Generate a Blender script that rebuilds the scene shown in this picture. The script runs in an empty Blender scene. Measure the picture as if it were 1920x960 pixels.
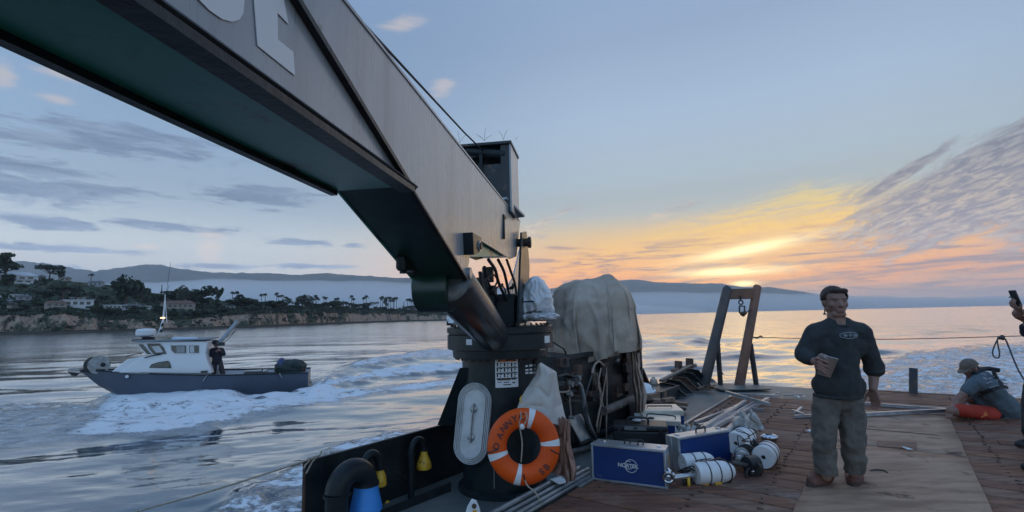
import bpy, bmesh, math, random
import numpy as np
from mathutils import Vector, Matrix, noise as mnoise
random.seed(7); rng = np.random.default_rng(11)
S = bpy.context.scene; COL = S.collection
R_ = math.radians
# ---------------------------------------------------------------- camera
FPX = 910.0
ROLL = math.atan(.0225); PITCH = math.atan((593.4-480)*math.cos(ROLL)/FPX)
CAM = np.array([0, 0, 1.6])
_f = np.array([0, math.cos(PITCH), math.sin(PITCH)]); _u = np.array([0, -math.sin(PITCH), math.cos(PITCH)]); _r = np.array([1., 0, 0])
CR = _r*math.cos(ROLL)-_u*math.sin(ROLL); CU = _u*math.cos(ROLL)+_r*math.sin(ROLL); CF = _f
cd = bpy.data.cameras.new("camera"); cam = bpy.data.objects.new("camera", cd); COL.objects.link(cam)
cd.sensor_width = 36; cd.lens = 36*FPX/1920; cd.clip_start = .05; cd.clip_end = 60000
mw = Matrix.Identity(4)
for i in range(3):
    mw[i][0] = CR[i]; mw[i][1] = CU[i]; mw[i][2] = -CF[i]; mw[i][3] = CAM[i]
cam.matrix_world = mw
S.camera = cam
# exposure and renderer
S.view_settings.view_transform = 'Standard'; S.view_settings.look = 'None'
S.view_settings.exposure = 0.0; S.view_settings.gamma = 1
S.render.engine = 'CYCLES'
cy = S.cycles; cy.use_denoising = True; cy.max_bounces = 8; cy.diffuse_bounces = 3; cy.glossy_bounces = 4
cy.transmission_bounces = 4; cy.volume_bounces = 4; cy.transparent_max_bounces = 8
cy.volume_max_steps = 64; cy.caustics_reflective = False; cy.caustics_refractive = False
cy.sample_clamp_indirect = 4.0
# ---------------------------------------------------------------- sun
SUN_AZ, SUN_EL = R_(25.0), R_(6.0)
sd = np.array([math.sin(SUN_AZ)*math.cos(SUN_EL), math.cos(SUN_AZ)*math.cos(SUN_EL), math.sin(SUN_EL)])
sl = bpy.data.lights.new("sun", 'SUN'); sl.energy = 0.35; sl.angle = R_(60); sl.color = (1, .66, .38)
so = bpy.data.objects.new("sun", sl); COL.objects.link(so)
so.rotation_euler = Vector(sd).to_track_quat('Z', 'Y').to_euler()
# ---------------------------------------------------------------- node helper
def srgb(r, g, b):
    f = lambda c: (c/255/12.92) if c/255 <= .04045 else ((c/255+.055)/1.055)**2.4
    return (f(r), f(g), f(b), 1)
class N:
    def __init__(s, tree): s.t = tree; s.n = tree.nodes; s.l = tree.links
    def new(s, typ, **kw):
        n = s.n.new(typ)
        for k, v in kw.items(): setattr(n, k, v)
        return n
    def put(s, sock, v):
        if isinstance(v, bpy.types.NodeSocket): s.l.new(v, sock)
        elif v is not None: sock.default_value = v
    def m(s, op, a, b=None, c=None, clamp=False):
        n = s.new('ShaderNodeMath', operation=op, use_clamp=clamp)
        s.put(n.inputs[0], a); s.put(n.inputs[1], b); s.put(n.inputs[2], c)
        return n.outputs[0]
    def mix(s, f, a, b, mode='MIX'):
        n = s.new('ShaderNodeMix', data_type='RGBA', blend_type=mode); n.clamp_factor = True
        s.put(n.inputs[0], f); s.put(n.inputs[6], a); s.put(n.inputs[7], b); return n.outputs[2]
    def ramp(s, f, stops, interp='LINEAR'):
        n = s.new('ShaderNodeValToRGB'); cr = n.color_ramp; cr.interpolation = interp
        while len(cr.elements) < len(stops): cr.elements.new(.5)
        for e, (p, c) in zip(cr.elements, stops):
            e.position = p; e.color = c if len(c) == 4 else (*c, 1)
        s.put(n.inputs[0], f); return n.outputs[0]
    def sm(s, x, a, b, lo=0., hi=1.):
        n = s.new('ShaderNodeMapRange', interpolation_type='SMOOTHSTEP'); s.put(n.inputs[0], x)
        s.put(n.inputs[1], a); s.put(n.inputs[2], b); s.put(n.inputs[3], lo); s.put(n.inputs[4], hi); return n.outputs[0]
    def noise(s, vec, scale, detail=4, rough=.55, dist=0., lac=2.):
        n = s.new('ShaderNodeTexNoise'); s.put(n.inputs['Vector'], vec); s.put(n.inputs['Scale'], scale)
        s.put(n.inputs['Detail'], detail); s.put(n.inputs['Roughness'], rough); s.put(n.inputs['Distortion'], dist)
        return n.outputs['Fac']
    def xyz(s, x, y, z):
        n = s.new('ShaderNodeCombineXYZ'); s.put(n.inputs[0], x); s.put(n.inputs[1], y); s.put(n.inputs[2], z); return n.outputs[0]
    def sep(s, v):
        n = s.new('ShaderNodeSeparateXYZ'); s.put(n.inputs[0], v); return n.outputs
    def mapping(s, v, scale=(1, 1, 1), loc=(0, 0, 0), rot=(0, 0, 0)):
        n = s.new('ShaderNodeMapping'); s.put(n.inputs[0], v); s.put(n.inputs[1], loc); s.put(n.inputs[2], rot); s.put(n.inputs[3], scale); return n.outputs[0]
# ---------------------------------------------------------------- picture point -> place (measuring the photograph)
def ray(px, py):
    d = CF*FPX+CR*(px-960)+CU*(480-py); return d/np.linalg.norm(d)
def proj(p):
    d = np.asarray(p, float)-CAM; z = d@CF
    return 960+FPX*(d@CR)/z, 480-FPX*(d@CU)/z
def azel(px, py):
    d = ray(px, py); return math.degrees(math.atan2(d[0], d[1])), math.degrees(math.asin(d[2]))
# ---------------------------------------------------------------- world: dusk sky with clouds
W = bpy.data.worlds.new("World"); S.world = W; W.use_nodes = True
g = N(W.node_tree); g.n.clear()
tc = g.new('ShaderNodeTexCoord'); dx, dy, dz = g.sep(tc.outputs['Generated'])
EL = g.m('MULTIPLY', g.m('ARCSINE', dz), 57.29578)
AZ = g.m('MULTIPLY', g.m('ARCTAN2', dx, dy), 57.29578)
dA = g.m('ABSOLUTE', g.m('SUBTRACT', AZ, 25.0))
dA = g.m('MINIMUM', dA, g.m('SUBTRACT', 360, dA))
e01 = g.m('DIVIDE', g.m('ADD', EL, 0), 90, clamp=True)
def st(*a): return [(e/90, srgb(*c)) for e, c in a]
cool = g.ramp(e01, st((0, (176, 178, 190)), (4, (194, 192, 190)), (8, (194, 201, 202)), (12, (176, 195, 211)), (18, (152, 180, 210)), (27, (131, 160, 196)), (40, (126, 156, 196)), (90, (122, 152, 196))))
warm = g.ramp(e01, st((0, (140, 132, 146)), (2, (188, 150, 108)), (4, (232, 150, 58)), (6.5, (246, 176, 64)), (9, (224, 186, 116)), (11.5, (186, 190, 182)), (15, (180, 195, 202)), (22, (168, 189, 212)), (30, (146, 168, 196)), (50, (126, 154, 194)), (90, (122, 152, 196))))
glow = g.sm(dA, 12, 54, 1, 0)
sky = g.mix(glow, cool, warm)
# the sky glows more towards the horizon
lift = g.sm(EL, 14, 4, .97, 1.85)
lift = g.m('MULTIPLY', lift, g.sm(dA, 45, 10, 1.0, 1.15))
skm = g.new('ShaderNodeVectorMath', operation='SCALE')
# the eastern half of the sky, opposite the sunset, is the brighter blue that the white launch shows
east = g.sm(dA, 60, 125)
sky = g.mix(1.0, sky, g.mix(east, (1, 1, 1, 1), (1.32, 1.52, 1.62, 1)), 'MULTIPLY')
# bright patch of veiled sun
sun_e = g.m('ADD', g.m('POWER', g.m('DIVIDE', g.m('SUBTRACT', AZ, 24.5), 9.0), 2), g.m('POWER', g.m('DIVIDE', g.m('SUBTRACT', EL, 5.8), 3.4), 2))
sunp = g.m('EXPONENT', g.m('MULTIPLY', sun_e, -1))
# clouds, in azimuth / elevation
P1 = g.xyz(g.m('MULTIPLY', AZ, .11), g.m('MULTIPLY', EL, .55), 0)
n1 = g.noise(P1, 2.3, 10, .68, .7)
P2 = g.xyz(g.m('MULTIPLY', AZ, .11), g.m('MULTIPLY', EL, .8), 3.7)
n2 = g.noise(P2, 1.3, 6, .62, .8)
def blob(px, py, rw, rh, tilt=0.):
    """soft ellipse in the sky, centre and half axes given in degrees around the direction of a photograph point"""
    a0, e0 = azel(px, py); ra, re = rw*57.3/FPX, rh*57.3/FPX
    da = g.m('SUBTRACT', AZ, a0); de = g.m('SUBTRACT', EL, e0)
    ct, stt = math.cos(R_(tilt)), math.sin(R_(tilt))
    x = g.m('DIVIDE', g.m('ADD', g.m('MULTIPLY', da, ct), g.m('MULTIPLY', de, stt)), ra)
    y = g.m('DIVIDE', g.m('SUBTRACT', g.m('MULTIPLY', de, ct), g.m('MULTIPLY', da, stt)), re)
    q = g.m('ADD', g.m('MULTIPLY', x, x), g.m('MULTIPLY', y, y))
    return g.m('EXPONENT', g.m('MULTIPLY', q, -1))
def total(bl):
    t = bl[0]
    for b in bl[1:]: t = g.m('MAXIMUM', t, b)
    return t
greys = total([blob(*b) for b in [(230, 262, 150, 26), (70, 258, 110, 14), (60, 352, 120, 24), (180, 357, 90, 12), (500, 368, 95, 22), (95, 418, 52, 11), (330, 425, 100, 9),
                                  (560, 455, 60, 7), (150, 468, 100, 6), (30, 310, 90, 14), (660, 460, 26, 8), (420, 500, 80, 5), (600, 500, 90, 5), (40, 500, 100, 6)]])
cm = g.sm(g.m('ADD', greys, g.m('MULTIPLY', g.m('SUBTRACT', n1, .5), 2.8)), .28, .85)
cm = g.m('MULTIPLY', cm, g.sm(greys, .08, .35))
ccol = g.mix(g.sm(n2, .35, .7), srgb(104, 124, 156), srgb(146, 164, 190))
sky = g.mix(g.m('MULTIPLY', cm, .85), sky, ccol)
pinks = total([blob(*b) for b in [(755, 45, 60, 16, 12), (830, 165, 34, 20, 20), (115, 140, 40, 9), (110, 188, 26, 8), (5, 140, 18, 22), (400, 440, 30, 9), (275, 461, 20, 6), (395, 470, 22, 30)]])
pm = g.m('MULTIPLY', g.sm(g.m('ADD', pinks, g.m('MULTIPLY', g.m('SUBTRACT', n2, .5), 1.4)), .35, 1.1), .55)
sky = g.mix(pm, sky, srgb(226, 208, 196))
# warm cirrus sheet round the sunset
sheet = g.m('MULTIPLY', g.sm(g.m('SUBTRACT', EL, g.m('SUBTRACT', 12.5, g.m('MULTIPLY', g.m('ABSOLUTE', g.m('SUBTRACT', AZ, 32)), .22))), -2.0, 1.5, 1, 0), g.sm(dA, 22, 44, 1, 0))
P3 = g.xyz(g.m('MULTIPLY', g.m('ADD', AZ, g.m('MULTIPLY', EL, -1.5)), .06), g.m('MULTIPLY', g.m('ADD', EL, g.m('MULTIPLY', AZ, -.06)), .5), 8.1)
n3 = g.noise(P3, 3.0, 10, .70, 1.1)
sheetm = g.m('MULTIPLY', sheet, g.sm(n3, .40, .58))
wcol = g.ramp(g.m('DIVIDE', EL, 16, clamp=True), [(0, srgb(190, 150, 116)), (.22, srgb(255, 160, 40)), (.45, srgb(255, 190, 40)), (.75, srgb(255, 218, 96)), (1, srgb(232, 222, 200))])
sky = g.mix(g.m('MULTIPLY', sheetm, .9), sky, wcol)
n4 = g.noise(g.xyz(g.m('MULTIPLY', AZ, .07), g.m('MULTIPLY', EL, .75), 1.3), 2.6, 10, .68, .9)
dm = g.m('MULTIPLY', g.m('MULTIPLY', sheet, g.sm(n4, .48, .60)), g.sm(EL, 9.5, 6.5))
sky = g.mix(g.m('MULTIPLY', dm, .95), sky, srgb(150, 118, 96))
# the fan of altocumulus on the right and its small neighbours
fan = total([blob(*b) for b in [(1800, 385, 160, 62, 8), (1800, 350, 150, 34, 22), (1900, 275, 110, 26, 22), (1690, 330, 100, 10, 30), (1930, 360, 120, 80, 0)]])
P5 = g.xyz(g.m('MULTIPLY', g.m('ADD', AZ, g.m('MULTIPLY', EL, 1.2)), .35), g.m('MULTIPLY', g.m('ADD', EL, g.m('MULTIPLY', AZ, -.38)), 1.5), 0)
n5 = g.noise(P5, 1.5, 5, .65, .6)
P5b = g.xyz(g.m('MULTIPLY', g.m('ADD', AZ, g.m('MULTIPLY', EL, .5)), .08), g.m('MULTIPLY', g.m('ADD', EL, g.m('MULTIPLY', AZ, -.38)), .45), 5)
n5b = g.noise(P5b, 1.5, 5, .6, .6)
fm = g.m('MULTIPLY', g.sm(g.m('ADD', fan, g.m('ADD', g.m('MULTIPLY', g.m('SUBTRACT', n5, .5), 1.3), g.m('MULTIPLY', g.m('SUBTRACT', n5b, .5), 1.1))), .30, .70), g.sm(fan, .06, .3))
fcol = g.mix(g.sm(g.m('SUBTRACT', n5, .5), -.12, .16), srgb(124, 120, 130), g.mix(g.sm(EL, 9, 16), srgb(190, 172, 150), srgb(166, 172, 178)))
sky = g.mix(g.m('MULTIPLY', fm, .95), sky, fcol)
small = total([blob(*b) for b in [(1240, 402, 75, 12, 14), (1290, 385, 45, 9, 14), (1020, 415, 60, 14, 25), (1000, 440, 50, 10, -10), (1060, 395, 50, 9, 10)]])
smm = g.sm(g.m('ADD', small, g.m('MULTIPLY', g.m('SUBTRACT', n5, .5), 2.4)), .5, 1.1)
sky = g.mix(g.m('MULTIPLY', smm, .55), sky, g.mix(g.sm(n2, .4, .6), srgb(168, 158, 160), srgb(236, 212, 178)))
# flat grey bars in front of the glow
bars = total([blob(*b) for b in [(1290, 505, 60, 6, 3), (1545, 488, 90, 8, 3), (1640, 478, 110, 7, 2), (1500, 525, 160, 9, 6), (1350, 497, 30, 5, 0), (1230, 522, 130, 6, 0), (1700, 505, 160, 6, 4), (1850, 480, 80, 6, 0), (1880, 505, 90, 9, 2), (1050, 465, 50, 6, -4), (1010, 490, 60, 8, 0)]])
bm = g.sm(g.m('ADD', bars, g.m('MULTIPLY', g.m('SUBTRACT', n4, .5), 1.6)), .5, 1.0)
sky = g.mix(g.m('MULTIPLY', bm, .7), sky, srgb(150, 120, 104))
core = total([blob(*b) for b in [(1400, 468, 85, 9, 8), (1370, 509, 75, 7, 0), (1395, 532, 18, 5, 0)]])
sky = g.mix(g.m('MULTIPLY', sunp, .32), sky, srgb(255, 210, 110))
sky = g.mix(g.m('MULTIPLY', g.m('MULTIPLY', core, 1.1, clamp=True), g.sm(n3, .25, .5)), sky, (1.7, 1.25, .50, 1))
# lower haze band near the sea on the right
hb = g.m('MULTIPLY', g.sm(EL, .8, 3.4, 1, 0), g.sm(AZ, 20, 34))
sky = g.mix(g.m('MULTIPLY', hb, .8), sky, srgb(132, 122, 126))
sky = g.mix(g.sm(EL, -.3, 0, 1, 0), sky, srgb(90, 104, 122))
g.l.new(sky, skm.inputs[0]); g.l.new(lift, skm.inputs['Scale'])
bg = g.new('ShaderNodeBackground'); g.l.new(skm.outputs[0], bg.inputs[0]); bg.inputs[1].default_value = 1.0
wo = g.new('ShaderNodeOutputWorld'); g.l.new(bg.outputs[0], wo.inputs[0])
W.cycles.sampling_method = 'MANUAL'; W.cycles.sample_map_resolution = 1024
# ---------------------------------------------------------------- barge frame: u runs aft along the deck, v to port, deck at z = 0
BA = R_(36.8)
UD = np.array([math.sin(BA), math.cos(BA), 0]); VD = np.array([-math.cos(BA), math.sin(BA), 0]); ZD = np.array([0, 0, 1.])
def B(u, v, z=0.): return UD*u+VD*v+np.array([0, 0, z])
def on_z(px, py, z=0.): d = ray(px, py); return CAM+d*((z-CAM[2])/d[2])
def on_v(px, py, v): d = ray(px, py); return CAM+d*((v-CAM@VD)/(d@VD))
def on_u(px, py, u): d = ray(px, py); return CAM+d*((u-CAM@UD)/(d@UD))
def on_y(px, py, y): d = ray(px, py); return CAM+d*(y/d[1])
SEA = -1.75
# ---------------------------------------------------------------- materials
def mat(name, col, rough=.6, metal=0., col2=None, scale=4., thr=(.4, .65), bump=0., bscale=None, stretch=(1, 1, 1), spec=.5,
        col3=None, scale3=1.5, thr3=(.55, .68), coords='Object', alpha=1., trans=0., emit=None, rot=(0, 0, 0), sheen=0., subs=0., k=None):
    lf = (1. if metal > .3 or alpha < 1 else 1.45) if k is None else k
    br = lambda c: None if c is None else tuple(min(.80, x*lf) if x*lf < .80 else max(x, .80) for x in c[:3])
    col, col2, col3 = br(col), br(col2), br(col3)
    m = bpy.data.materials.new(name); m.use_nodes = True; k = N(m.node_tree); p = k.n['Principled BSDF']
    c4 = lambda c: (*c, 1) if len(c) == 3 else c
    tcn = k.new('ShaderNodeTexCoord'); v = k.mapping(tcn.outputs[coords], scale=stretch, rot=rot)
    out = c4(col)
    if col2 is not None:
        out = k.mix(k.sm(k.noise(v, scale, 6, .6), *thr), out, c4(col2))
    if col3 is not None:
        f3 = k.sm(k.noise(tcn.outputs[coords], scale3, 8, .68), *thr3); out = k.mix(f3, out, c4(col3))
    k.put(p.inputs['Base Color'], out)
    rv = k.m('ADD', rough-.07, k.m('MULTIPLY', k.noise(v, scale*1.7, 4, .6), .14), clamp=True)
    k.put(p.inputs['Roughness'], rv)
    p.inputs['Metallic'].default_value = metal; p.inputs['Specular IOR Level'].default_value = spec
    if bump:
        b = k.new('ShaderNodeBump'); b.inputs['Strength'].default_value = min(1, bump); b.inputs['Distance'].default_value = .01*max(1, bump)
        k.put(b.inputs['Height'], k.noise(v, bscale or scale*6, 6, .6)); k.put(p.inputs['Normal'], b.outputs[0])
    if alpha < 1: p.inputs['Alpha'].default_value = alpha
    if trans: p.inputs['Transmission Weight'].default_value = trans
    if sheen: p.inputs['Sheen Weight'].default_value = sheen
    if emit:
        p.inputs['Emission Color'].default_value = c4(emit[0]); p.inputs['Emission Strength'].default_value = emit[1]
    return m
# ---------------------------------------------------------------- mesh builder
def nrm(v): v = np.asarray(v, float); return v/(np.linalg.norm(v)+1e-12)
def frame(axis):
    a = nrm(axis); h = np.array([0, 0, 1.]) if abs(a[2]) < .9 else np.array([1., 0, 0])
    x = nrm(np.cross(h, a)); return x, np.cross(a, x), a
WAX = (np.array([1., 0, 0]), np.array([0, 1., 0]), ZD)
BAX = (UD, VD, ZD)
def yaw(a, tilt=0.):
    """axes of a box turned by a degrees about z (0 = along world x)"""
    c, s = math.cos(R_(a)), math.sin(R_(a)); return (np.array([c, s, 0]), np.array([-s, c, 0]), ZD)
class MB:
    def __init__(s): s.v = []; s.f = []; s.mi = []; s.m = 0
    def add(s, vs, fs):
        o = len(s.v); s.v += [tuple(map(float, p)) for p in vs]; s.f += [tuple(i+o for i in f) for f in fs]; s.mi += [s.m]*len(fs); return s
    def box(s, c, h, ax=WAX):
        X, Y, Z = [np.asarray(a)*k for a, k in zip(ax, h)]; c = np.asarray(c, float)
        vs = [c+X*i+Y*j+Z*k for k in (-1, 1) for j in (-1, 1) for i in (-1, 1)]
        return s.add(vs, [(0, 2, 3, 1), (4, 5, 7, 6), (0, 1, 5, 4), (2, 6, 7, 3), (0, 4, 6, 2), (1, 3, 7, 5)])
    def bar(s, p0, p1, w, h, up=ZD):
        p0, p1 = np.asarray(p0, float), np.asarray(p1, float); a = nrm(p1-p0); y = nrm(np.cross(up, a)); z = np.cross(a, y)
        return s.box((p0+p1)/2, (np.linalg.norm(p1-p0)/2, w/2, h/2), (a, y, z))
    def tube(s, path, r, n=10, caps=True, closed=False):
        P = [np.asarray(p, float) for p in path]; m = len(P); rs = r if hasattr(r, '__len__') else [r]*m
        vs = []; x = None
        for i, p in enumerate(P):
            if closed: t = P[(i+1) % m]-P[i-1]
            else: t = P[min(i+1, m-1)]-P[max(i-1, 0)]
            t = nrm(t)
            if x is None: x, y, _ = frame(t)
            else: x = nrm(x-t*(x@t)); y = np.cross(t, x)
            for k in range(n):
                a = 2*math.pi*k/n; vs.append(p+rs[i]*(x*math.cos(a)+y*math.sin(a)))
        fs = []
        for i in range(m if closed else m-1):
            j = (i+1) % m
            for k in range(n): fs.append((i*n+k, i*n+(k+1) % n, j*n+(k+1) % n, j*n+k))
        if caps and not closed: fs += [tuple(range(n-1, -1, -1)), tuple((m-1)*n+k for k in range(n))]
        return s.add(vs, fs)
    def cyl(s, p0, p1, r0, r1=None, n=20): return s.tube([p0, p1], [r0, r1 if r1 is not None else r0], n)
    def lathe(s, prof, o, axis=(0, 0, 1), n=24):
        x, y, a = frame(axis); o = np.asarray(o, float)
        return s.tube2([(o+a*h, r) for r, h in prof], x, y, n)
    def tube2(s, rings, x, y, n):
        vs = [c+max(r, 1e-4)*(x*math.cos(2*math.pi*k/n)+y*math.sin(2*math.pi*k/n)) for c, r in rings for k in range(n)]
        m = len(rings); fs = [(i*n+k, i*n+(k+1) % n, (i+1)*n+(k+1) % n, (i+1)*n+k) for i in range(m-1) for k in range(n)]
        fs += [tuple(range(n-1, -1, -1)), tuple((m-1)*n+k for k in range(n))]
        return s.add(vs, fs)
    def prism(s, poly, off):
        n = len(poly); off = np.asarray(off, float); P = [np.asarray(p, float) for p in poly]
        return s.add(P+[p+off for p in P], [tuple(range(n-1, -1, -1)), tuple(range(n, 2*n))]+[(i, (i+1) % n, n+(i+1) % n, n+i) for i in range(n)])
    def ball(s, c, r, seg=12, rings=8, ax=WAX):
        r = r if hasattr(r, '__len__') else (r, r, r); c = np.asarray(c, float); vs = []; fs = []
        for i in range(rings+1):
            th = math.pi*i/rings
            for k in range(seg):
                ph = 2*math.pi*k/seg
                vs.append(c+ax[0]*r[0]*math.sin(th)*math.cos(ph)+ax[1]*r[1]*math.sin(th)*math.sin(ph)+ax[2]*r[2]*math.cos(th))
        for i in range(rings):
            for k in range(seg): fs.append((i*seg+k, (i+1)*seg+k, (i+1)*seg+(k+1) % seg, i*seg+(k+1) % seg))
        return s.add(vs, fs)
    def grid(s, P):
        h, w = len(P), len(P[0]); vs = [p for row in P for p in row]
        return s.add(vs, [(i*w+j, i*w+j+1, (i+1)*w+j+1, (i+1)*w+j) for i in range(h-1) for j in range(w-1)])
    def torus(s, c, axis, R, r, n=40, k=12):
        x, y, a = frame(axis); c = np.asarray(c, float)
        return s.tube([c+R*(x*math.cos(2*math.pi*i/n)+y*math.sin(2*math.pi*i/n)) for i in range(n)], r, k, closed=True)
    def hull(s, pts):
        bm = bmesh.new()
        for p in pts: bm.verts.new(tuple(map(float, p)))
        bmesh.ops.convex_hull(bm, input=bm.verts)
        bm.verts.ensure_lookup_table(); loose = [v for v in bm.verts if not v.link_faces]
        bmesh.ops.delete(bm, geom=loose, context='VERTS'); bm.verts.index_update()
        vs = [tuple(v.co) for v in bm.verts]; fs = [tuple(v.index for v in f.verts) for f in bm.faces]; bm.free()
        return s.add(vs, fs)
    def cap(s, a, b, ra, rb, k=1.):
        """tapered capsule between two joints"""
        a, b = np.asarray(a, float), np.asarray(b, float); x, y, t = frame(b-a) if np.linalg.norm(b-a) > 1e-6 else frame((0, 0, 1)); pts = []
        for c, r, sg in ((a, ra, -1), (b, rb, 1)):
            for i in range(5):
                th = (math.pi/2)*i/4
                for j in range(12):
                    ph = 2*math.pi*j/12; pts.append(c+t*sg*r*math.sin(th)+(x*math.cos(ph)+y*math.sin(ph))*r*math.cos(th))
                    if i == 4: break
        return s.hull(pts)
    def build(s, name, m, parent=None, loc=None, smooth=35, bevel=0., seg=1, link=True):
        if loc is None: loc = np.array(parent['_l']) if parent is not None and '_l' in parent else (np.mean(np.array(s.v), 0) if s.v else np.zeros(3))
        loc = np.asarray(loc, float); L = tuple(loc)
        me = bpy.data.meshes.new(name); me.from_pydata((np.array(s.v)-loc).tolist(), [], s.f)
        for mm in (m if isinstance(m, (list, tuple)) else [m]): me.materials.append(mm)
        if any(s.mi): me.polygons.foreach_set('material_index', s.mi)
        if smooth:
            me.polygons.foreach_set('use_smooth', [True]*len(me.polygons))
            if smooth < 180: me.set_sharp_from_angle(angle=R_(smooth))
        me.update()
        o = bpy.data.objects.new(name, me)
        if link: COL.objects.link(o)
        if parent is not None: o.parent = parent; o['_l'] = L
        else: o.location = L; o['_l'] = L
        if bevel:
            b = o.modifiers.new('bevel', 'BEVEL'); b.width = bevel; b.segments = seg; b.limit_method = 'ANGLE'; b.angle_limit = R_(40)
        return o
def tag(o, label=None, cat=None, group=None, kind=None):
    if label: o['label'] = label
    if cat: o['category'] = cat
    if group: o['group'] = group
    if kind: o['kind'] = kind
    return o
def thing(name, label, cat, loc, group=None):
    o = bpy.data.objects.new(name, None); COL.objects.link(o); o.location = tuple(map(float, loc)); o['_l'] = tuple(map(float, loc)); o.empty_display_size = .1
    return tag(o, label, cat, group)
def cp(o, loc=None, rotz=None, scale=None, label=None, parent=None):
    c = o.copy(); COL.objects.link(c)
    if parent is not None: c.parent = parent
    if loc is not None: c.location = tuple(map(float, loc))
    if rotz is not None: c.rotation_euler = (0, 0, rotz)
    if scale is not None: c.scale = (scale,)*3 if not hasattr(scale, '__len__') else scale
    if label: c['label'] = label
    for ch in list(o.children): cp(ch, parent=c)
    return c
def bez(p0, p1, p2, p3, n=12):
    p0, p1, p2, p3 = map(lambda a: np.asarray(a, float), (p0, p1, p2, p3))
    return [(1-t)**3*p0+3*(1-t)**2*t*p1+3*(1-t)*t*t*p2+t**3*p3 for t in np.linspace(0, 1, n)]
def crv(pts, k=5):
    """smooth curve through points (Catmull-Rom)"""
    P = [np.asarray(p, float) for p in pts]; P = [2*P[0]-P[1]]+P+[2*P[-1]-P[-2]]; out = []
    for i in range(1, len(P)-2):
        for t in np.linspace(0, 1, k, endpoint=False):
            a, b, c, d = P[i-1:i+3]; out.append(.5*((2*b)+(-a+c)*t+(2*a-5*b+4*c-d)*t*t+(-a+3*b-3*c+d)*t**3))
    return out+[P[-2]]
def nz(p, s=1., o=0.): return mnoise.noise(Vector((p[0]*s+o, p[1]*s+o*1.7, p[2]*s-o)))
def fbm(p, s=1., o=0., oct=4): return mnoise.fractal(Vector((p[0]*s+o, p[1]*s+o*1.7, p[2]*s-o)), 1.0, 2.0, oct)
def remesh(o, vox, smooth=4, disp=0., dscale=.05, dec=None, fac=.5):
    """fuse the overlapping volumes of a mesh into one continuous skin"""
    r = o.modifiers.new('r', 'REMESH'); r.mode = 'VOXEL'; r.voxel_size = vox
    sm = o.modifiers.new('s', 'SMOOTH'); sm.iterations = smooth; sm.factor = fac
    if disp:
        t = bpy.data.textures.new('folds', 'CLOUDS'); t.noise_scale = dscale; t.noise_depth = 2
        d = o.modifiers.new('d', 'DISPLACE'); d.texture = t; d.strength = disp; d.mid_level = .5; d.texture_coords = 'LOCAL'
    dg = bpy.context.evaluated_depsgraph_get(); dg.update()
    me = bpy.data.meshes.new_from_object(o.evaluated_get(dg)); me.polygons.foreach_set('use_smooth', [True]*len(me.polygons))
    old = o.data; mats = list(old.materials); o.modifiers.clear(); o.data = me
    if not me.materials:
        for m_ in mats: me.materials.append(m_)
    return o
def text(s_, name, size, origin, xdir, ydir, m, parent, depth=.001, align='CENTER', font_bold=0., xs=1.):
    cu = bpy.data.curves.new(name, 'FONT'); cu.body = s_; cu.size = size; cu.extrude = depth; cu.align_x = align; cu.align_y = 'CENTER'; cu.offset = font_bold
    o = bpy.data.objects.new(name, cu); COL.objects.link(o)
    dg = bpy.context.evaluated_depsgraph_get(); dg.update(); me = bpy.data.meshes.new_from_object(o.evaluated_get(dg))
    bpy.data.objects.remove(o); X, Y = nrm(xdir), nrm(ydir); Z = np.cross(X, Y); org = np.asarray(origin, float)
    L = np.array(parent['_l'])
    for v in me.vertices: v.co = Vector(org-L+X*v.co[0]*xs+Y*v.co[1]+Z*v.co[2])
    me.materials.clear(); me.materials.append(m)
    o = bpy.data.objects.new(name, me); COL.objects.link(o); o.parent = parent; o['_l'] = tuple(L); return o
# ---------------------------------------------------------------- sea: one sheet, finer near the barge, real waves and wakes
def inpoly(X, Y, poly):
    ins = np.zeros(X.shape, bool); n = len(poly); dmin = np.full(X.shape, 1e9)
    for i in range(n):
        x1, y1 = poly[i]; x2, y2 = poly[(i+1) % n]
        c = ((y1 > Y) != (y2 > Y)) & (X < (x2-x1)*(Y-y1)/((y2-y1) or 1e-9)+x1); ins ^= c
        ex, ey = x2-x1, y2-y1; t = np.clip(((X-x1)*ex+(Y-y1)*ey)/(ex*ex+ey*ey), 0, 1)
        dmin = np.minimum(dmin, np.hypot(X-x1-t*ex, Y-y1-t*ey))
    return np.where(ins, dmin, -dmin)
def wp(pts): return [tuple(on_z(x, y, SEA)[:2]) for x, y in pts]
fine = np.arange(-52, 52.01, .105)
azs = np.radians(np.concatenate([np.arange(-180, -52, 4.), fine, np.arange(56, 180.1, 4.)]))
dep = np.concatenate([np.linspace(50, 30, 40), np.linspace(30, 8, 215)[1:], np.linspace(8, .9, 130)[1:], np.geomspace(.9, .0215, 56)[1:]])
H0 = CAM[2]-SEA
rad = np.concatenate([[.5, 1.5], H0/np.tan(np.radians(dep))])
AA, RR = np.meshgrid(azs, rad); X = RR*np.sin(AA); Y = RR*np.cos(AA)
drad = np.gradient(rad)[:, None]*np.ones_like(X)
Z = np.zeros_like(X)
rough_r = 1/(1+np.exp(-(np.degrees(AA)-6)/4.))         # choppier astern of the barge
for i in range(110):
    lam = 10**rng.uniform(-.40, .95); th = R_(100+rng.normal(0, 20)) if i % 3 else R_(rng.uniform(40, 160))
    kx, ky = math.cos(th)*2*math.pi/lam, math.sin(th)*2*math.pi/lam; ph = rng.uniform(0, 6.28)
    sl_ = .0052*(1+.5*(lam > 1.5)); A_ = sl_*lam/(2*math.pi)
    q = kx*X+ky*Y+ph; w = (np.sin(q)+.18*np.sin(2*q+.6))
    Z += A_*w*np.clip(1.6-drad/lam*2.2, 0, 1)*(1+1.7*rough_r)
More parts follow.
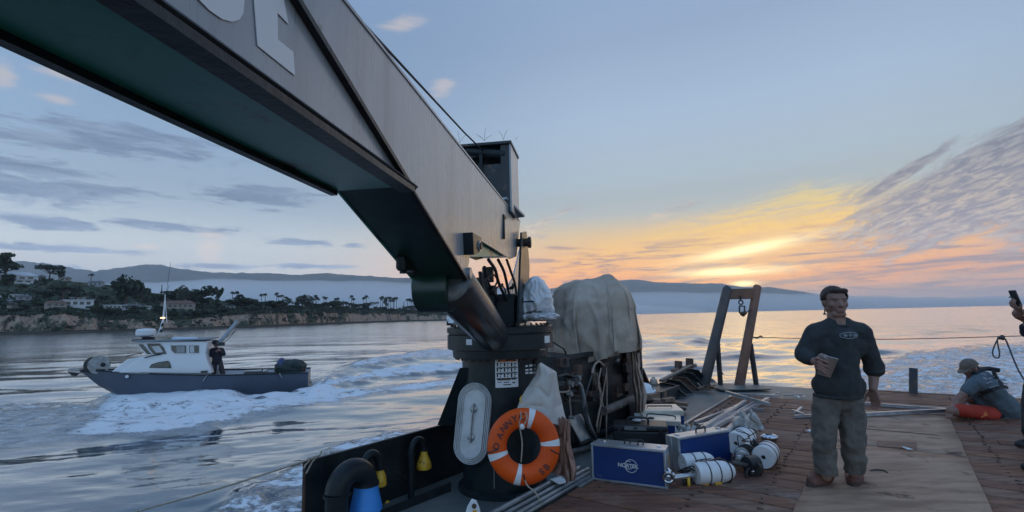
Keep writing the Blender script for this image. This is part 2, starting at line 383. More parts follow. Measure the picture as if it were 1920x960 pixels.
for i in range(9):                                       # low swell, bent a little
    lam = rng.uniform(9, 34); th = R_(85+rng.normal(0, 16)); kx, ky = math.cos(th)*2*math.pi/lam, math.sin(th)*2*math.pi/lam
    Z += (.012+.010*rough_r)*lam/6.28*np.sin(kx*X+ky*Y+rng.uniform(0, 6.28)+.8*np.sin(X/17+i))*np.clip(1.6-drad/lam*2, 0, 1)
for (px, py, hgt, rx, ry) in [(1312, 648, .55, 2.2, 1.0), (1225, 655, .35, 3.5, .9), (1400, 668, .22, 2.5, .8), (1260, 690, .25, 3, .7), (1480, 640, .3, 4, 1.2), (1750, 625, .3, 6, 1.4), (1620, 660, .22, 4, 1.)]:
    c = on_z(px, py, SEA); d2 = ((X-c[0])/rx)**2+((Y-c[1])/ry)**2; Z += hgt*np.exp(-d2*1.2)-.25*hgt*np.exp(-((X-c[0])/rx/1.5)**2-((Y-c[1]+ry*1.8)/ry)**2)
foam = np.zeros_like(X); soft = np.zeros_like(X)
lowf = np.sin(X*.9+1.3*np.sin(Y*.7))*np.sin(Y*1.1+np.sin(X*.6))*.5+.35*np.sin(X*2.3+Y*1.7)*np.sin(Y*2.9-X*.8)
def add_foam(poly, edge, dens, h=0., blur=0.):
    global foam, Z, soft
    d = inpoly(X, Y, wp(poly))+lowf*edge*.55; m_ = np.clip(d/edge*.5+.5, 0, 1); m_ = m_*m_*(3-2*m_)
    foam = np.maximum(foam, m_*dens); Z = Z+h*m_
    soft = np.maximum(soft, m_*blur)
# bow wave and hull wash of the passing launch
add_foam([(-60, 772), (60, 764), (150, 756), (200, 752), (240, 760), (215, 800), (150, 816), (70, 832), (-60, 850)], 1.2, .50, .02, .35)
add_foam([(185, 752), (215, 742), (250, 722), (400, 735), (600, 738), (760, 722), (862, 706), (900, 716), (862, 722), (700, 738), (560, 765), (450, 787), (330, 806), (200, 815), (120, 824), (150, 780)], .8, .85, .04, .4)
add_foam([(190, 745), (260, 722), (420, 726), (470, 752), (380, 764), (240, 768)], .5, .95, .30, .5)
add_foam([(470, 740), (600, 728), (700, 730), (600, 746), (500, 752)], .5, .95, .08)
# stern wake
add_foam([(582, 716), (640, 694), (730, 668), (800, 656), (900, 655), (960, 660), (960, 672), (870, 674), (760, 683), (660, 700), (590, 722)], .9, .72, .20)
add_foam([(578, 725), (640, 712), (720, 696), (800, 688), (960, 682), (960, 694), (850, 698), (740, 706), (650, 722), (590, 738)], .7, .85, .24)
add_foam([(-100, 765), (-10, 752), (120, 748), (200, 754), (180, 764), (60, 768), (-60, 780)], .5, .6)
# wash along our own side and astern
add_foam([(330, 1010), (400, 955), (470, 918), (540, 890), (610, 850), (760, 810), (1100, 900), (900, 1300), (300, 1200)], .35, .72, .03)
add_foam([(1150, 1200), (1180, 740), (1260, 725), (1420, 730), (1560, 700), (1640, 668), (1750, 652), (1900, 640), (2300, 625), (2600, 900), (2300, 1300)], 3.0, .68, .10)
add_foam([(1480, 1200), (1560, 735), (1640, 705), (1760, 690), (2300, 690), (2400, 1300)], 1.2, .25, .06)
d_f = np.clip(foam, 0, 1)
turb = np.zeros_like(X)
for i in range(46):
    lam = 10**rng.uniform(-.62, .25); th = rng.uniform(0, 6.28); kx, ky = math.cos(th)*6.28/lam, math.sin(th)*6.28/lam
    turb += lam*.012*np.sin(kx*X+ky*Y+rng.uniform(0, 6.28)+1.1*np.sin(X*1.7/lam*.3+Y*.9))*np.clip(1.5-drad/lam*2.2, 0, 1)
Z += turb*d_f*1.0*(1-.75*soft)*(1-.45*rough_r)
# trough between camera-side bow wave and barge: long smooth undulations are left as they are
V = np.stack([X, Y, Z+SEA], -1).reshape(-1, 3); nr, nc = X.shape
idx = np.arange(nr*nc).reshape(nr, nc); a = idx[:-1, :-1].ravel(); b = idx[:-1, 1:].ravel(); c = idx[1:, 1:].ravel(); d = idx[1:, :-1].ravel()
Fq = np.stack([a, d, c, b], -1)
me = bpy.data.meshes.new('sea'); me.vertices.add(len(V)); me.vertices.foreach_set('co', V.ravel())
me.loops.add(Fq.size); me.loops.foreach_set('vertex_index', Fq.ravel()); me.polygons.add(len(Fq))
me.polygons.foreach_set('loop_start', np.arange(0, Fq.size, 4)); me.polygons.foreach_set('use_smooth', [True]*len(Fq)); me.update(calc_edges=True)
at_ = me.attributes.new('foam', 'FLOAT', 'POINT'); at_.data.foreach_set('value', foam.ravel().astype(np.float32))
at_ = me.attributes.new('spray', 'FLOAT', 'POINT'); at_.data.foreach_set('value', soft.ravel().astype(np.float32))
if me.polygons[len(me.polygons)//2].normal.z < 0: me.flip_normals()
sea = bpy.data.objects.new('sea', me); COL.objects.link(sea); sea['kind'] = 'structure'; sea['label'] = 'grey blue sea with long ripples and white wakes'
m = bpy.data.materials.new('sea_water'); m.use_nodes = True; k = N(m.node_tree); p = k.n['Principled BSDF']
geo = k.new('ShaderNodeNewGeometry'); pos = geo.outputs['Position']
fa = k.new('ShaderNodeAttribute', attribute_name='foam').outputs['Fac']; fs_ = k.new('ShaderNodeAttribute', attribute_name='spray').outputs['Fac']
mp = k.mapping(pos, scale=(.55, 1.0, 1))
na = k.noise(mp, 3.2, 8, .66, .6); nb = k.noise(mp, 14, 6, .62, .3); nc_ = k.noise(mp, .8, 4, .6, .5)
lace = k.m('ADD', k.m('MULTIPLY', na, .55), k.m('ADD', k.m('MULTIPLY', nb, .25), k.m('MULTIPLY', nc_, .2)))
fm_ = k.sm(k.m('ADD', lace, k.m('MULTIPLY', k.m('SUBTRACT', fa, .5), .36)), .50, .60)
fm_ = k.m('MULTIPLY', fm_, k.sm(fa, .02, .25))
fm_ = k.m('MAXIMUM', fm_, k.m('MULTIPLY', k.m('MULTIPLY', fs_, 1.5), k.sm(na, .28, .6)), clamp=True)
k.put(p.inputs['Base Color'], k.mix(fm_, (.035, .07, .095, 1), (.80, .82, .85, 1)))
dist0 = k.new('ShaderNodeVectorMath', operation='LENGTH'); k.l.new(pos, dist0.inputs[0]); dl0 = dist0.outputs['Value']
k.put(p.inputs['Roughness'], k.m('ADD', k.sm(dl0, 15, 110, .05, .17), k.m('MULTIPLY', fm_, .5)))
p.inputs['IOR'].default_value = 1.5; k.put(p.inputs['Coat Weight'], k.m('SUBTRACT', 1., fm_, clamp=True)); p.inputs['Coat IOR'].default_value = 1.5; k.put(p.inputs['Coat Roughness'], k.sm(dl0, 15, 110, .04, .17))
rip = k.mapping(pos, scale=(.5, 1.3, 1), rot=(0, 0, R_(-8)))
dist = k.new('ShaderNodeVectorMath', operation='LENGTH'); k.l.new(pos, dist.inputs[0]); dl = dist.outputs['Value']
h1 = k.noise(rip, 2.2, 5, .55, .4); h2 = k.noise(rip, .45, 4, .55, .3)
hh = k.m('ADD', k.m('MULTIPLY', h1, k.sm(dl, 6, 60, .008, .009)), k.m('MULTIPLY', h2, k.sm(dl, 20, 160, 0., .22)))
hh = k.m('ADD', hh, k.m('MULTIPLY', k.m('MULTIPLY', lace, fm_), .10))
bp = k.new('ShaderNodeBump'); bp.inputs['Strength'].default_value = 1; bp.inputs['Distance'].default_value = 1.0
k.put(bp.inputs['Height'], hh); k.put(p.inputs['Normal'], bp.outputs[0]); k.put(p.inputs['Coat Normal'], bp.outputs[0])
me.materials.append(m)
# ---------------------------------------------------------------- far mountains
def ridge(name, prof, dist, depth, m, seed, wob):
    """prof: picture points of the skyline; built as a ridge of real depth at that distance"""
    px0, px1 = prof[0][0], prof[-1][0]; n = int((px1-px0)/4)+1; rows = 14; P = []
    xs = np.linspace(px0, px1, n); ys = np.interp(xs, [a for a, _ in prof], [b for _, b in prof])
    for j in range(rows):
        t = j/(rows-1); row = []
        for i, (x, y) in enumerate(zip(xs, ys)):
            top = on_y(x, y, dist); hcrest = top[2]-SEA
            s_ = (t/.7) if t <= .7 else 1-(t-.7)/.3*1.05
            yy = dist-depth+depth*t/.7
            q = np.array([top[0]*yy/dist, yy, 0])
            nzv = fbm((x*.02, j*.6, seed), 1.3, seed, 5)
            hh = hcrest*(s_**1.15 if s_ > 0 else s_)*(1+(.5*nzv*(1-s_) if .05 < t < .69 else 0))
            if abs(t-.7) < .04: hh = hcrest*(1+wob*.02*fbm((x*.08, 0, seed), 1, seed, 4))
            row.append((q[0], q[1], SEA-3+max(hh+3, -2)))
        P.append(row)
    mb = MB(); mb.grid(P); o = mb.build(name, m, loc=(0, dist, SEA), smooth=180); o['kind'] = 'structure'; return o
mtn = mat('mountain_scrub', (.045, .055, .04), .95, col2=(.10, .085, .06), scale=.004, thr=(.42, .6), col3=(.03, .045, .03), scale3=.02, k=1.)
o = ridge('mountains', [(-300, 478), (-120, 486), (0, 487), (60, 491), (130, 501), (175, 509), (225, 502), (262, 497), (300, 497), (345, 505), (395, 511), (440, 512), (490, 512), (530, 514), (560, 516), (612, 512),
              (660, 516), (700, 518), (740, 522), (800, 522), (900, 536), (1010, 548)], 6000, 1500, mtn, 3.1, 1); o['label'] = 'long blue mountain range beyond the headland'
o = ridge('far_mountains', [(930, 556), (1010, 546), (1060, 536), (1120, 530), (1185, 524), (1230, 529), (1300, 532), (1345, 531), (1395, 538), (1440, 538), (1500, 546), (1560, 556), (1640, 569)], 8000, 1700, mtn, 9.2, 1); o['label'] = 'dim mountain range under the sunset'
# fog bank lying on the water in front of the mountains: closed bodies of even density, thin at the crest
def fogbank(prof, y0, y1, dens, name, label, seed):
    xs = np.linspace(prof[0][0], prof[-1][0], 60); ys = np.interp(xs, [a for a, _ in prof], [b for _, b in prof]); mb = MB(); P = []
    prof_y = [0, .0, .12, .32, .5, .68, .88, 1, 1]; prof_h = [0, .25, .62, .9, 1, .9, .62, .25, 0]
    for (ty, th) in zip(prof_y, prof_h):
        row = []
        for x, y in zip(xs, ys):
            ym = (y0+y1)/2; top = on_y(x, y+4.5*fbm((x*.012, ty*2, seed), 1, seed, 4), ym); yy = y0+(y1-y0)*ty
            row.append((top[0]*yy/ym, yy, SEA+.5+(top[2]-SEA)*th))
        P.append(row)
    mb.grid(P); n = len(xs); r = len(P)
    mb.f.append(tuple(range(n-1, -1, -1))+tuple()) if False else None
    # bottom and the two ends
    vs = len(mb.v)
    for i in range(n-1): mb.f.append((i+1, i, (r-1)*n+i, (r-1)*n+i+1)); mb.mi.append(0)
    mb.f.append(tuple(j*n for j in range(r))[::-1]); mb.mi.append(0); mb.f.append(tuple(j*n+n-1 for j in range(r))); mb.mi.append(0)
    m = bpy.data.materials.new('fog'); m.use_nodes = True; kk = N(m.node_tree); kk.n.clear()
    pv = kk.new('ShaderNodeVolumePrincipled'); pv.inputs['Color'].default_value = (.99, .995, 1, 1); pv.inputs['Density'].default_value = dens; pv.inputs['Anisotropy'].default_value = .2
    ou = kk.new('ShaderNodeOutputMaterial'); kk.l.new(pv.outputs[0], ou.inputs['Volume'])
    o = mb.build(name, m, loc=(0, y0, SEA), smooth=180)
    bm_ = bmesh.new(); bm_.from_mesh(o.data); bmesh.ops.recalc_face_normals(bm_, faces=bm_.faces); bm_.to_mesh(o.data); bm_.free()
    return tag(o, label, None, None, 'stuff')
fogbank([(-700, 620), (-300, 582), (-60, 556), (60, 540), (180, 531), (300, 526), (420, 523), (520, 524), (700, 528), (860, 534), (1000, 545), (1150, 566), (1320, 583)], 3000, 4300, .0028, 'fog_bank', 'pale fog bank lying along the foot of the mountains', 2.)
fogbank([(800, 590), (960, 570), (1100, 550), (1200, 545), (1320, 548), (1450, 549), (1560, 552), (1700, 556), (2100, 556), (2400, 553)], 4700, 6100, .0018, 'fog_bank', 'low fog bank on the horizon under the sunset', 6.)
# the air itself
hz = MB().box((0, 0, 596), (9600, 9600, 602))
m = bpy.data.materials.new('haze'); m.use_nodes = True; kk = N(m.node_tree); kk.n.clear()
pv = kk.new('ShaderNodeVolumePrincipled'); pv.inputs['Color'].default_value = (.90, .95, 1, 1); pv.inputs['Density'].default_value = .00009; pv.inputs['Anisotropy'].default_value = .3
ou = kk.new('ShaderNodeOutputMaterial'); kk.l.new(pv.outputs[0], ou.inputs['Volume'])
HAZE = hz.build('haze', m, loc=(0, 0, 0), smooth=0); HAZE['kind'] = 'stuff'; HAZE['label'] = 'thin blue evening haze'
# ---------------------------------------------------------------- materials for the barge
steel_blk = mat('black_painted_steel', (.010, .013, .015), .42, col2=(.022, .026, .028), scale=3, bump=.3, bscale=40, col3=(.06, .035, .02), scale3=7, thr3=(.66, .74), spec=.28)
crane_blk = mat('black_crane_paint', (.009, .014, .016), .34, col2=(.016, .022, .024), scale=5, bump=.15, bscale=30, spec=.28)
crane_grey = mat('grey_crane_paint', (.235, .25, .262), .28, col2=(.165, .175, .185), scale=3.0, thr=(.45, .72), bump=.12, bscale=3, stretch=(2.6, 2.6, .22), spec=.8, col3=(.09, .085, .08), scale3=6, thr3=(.66, .76))
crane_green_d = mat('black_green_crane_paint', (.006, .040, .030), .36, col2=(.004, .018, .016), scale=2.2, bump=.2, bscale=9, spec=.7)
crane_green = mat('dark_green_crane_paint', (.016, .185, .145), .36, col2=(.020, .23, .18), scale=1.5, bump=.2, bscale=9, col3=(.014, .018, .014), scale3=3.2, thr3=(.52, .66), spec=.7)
wood = mat('deck_timber', (.180, .080, .048), .62, col2=(.088, .042, .028), scale=2.2, thr=(.35, .65), bump=.9, bscale=7, stretch=(.7, 9, 3), col3=(.19, .135, .105), scale3=1.6, thr3=(.5, .72), spec=.22)
wood2 = mat('deck_timber_grey', (.180, .105, .075), .62, col2=(.092, .053, .040), scale=2.6, thr=(.35, .65), bump=.9, bscale=6, stretch=(.7, 9, 3), col3=(.22, .17, .14), scale3=1.9, thr3=(.52, .7), spec=.22)
wood3 = mat('deck_timber_dark', (.105, .046, .032), .6, col2=(.14, .068, .045), scale=2.0, thr=(.4, .6), bump=.9, bscale=8, stretch=(.7, 9, 3), spec=.22)
ply = mat('worn_plywood', (.30, .195, .135), .66, col2=(.185, .115, .080), scale=1.6, thr=(.38, .66), bump=.6, bscale=5, stretch=(1, 4, 1), col3=(.085, .055, .042), scale3=2.6, thr3=(.56, .66), spec=.2)
deck_grey = mat('grey_steel_deck', (.062, .072, .070), .50, col2=(.105, .112, .105), scale=1.3, thr=(.4, .66), bump=.5, bscale=18, col3=(.10, .06, .04), scale3=3.3, thr3=(.62, .72))
galv = mat('galvanised_pipe', (.34, .36, .37), .35, metal=.6, col2=(.22, .23, .235), scale=6, bump=.1)
alu = mat('aluminium', (.62, .66, .70), .28, metal=.85, col2=(.5, .54, .58), scale=5)
chrome = mat('bright_steel', (.60, .62, .66), .18, metal=1.)
rust = mat('rusty_steel', (.085, .048, .032), .7, col2=(.030, .022, .020), scale=9, bump=.8, bscale=30, col3=(.15, .08, .045), scale3=12, thr3=(.58, .7))
rubber = mat('black_rubber', (.012, .012, .013), .62, col2=(.028, .028, .03), scale=8, bump=.3)
white_pl = mat('white_plastic', (.62, .64, .66), .4, col2=(.5, .52, .54), scale=5)
white_paint = mat('white_marking_paint', (.80, .80, .80), .4, col2=(.55, .60, .66), scale=6)
black_pl = mat('black_plastic', (.018, .019, .021), .38, bump=.3, bscale=90)
yellow_pl = mat('yellow_paint', (.62, .33, .03), .42, col2=(.48, .22, .02), scale=14, col3=(.10, .05, .02), scale3=22, thr3=(.60, .68))
blue_pl = mat('blue_vent_paint', (.035, .21, .62), .42, col2=(.03, .17, .52), scale=4, bump=.2)
rope_m = mat('rope', (.36, .30, .24), .85, col2=(.22, .17, .13), scale=60, bump=.8, bscale=200)
# ---------------------------------------------------------------- deck
EDGE = 2.40; PORT = 3.70; AFT = 12.05
def timber_deck():
    root = thing('deck', None, None, B(5, 0, -.05)); root['kind'] = 'structure'; root['label'] = 'reddish brown plank deck of the work barge'
    MB().box(B(4.2, -2.9, -.085), (7.95, 5.3, .02), BAX).build('deck_underlay', steel_blk, root)
    u = -3.7; i = 0
    while u < AFT-.12:
        w = .235+.02*random.random()
        if u+w > AFT-.02: w = AFT-.02-u
        vmin, vmax = -8.1, EDGE
        if u > 10.05: vmax = 1.05
        cuts = sorted([random.uniform(-1.8, -.9)+1.6*(i % 2), random.uniform(-5.2, -4.0)+1.0*(i % 3)], reverse=True)
        segs = [vmax]+[c for c in cuts if c < vmax-.5]+[vmin]
        for a, b in zip(segs[:-1], segs[1:]):
            dz = random.uniform(-.004, .004); g_ = random.uniform(.003, .009); tw = random.uniform(-.0015, .0015)
            mb = MB(); nseg = 9; L = []
            for q in range(nseg+1):
                vv = a-(a-b)*q/nseg; e0 = .004*nz((u*3, vv*2.1, 1)); e1 = .004*nz((u*3, vv*2.1, 7)); cz = .003*nz((u, vv, 3))
                if q in (0, nseg): vv += (-.004 if q == 0 else .004)
                L.append([B(u+g_+e0, vv, -.045), B(u+g_+e0, vv, dz-.006), B(u+g_+e0+.008, vv, dz+cz+tw), B(u+w-g_+e1-.008, vv, dz+cz-tw), B(u+w-g_+e1, vv, dz-.006), B(u+w-g_+e1, vv, -.045)])
            mb.grid(L); mb.f += [tuple(range(6)), tuple(range(nseg*6+5, nseg*6-1, -1))]; mb.mi += [0, 0]
            ctr = B(u+w/2, (a+b)/2, 0); o = mb.build('plank', random.choice([wood, wood, wood2, wood3]), root, smooth=30)
        u += w; i += 1
    return root
DK = timber_deck()
nails = MB(); nr_ = random.Random(2); nu = .5
while nu < 11.6:
    for vv in (2.25, 1.45, .95, -.85, -1.5, -2.3, -3.1, -4.0):
        if nu > 10.0 and vv > 1.0: continue
        for du in (.0, .11): nails.cyl(B(nu+du+nr_.uniform(-.012, .012), vv+nr_.uniform(-.05, .05), .001), B(nu+du, vv, .0075), .006, n=6)
    nu += .245
o = nails.build('nail_heads', rust, DK, smooth=0); o['kind'] = 'stuff'
# timber grain runs along the planks: object axes turned with the barge
for m_ in (wood, wood2, wood3, ply):
    for n_ in m_.node_tree.nodes:
        if n_.type == 'MAPPING': n_.inputs[2].default_value = (0, 0, -(math.atan2(VD[1], VD[0])))
steel = MB()
steel.prism([B(-1.5, EDGE+.01, -.03), B(-1.5, PORT, -.03), B(AFT-.25, PORT+.35, -.03), B(AFT, PORT-.2, -.03), B(AFT, 1.06, -.03), B(10.06, 1.06, -.03), B(10.06, EDGE+.01, -.03)], (0, 0, -.12))
o = steel.build('steel_deck', deck_grey, loc=B(6, 3, 0), smooth=0); o['kind'] = 'structure'; o['label'] = 'grey painted steel side deck of the barge'
hull = MB(); hp = [(-4.2, 3.66), (6.0, 3.72), (AFT-.3, PORT+.33), (AFT-.02, PORT-.25), (AFT+.0, 2), (AFT-.02, -5), (AFT-.3, -8.2), (-4.2, -8.2)]
hull.prism([B(u, v, -.155) for u, v in hp], (0, 0, -2.2)); hb_ = hull.build('work_barge', steel_blk, loc=B(5, -2, -1), smooth=0)
tag(hb_, 'black steel hull of the work barge beneath its timber deck', 'barge')
# aft rubbing timber and weathered margin plank
o = MB().box(B(AFT+.06, -3.4, -.03), (.06, 4.6, .035), BAX).build('deck_edge', wood2, bevel=.008); o['kind'] = 'structure'; o['label'] = 'pale worn timber along the after edge of the deck'
# steel coaming strip between timber and steel deck
pipes = thing('pipe_bundle', 'grey steel pipes lying side by side along the port edge of the timber deck', 'pipes', B(3, 2.42, 0))
for i, (vv, zz, r_, u1) in enumerate([(2.61, .045, .028, 4.55), (2.535, .035, .024, 4.6), (2.47, .03, .022, 4.5), (2.425, .022, .016, 4.62)]):
    MB().tube([B(.5, vv, zz), B(u1, vv, zz)], r_, 10).build('pipe', galv, pipes)
MB().box(B(4.03, 2.52, .078), (.06, .075, .003), yaw(28)).build('metal_tab', white_pl, pipes)
strip = MB().box(B(7.1, EDGE-.01, .012), (2.95, .022, .012), BAX).build('edge_strip', galv, bevel=.003)
tag(strip, 'thin metal strip screwed along the joint of timber and steel deck', 'metal strip')
# plywood sheets laid on the planks
plw = thing('plywood_sheets', 'worn plywood sheets laid on the planks under the standing man', 'plywood', B(7, 0, .01))
def sheet(corners, z, name='sheet'):
    mb = MB(); A, Bc, C, D = corners; rows = []
    for i in range(13):
        t = i/12; row = []
        for j in range(7):
            s_ = j/6; u = (A[0]*(1-t)+D[0]*t)*(1-s_)+(Bc[0]*(1-t)+C[0]*t)*s_; v = (A[1]*(1-t)+D[1]*t)*(1-s_)+(Bc[1]*(1-t)+C[1]*t)*s_
            ed = .012*nz((u*4, v*4, 9)) if i in (0, 12) or j in (0, 6) else 0
            row.append(B(u+ed, v+ed, z+.003*nz((u*1.4, v*1.4, 5))))
        rows.append(row)
    mb.grid(rows); o = mb.build(name, ply, plw, smooth=60); sd_ = o.modifiers.new('s', 'SOLIDIFY'); sd_.thickness = .012; sd_.offset = -1; return o
sheet([(4.0, .70), (4.0, -.52), (7.13, -.60), (7.13, .66)], .020)
sheet([(7.15, .66), (7.15, -.60), (9.62, -.66), (9.62, .60)], .019)
MB().box(B(8.15, .1, .026), (.035, .55, .002), (nrm(UD+VD*.06), nrm(VD-UD*.06), ZD)).build('patch_board', ply, plw)
q = [on_z(1645, 826, .03), on_z(1718, 829, .03), on_z(1718, 842, .03), on_z(1680, 839, .03), on_z(1646, 836, .03)]
MB().prism(q, (0, 0, -.006)).build('patch_board', wood2, plw)
MB().tube(crv([on_z(1632, 882, .024), on_z(1645, 880.5, .026), on_z(1658, 882, .026), on_z(1664, 886, .024)], 4), .006, 6).build('cable_scrap', rubber, None, loc=on_z(1645, 882, .02))['label'] = 'short black rubber scrap on the plywood right of the boots'
tag(bpy.data.objects['cable_scrap'], None, 'scrap')
for (x, y, w, h_, lb) in [(1703, 843, .045, .03, 'crumpled white paper scrap lying on the plywood'), (1517, 809, .05, .022, 'small white plastic offcut left of the standing man'), (1694, 841, .012, .012, 'tiny white crumb beside the crumpled paper scrap')]:
    c = on_z(x, y, .03); mb = MB(); ps = [c+np.array([random.uniform(-1, 1)*w, random.uniform(-1, 1)*h_*1.6, random.uniform(-.006, .03)]) for _ in range(7)]; mb.hull(ps)
    tag(mb.build('paper_scrap', white_pl, None, loc=c, smooth=0), lb, 'scrap')
# ---------------------------------------------------------------- port bulwark
blw = thing('bulwark', 'black steel bulwark plate along the port side with yellow eyes', 'bulwark', B(3.5, 3.7, 0))
mb = MB(); mb.prism([B(2.18, 3.70, -.03), B(2.18, 3.70, .5), B(4.6, 3.70, .5), B(4.6, 3.70, -.03)], VD*.014); mb.build('plate', steel_blk, blw)
MB().box(B(3.39, 3.705, .503), (1.22, .016, .010), BAX).build('cap_rail', steel_blk, blw, bevel=.003)
MB().cyl(B(2.18, 3.70, -.03), B(2.18, 3.70, .502), .014, n=10).build('end_bar', rust, blw)
for x_, y_ in ((1449/4.8+540, 703/4.8+760), (895/4.8+540, 878/4.8+760)):
    c = on_v(x_, y_, 3.685); MB().ball(c, (.027, .014, .022), 12, 8, BAX).build('eye', yellow_pl, blw)
mb = MB(); mb.prism([B(2.2, 3.46, -.03), B(2.2, 3.46, .02), B(2.9, 3.44, .03), B(3.5, 3.40, .05), B(3.5, 3.40, -.03)], VD*.018); mb.build('ledge_strip', steel_blk, blw)
mb = MB(); mb.tube(crv([on_v(750, 888, 3.6), on_v(742, 885, 3.62), on_v(765, 903, 3.62), on_v(778, 935, 3.6)], 6), .007, 8)
tag(mb.build('hose', rubber, None, loc=on_v(765, 903, 3.6)), 'thin black hose arching behind the blue vent against the bulwark', 'hose')
# ---------------------------------------------------------------- goose neck vents
def vent(name, label, top_px, r, v, capm, cap_r, cap_len, back):
    """goose-neck: riser from the deck, bend towards the camera side, bell cap pointing down"""
    bend_l, bend_r, ytop, ycap, ybot = top_px
    c_r = on_v(bend_r, ycap, v); c_l = on_v(bend_l, ycap, v); mpx = ((c_r-CAM)@CF)/FPX; r, cap_r, cap_len = r*mpx, cap_r*mpx, cap_len*mpx; d = c_r-c_l; d[2] = 0; R = np.linalg.norm(d)/2; dn = nrm(d)
    top = on_v((bend_l+bend_r)/2, ytop, v)[2]-r; zc = c_r[2]
    t = thing(name, label, 'vent', [c_l[0], c_l[1], -.03]); mid = (c_l+c_r)/2; H = max(top-zc, R*.8)
    arc = [np.array([mid[0], mid[1], zc])-dn*R*math.cos(a)+ZD*H*math.sin(a) for a in np.linspace(0, math.pi, 15)]
    MB().tube([np.array([c_l[0], c_l[1], -.03]), np.array([c_l[0], c_l[1], zc-.01])], r*.96, 18).build('riser', steel_blk, t)
    MB().tube(arc, r, 18).build('bend', steel_blk, t)
    MB().cyl([c_l[0], c_l[1], zc-.02], [c_l[0], c_l[1], zc+.0], r*1.13, n=18).build('weld_ring', steel_blk, t)
    MB().cyl([c_r[0], c_r[1], zc-.012], [c_r[0], c_r[1], zc+.012], r*1.1, n=18).build('clamp_ring', steel_blk, t)
    prof = [(r*1.02, -.005), (r*1.06, -.2*cap_len), (r*1.5 if cap_r > 1.6*r else r*1.15, -.40*cap_len), (cap_r*.95, -.72*cap_len), (cap_r, -.93*cap_len), (cap_r*.93, -cap_len), (cap_r*.8, -cap_len*.98), (cap_r*.75, -.7*cap_len)]
    MB().lathe(prof, [c_r[0], c_r[1], zc], n=26).build('cap', capm, t)
    return t
vent('goose_neck_vent', 'large black goose neck vent with a bright blue bell cap', (632, 687, 860, 906, 958), 21, 3.42, blue_pl, 29.5, 50, 0)
vent('goose_neck_vent', 'black goose neck vent with a yellow cap just behind the blue one', (679, 712, 843, 878, 908), 7.5, 3.55, yellow_pl, 13, 31, 0)
vent('goose_neck_vent', 'small black goose neck vent with a yellow cap nearest the crane pedestal', (771, 795, 818, 843, 876), 6, 3.58, yellow_pl, 14, 34, 0)
# rope hitched to the bulwark corner, running out and down to the left
rp = MB(); c0 = on_v(608, 847, 3.69); path = crv([on_v(603, 846, 3.68), on_v(600, 853, 3.67), on_v(590, 857, 3.67), on_v(576, 861, 3.67), on_v(566, 866, 3.7), B(1.75, 4.3, .30), B(1.35, 5.2, .02), B(1.15, 5.9, -.28), B(.6, 6.3, -.55)], 6)
rp.tube(path, .0075, 7); r_ = rp.build('mooring_rope', rope_m, None, loc=path[0]); tag(r_, 'tan rope hitched to the bulwark corner and trailing out over the water', 'rope')
mb = MB(); mb.tube(crv([on_v(588, 857, 3.665), on_v(580, 864, 3.65), on_v(573, 872, 3.64), on_v(570, 878, 3.64)], 4), .007, 7); mb.build('rope_tail', rope_m, r_)
mb = MB(); mb.tube(crv([on_v(592, 858, 3.665), on_v(585, 867, 3.65), on_v(578, 880, 3.64), on_v(574, 888, 3.64)], 4), .007, 7); mb.build('rope_tail', rope_m, r_)
# ---------------------------------------------------------------- crane
CZ = math.atan(150/910); DD = np.array([math.sin(CZ), math.cos(CZ), 0]); SD = np.array([math.cos(CZ), -math.sin(CZ), 0])
def Cr(t, s, z): return DD*t+SD*s+np.array([0, 0, z])
def on_s(px, py, s): d = ray(px, py); return CAM+d*((s-CAM@SD)/(d@SD))
def on_t(px, py, t): d = ray(px, py); return CAM+d*((t-CAM@DD)/(d@DD))
CAX = (DD, SD, ZD)
PC = B(3.95, 3.03, 0)+np.array([-.078, .0, 0]); PR = .385
crane = thing('deck_crane', 'large deck crane with grey and green box boom reaching over the camera', 'crane', PC)
pz = lambda z: np.array([PC[0], PC[1], z])
MB().lathe([(PR+.05, -.03), (PR+.05, .0), (PR, .012), (PR, 1.20), (PR+.01, 1.21)], [PC[0], PC[1], 0], n=64).build('pedestal', crane_blk, crane)
MB().lathe([(PR+.01, 1.21), (PR+.09, 1.212), (PR+.095, 1.275), (PR+.095, 1.29)], [PC[0], PC[1], 0], n=64).build('lower_flange', crane_blk, crane)
MB().lathe([(PR+.13, 1.29), (PR+.145, 1.295), (PR+.145, 1.43), (PR+.13, 1.437), (PR+.13, 1.445), (PR+.15, 1.45), (PR+.15, 1.50), (PR+.13, 1.51), (.1, 1.512)], [PC[0], PC[1], 0], n=64).build('slew_ring', crane_blk, crane)
for i in range(40):
    a = 2*math.pi*i/40; c = PC+np.array([math.cos(a), math.sin(a), 0])*(PR+.062)
    if i == 0: b0 = MB().cyl([0, 0, 0], [0, 0, .02], .011, n=6).build('bolt', rust, crane, loc=(0, 0, 0)); b0.location = (c[0]-PC[0], c[1]-PC[1], 1.192)
    else: b1 = b0.copy(); COL.objects.link(b1); b1.parent = crane; b1.location = (c[0]-PC[0], c[1]-PC[1], 1.192)
    c = PC+np.array([math.cos(a+.05), math.sin(a+.05), 0])*(PR+.105); b1 = b0.copy(); COL.objects.link(b1); b1.parent = crane; b1.location = (c[0]-PC[0], c[1]-PC[1], 1.508)
# buttress plate beside the pedestal (seen left of it) and gusset
mb = MB(); mb.prism([on_y(820, 797, 4.95), on_y(862, 690, 4.75), on_y(885, 690, 4.75), on_y(885, 800, 4.95)], DD*.03); mb.build('gusset', crane_blk, crane)
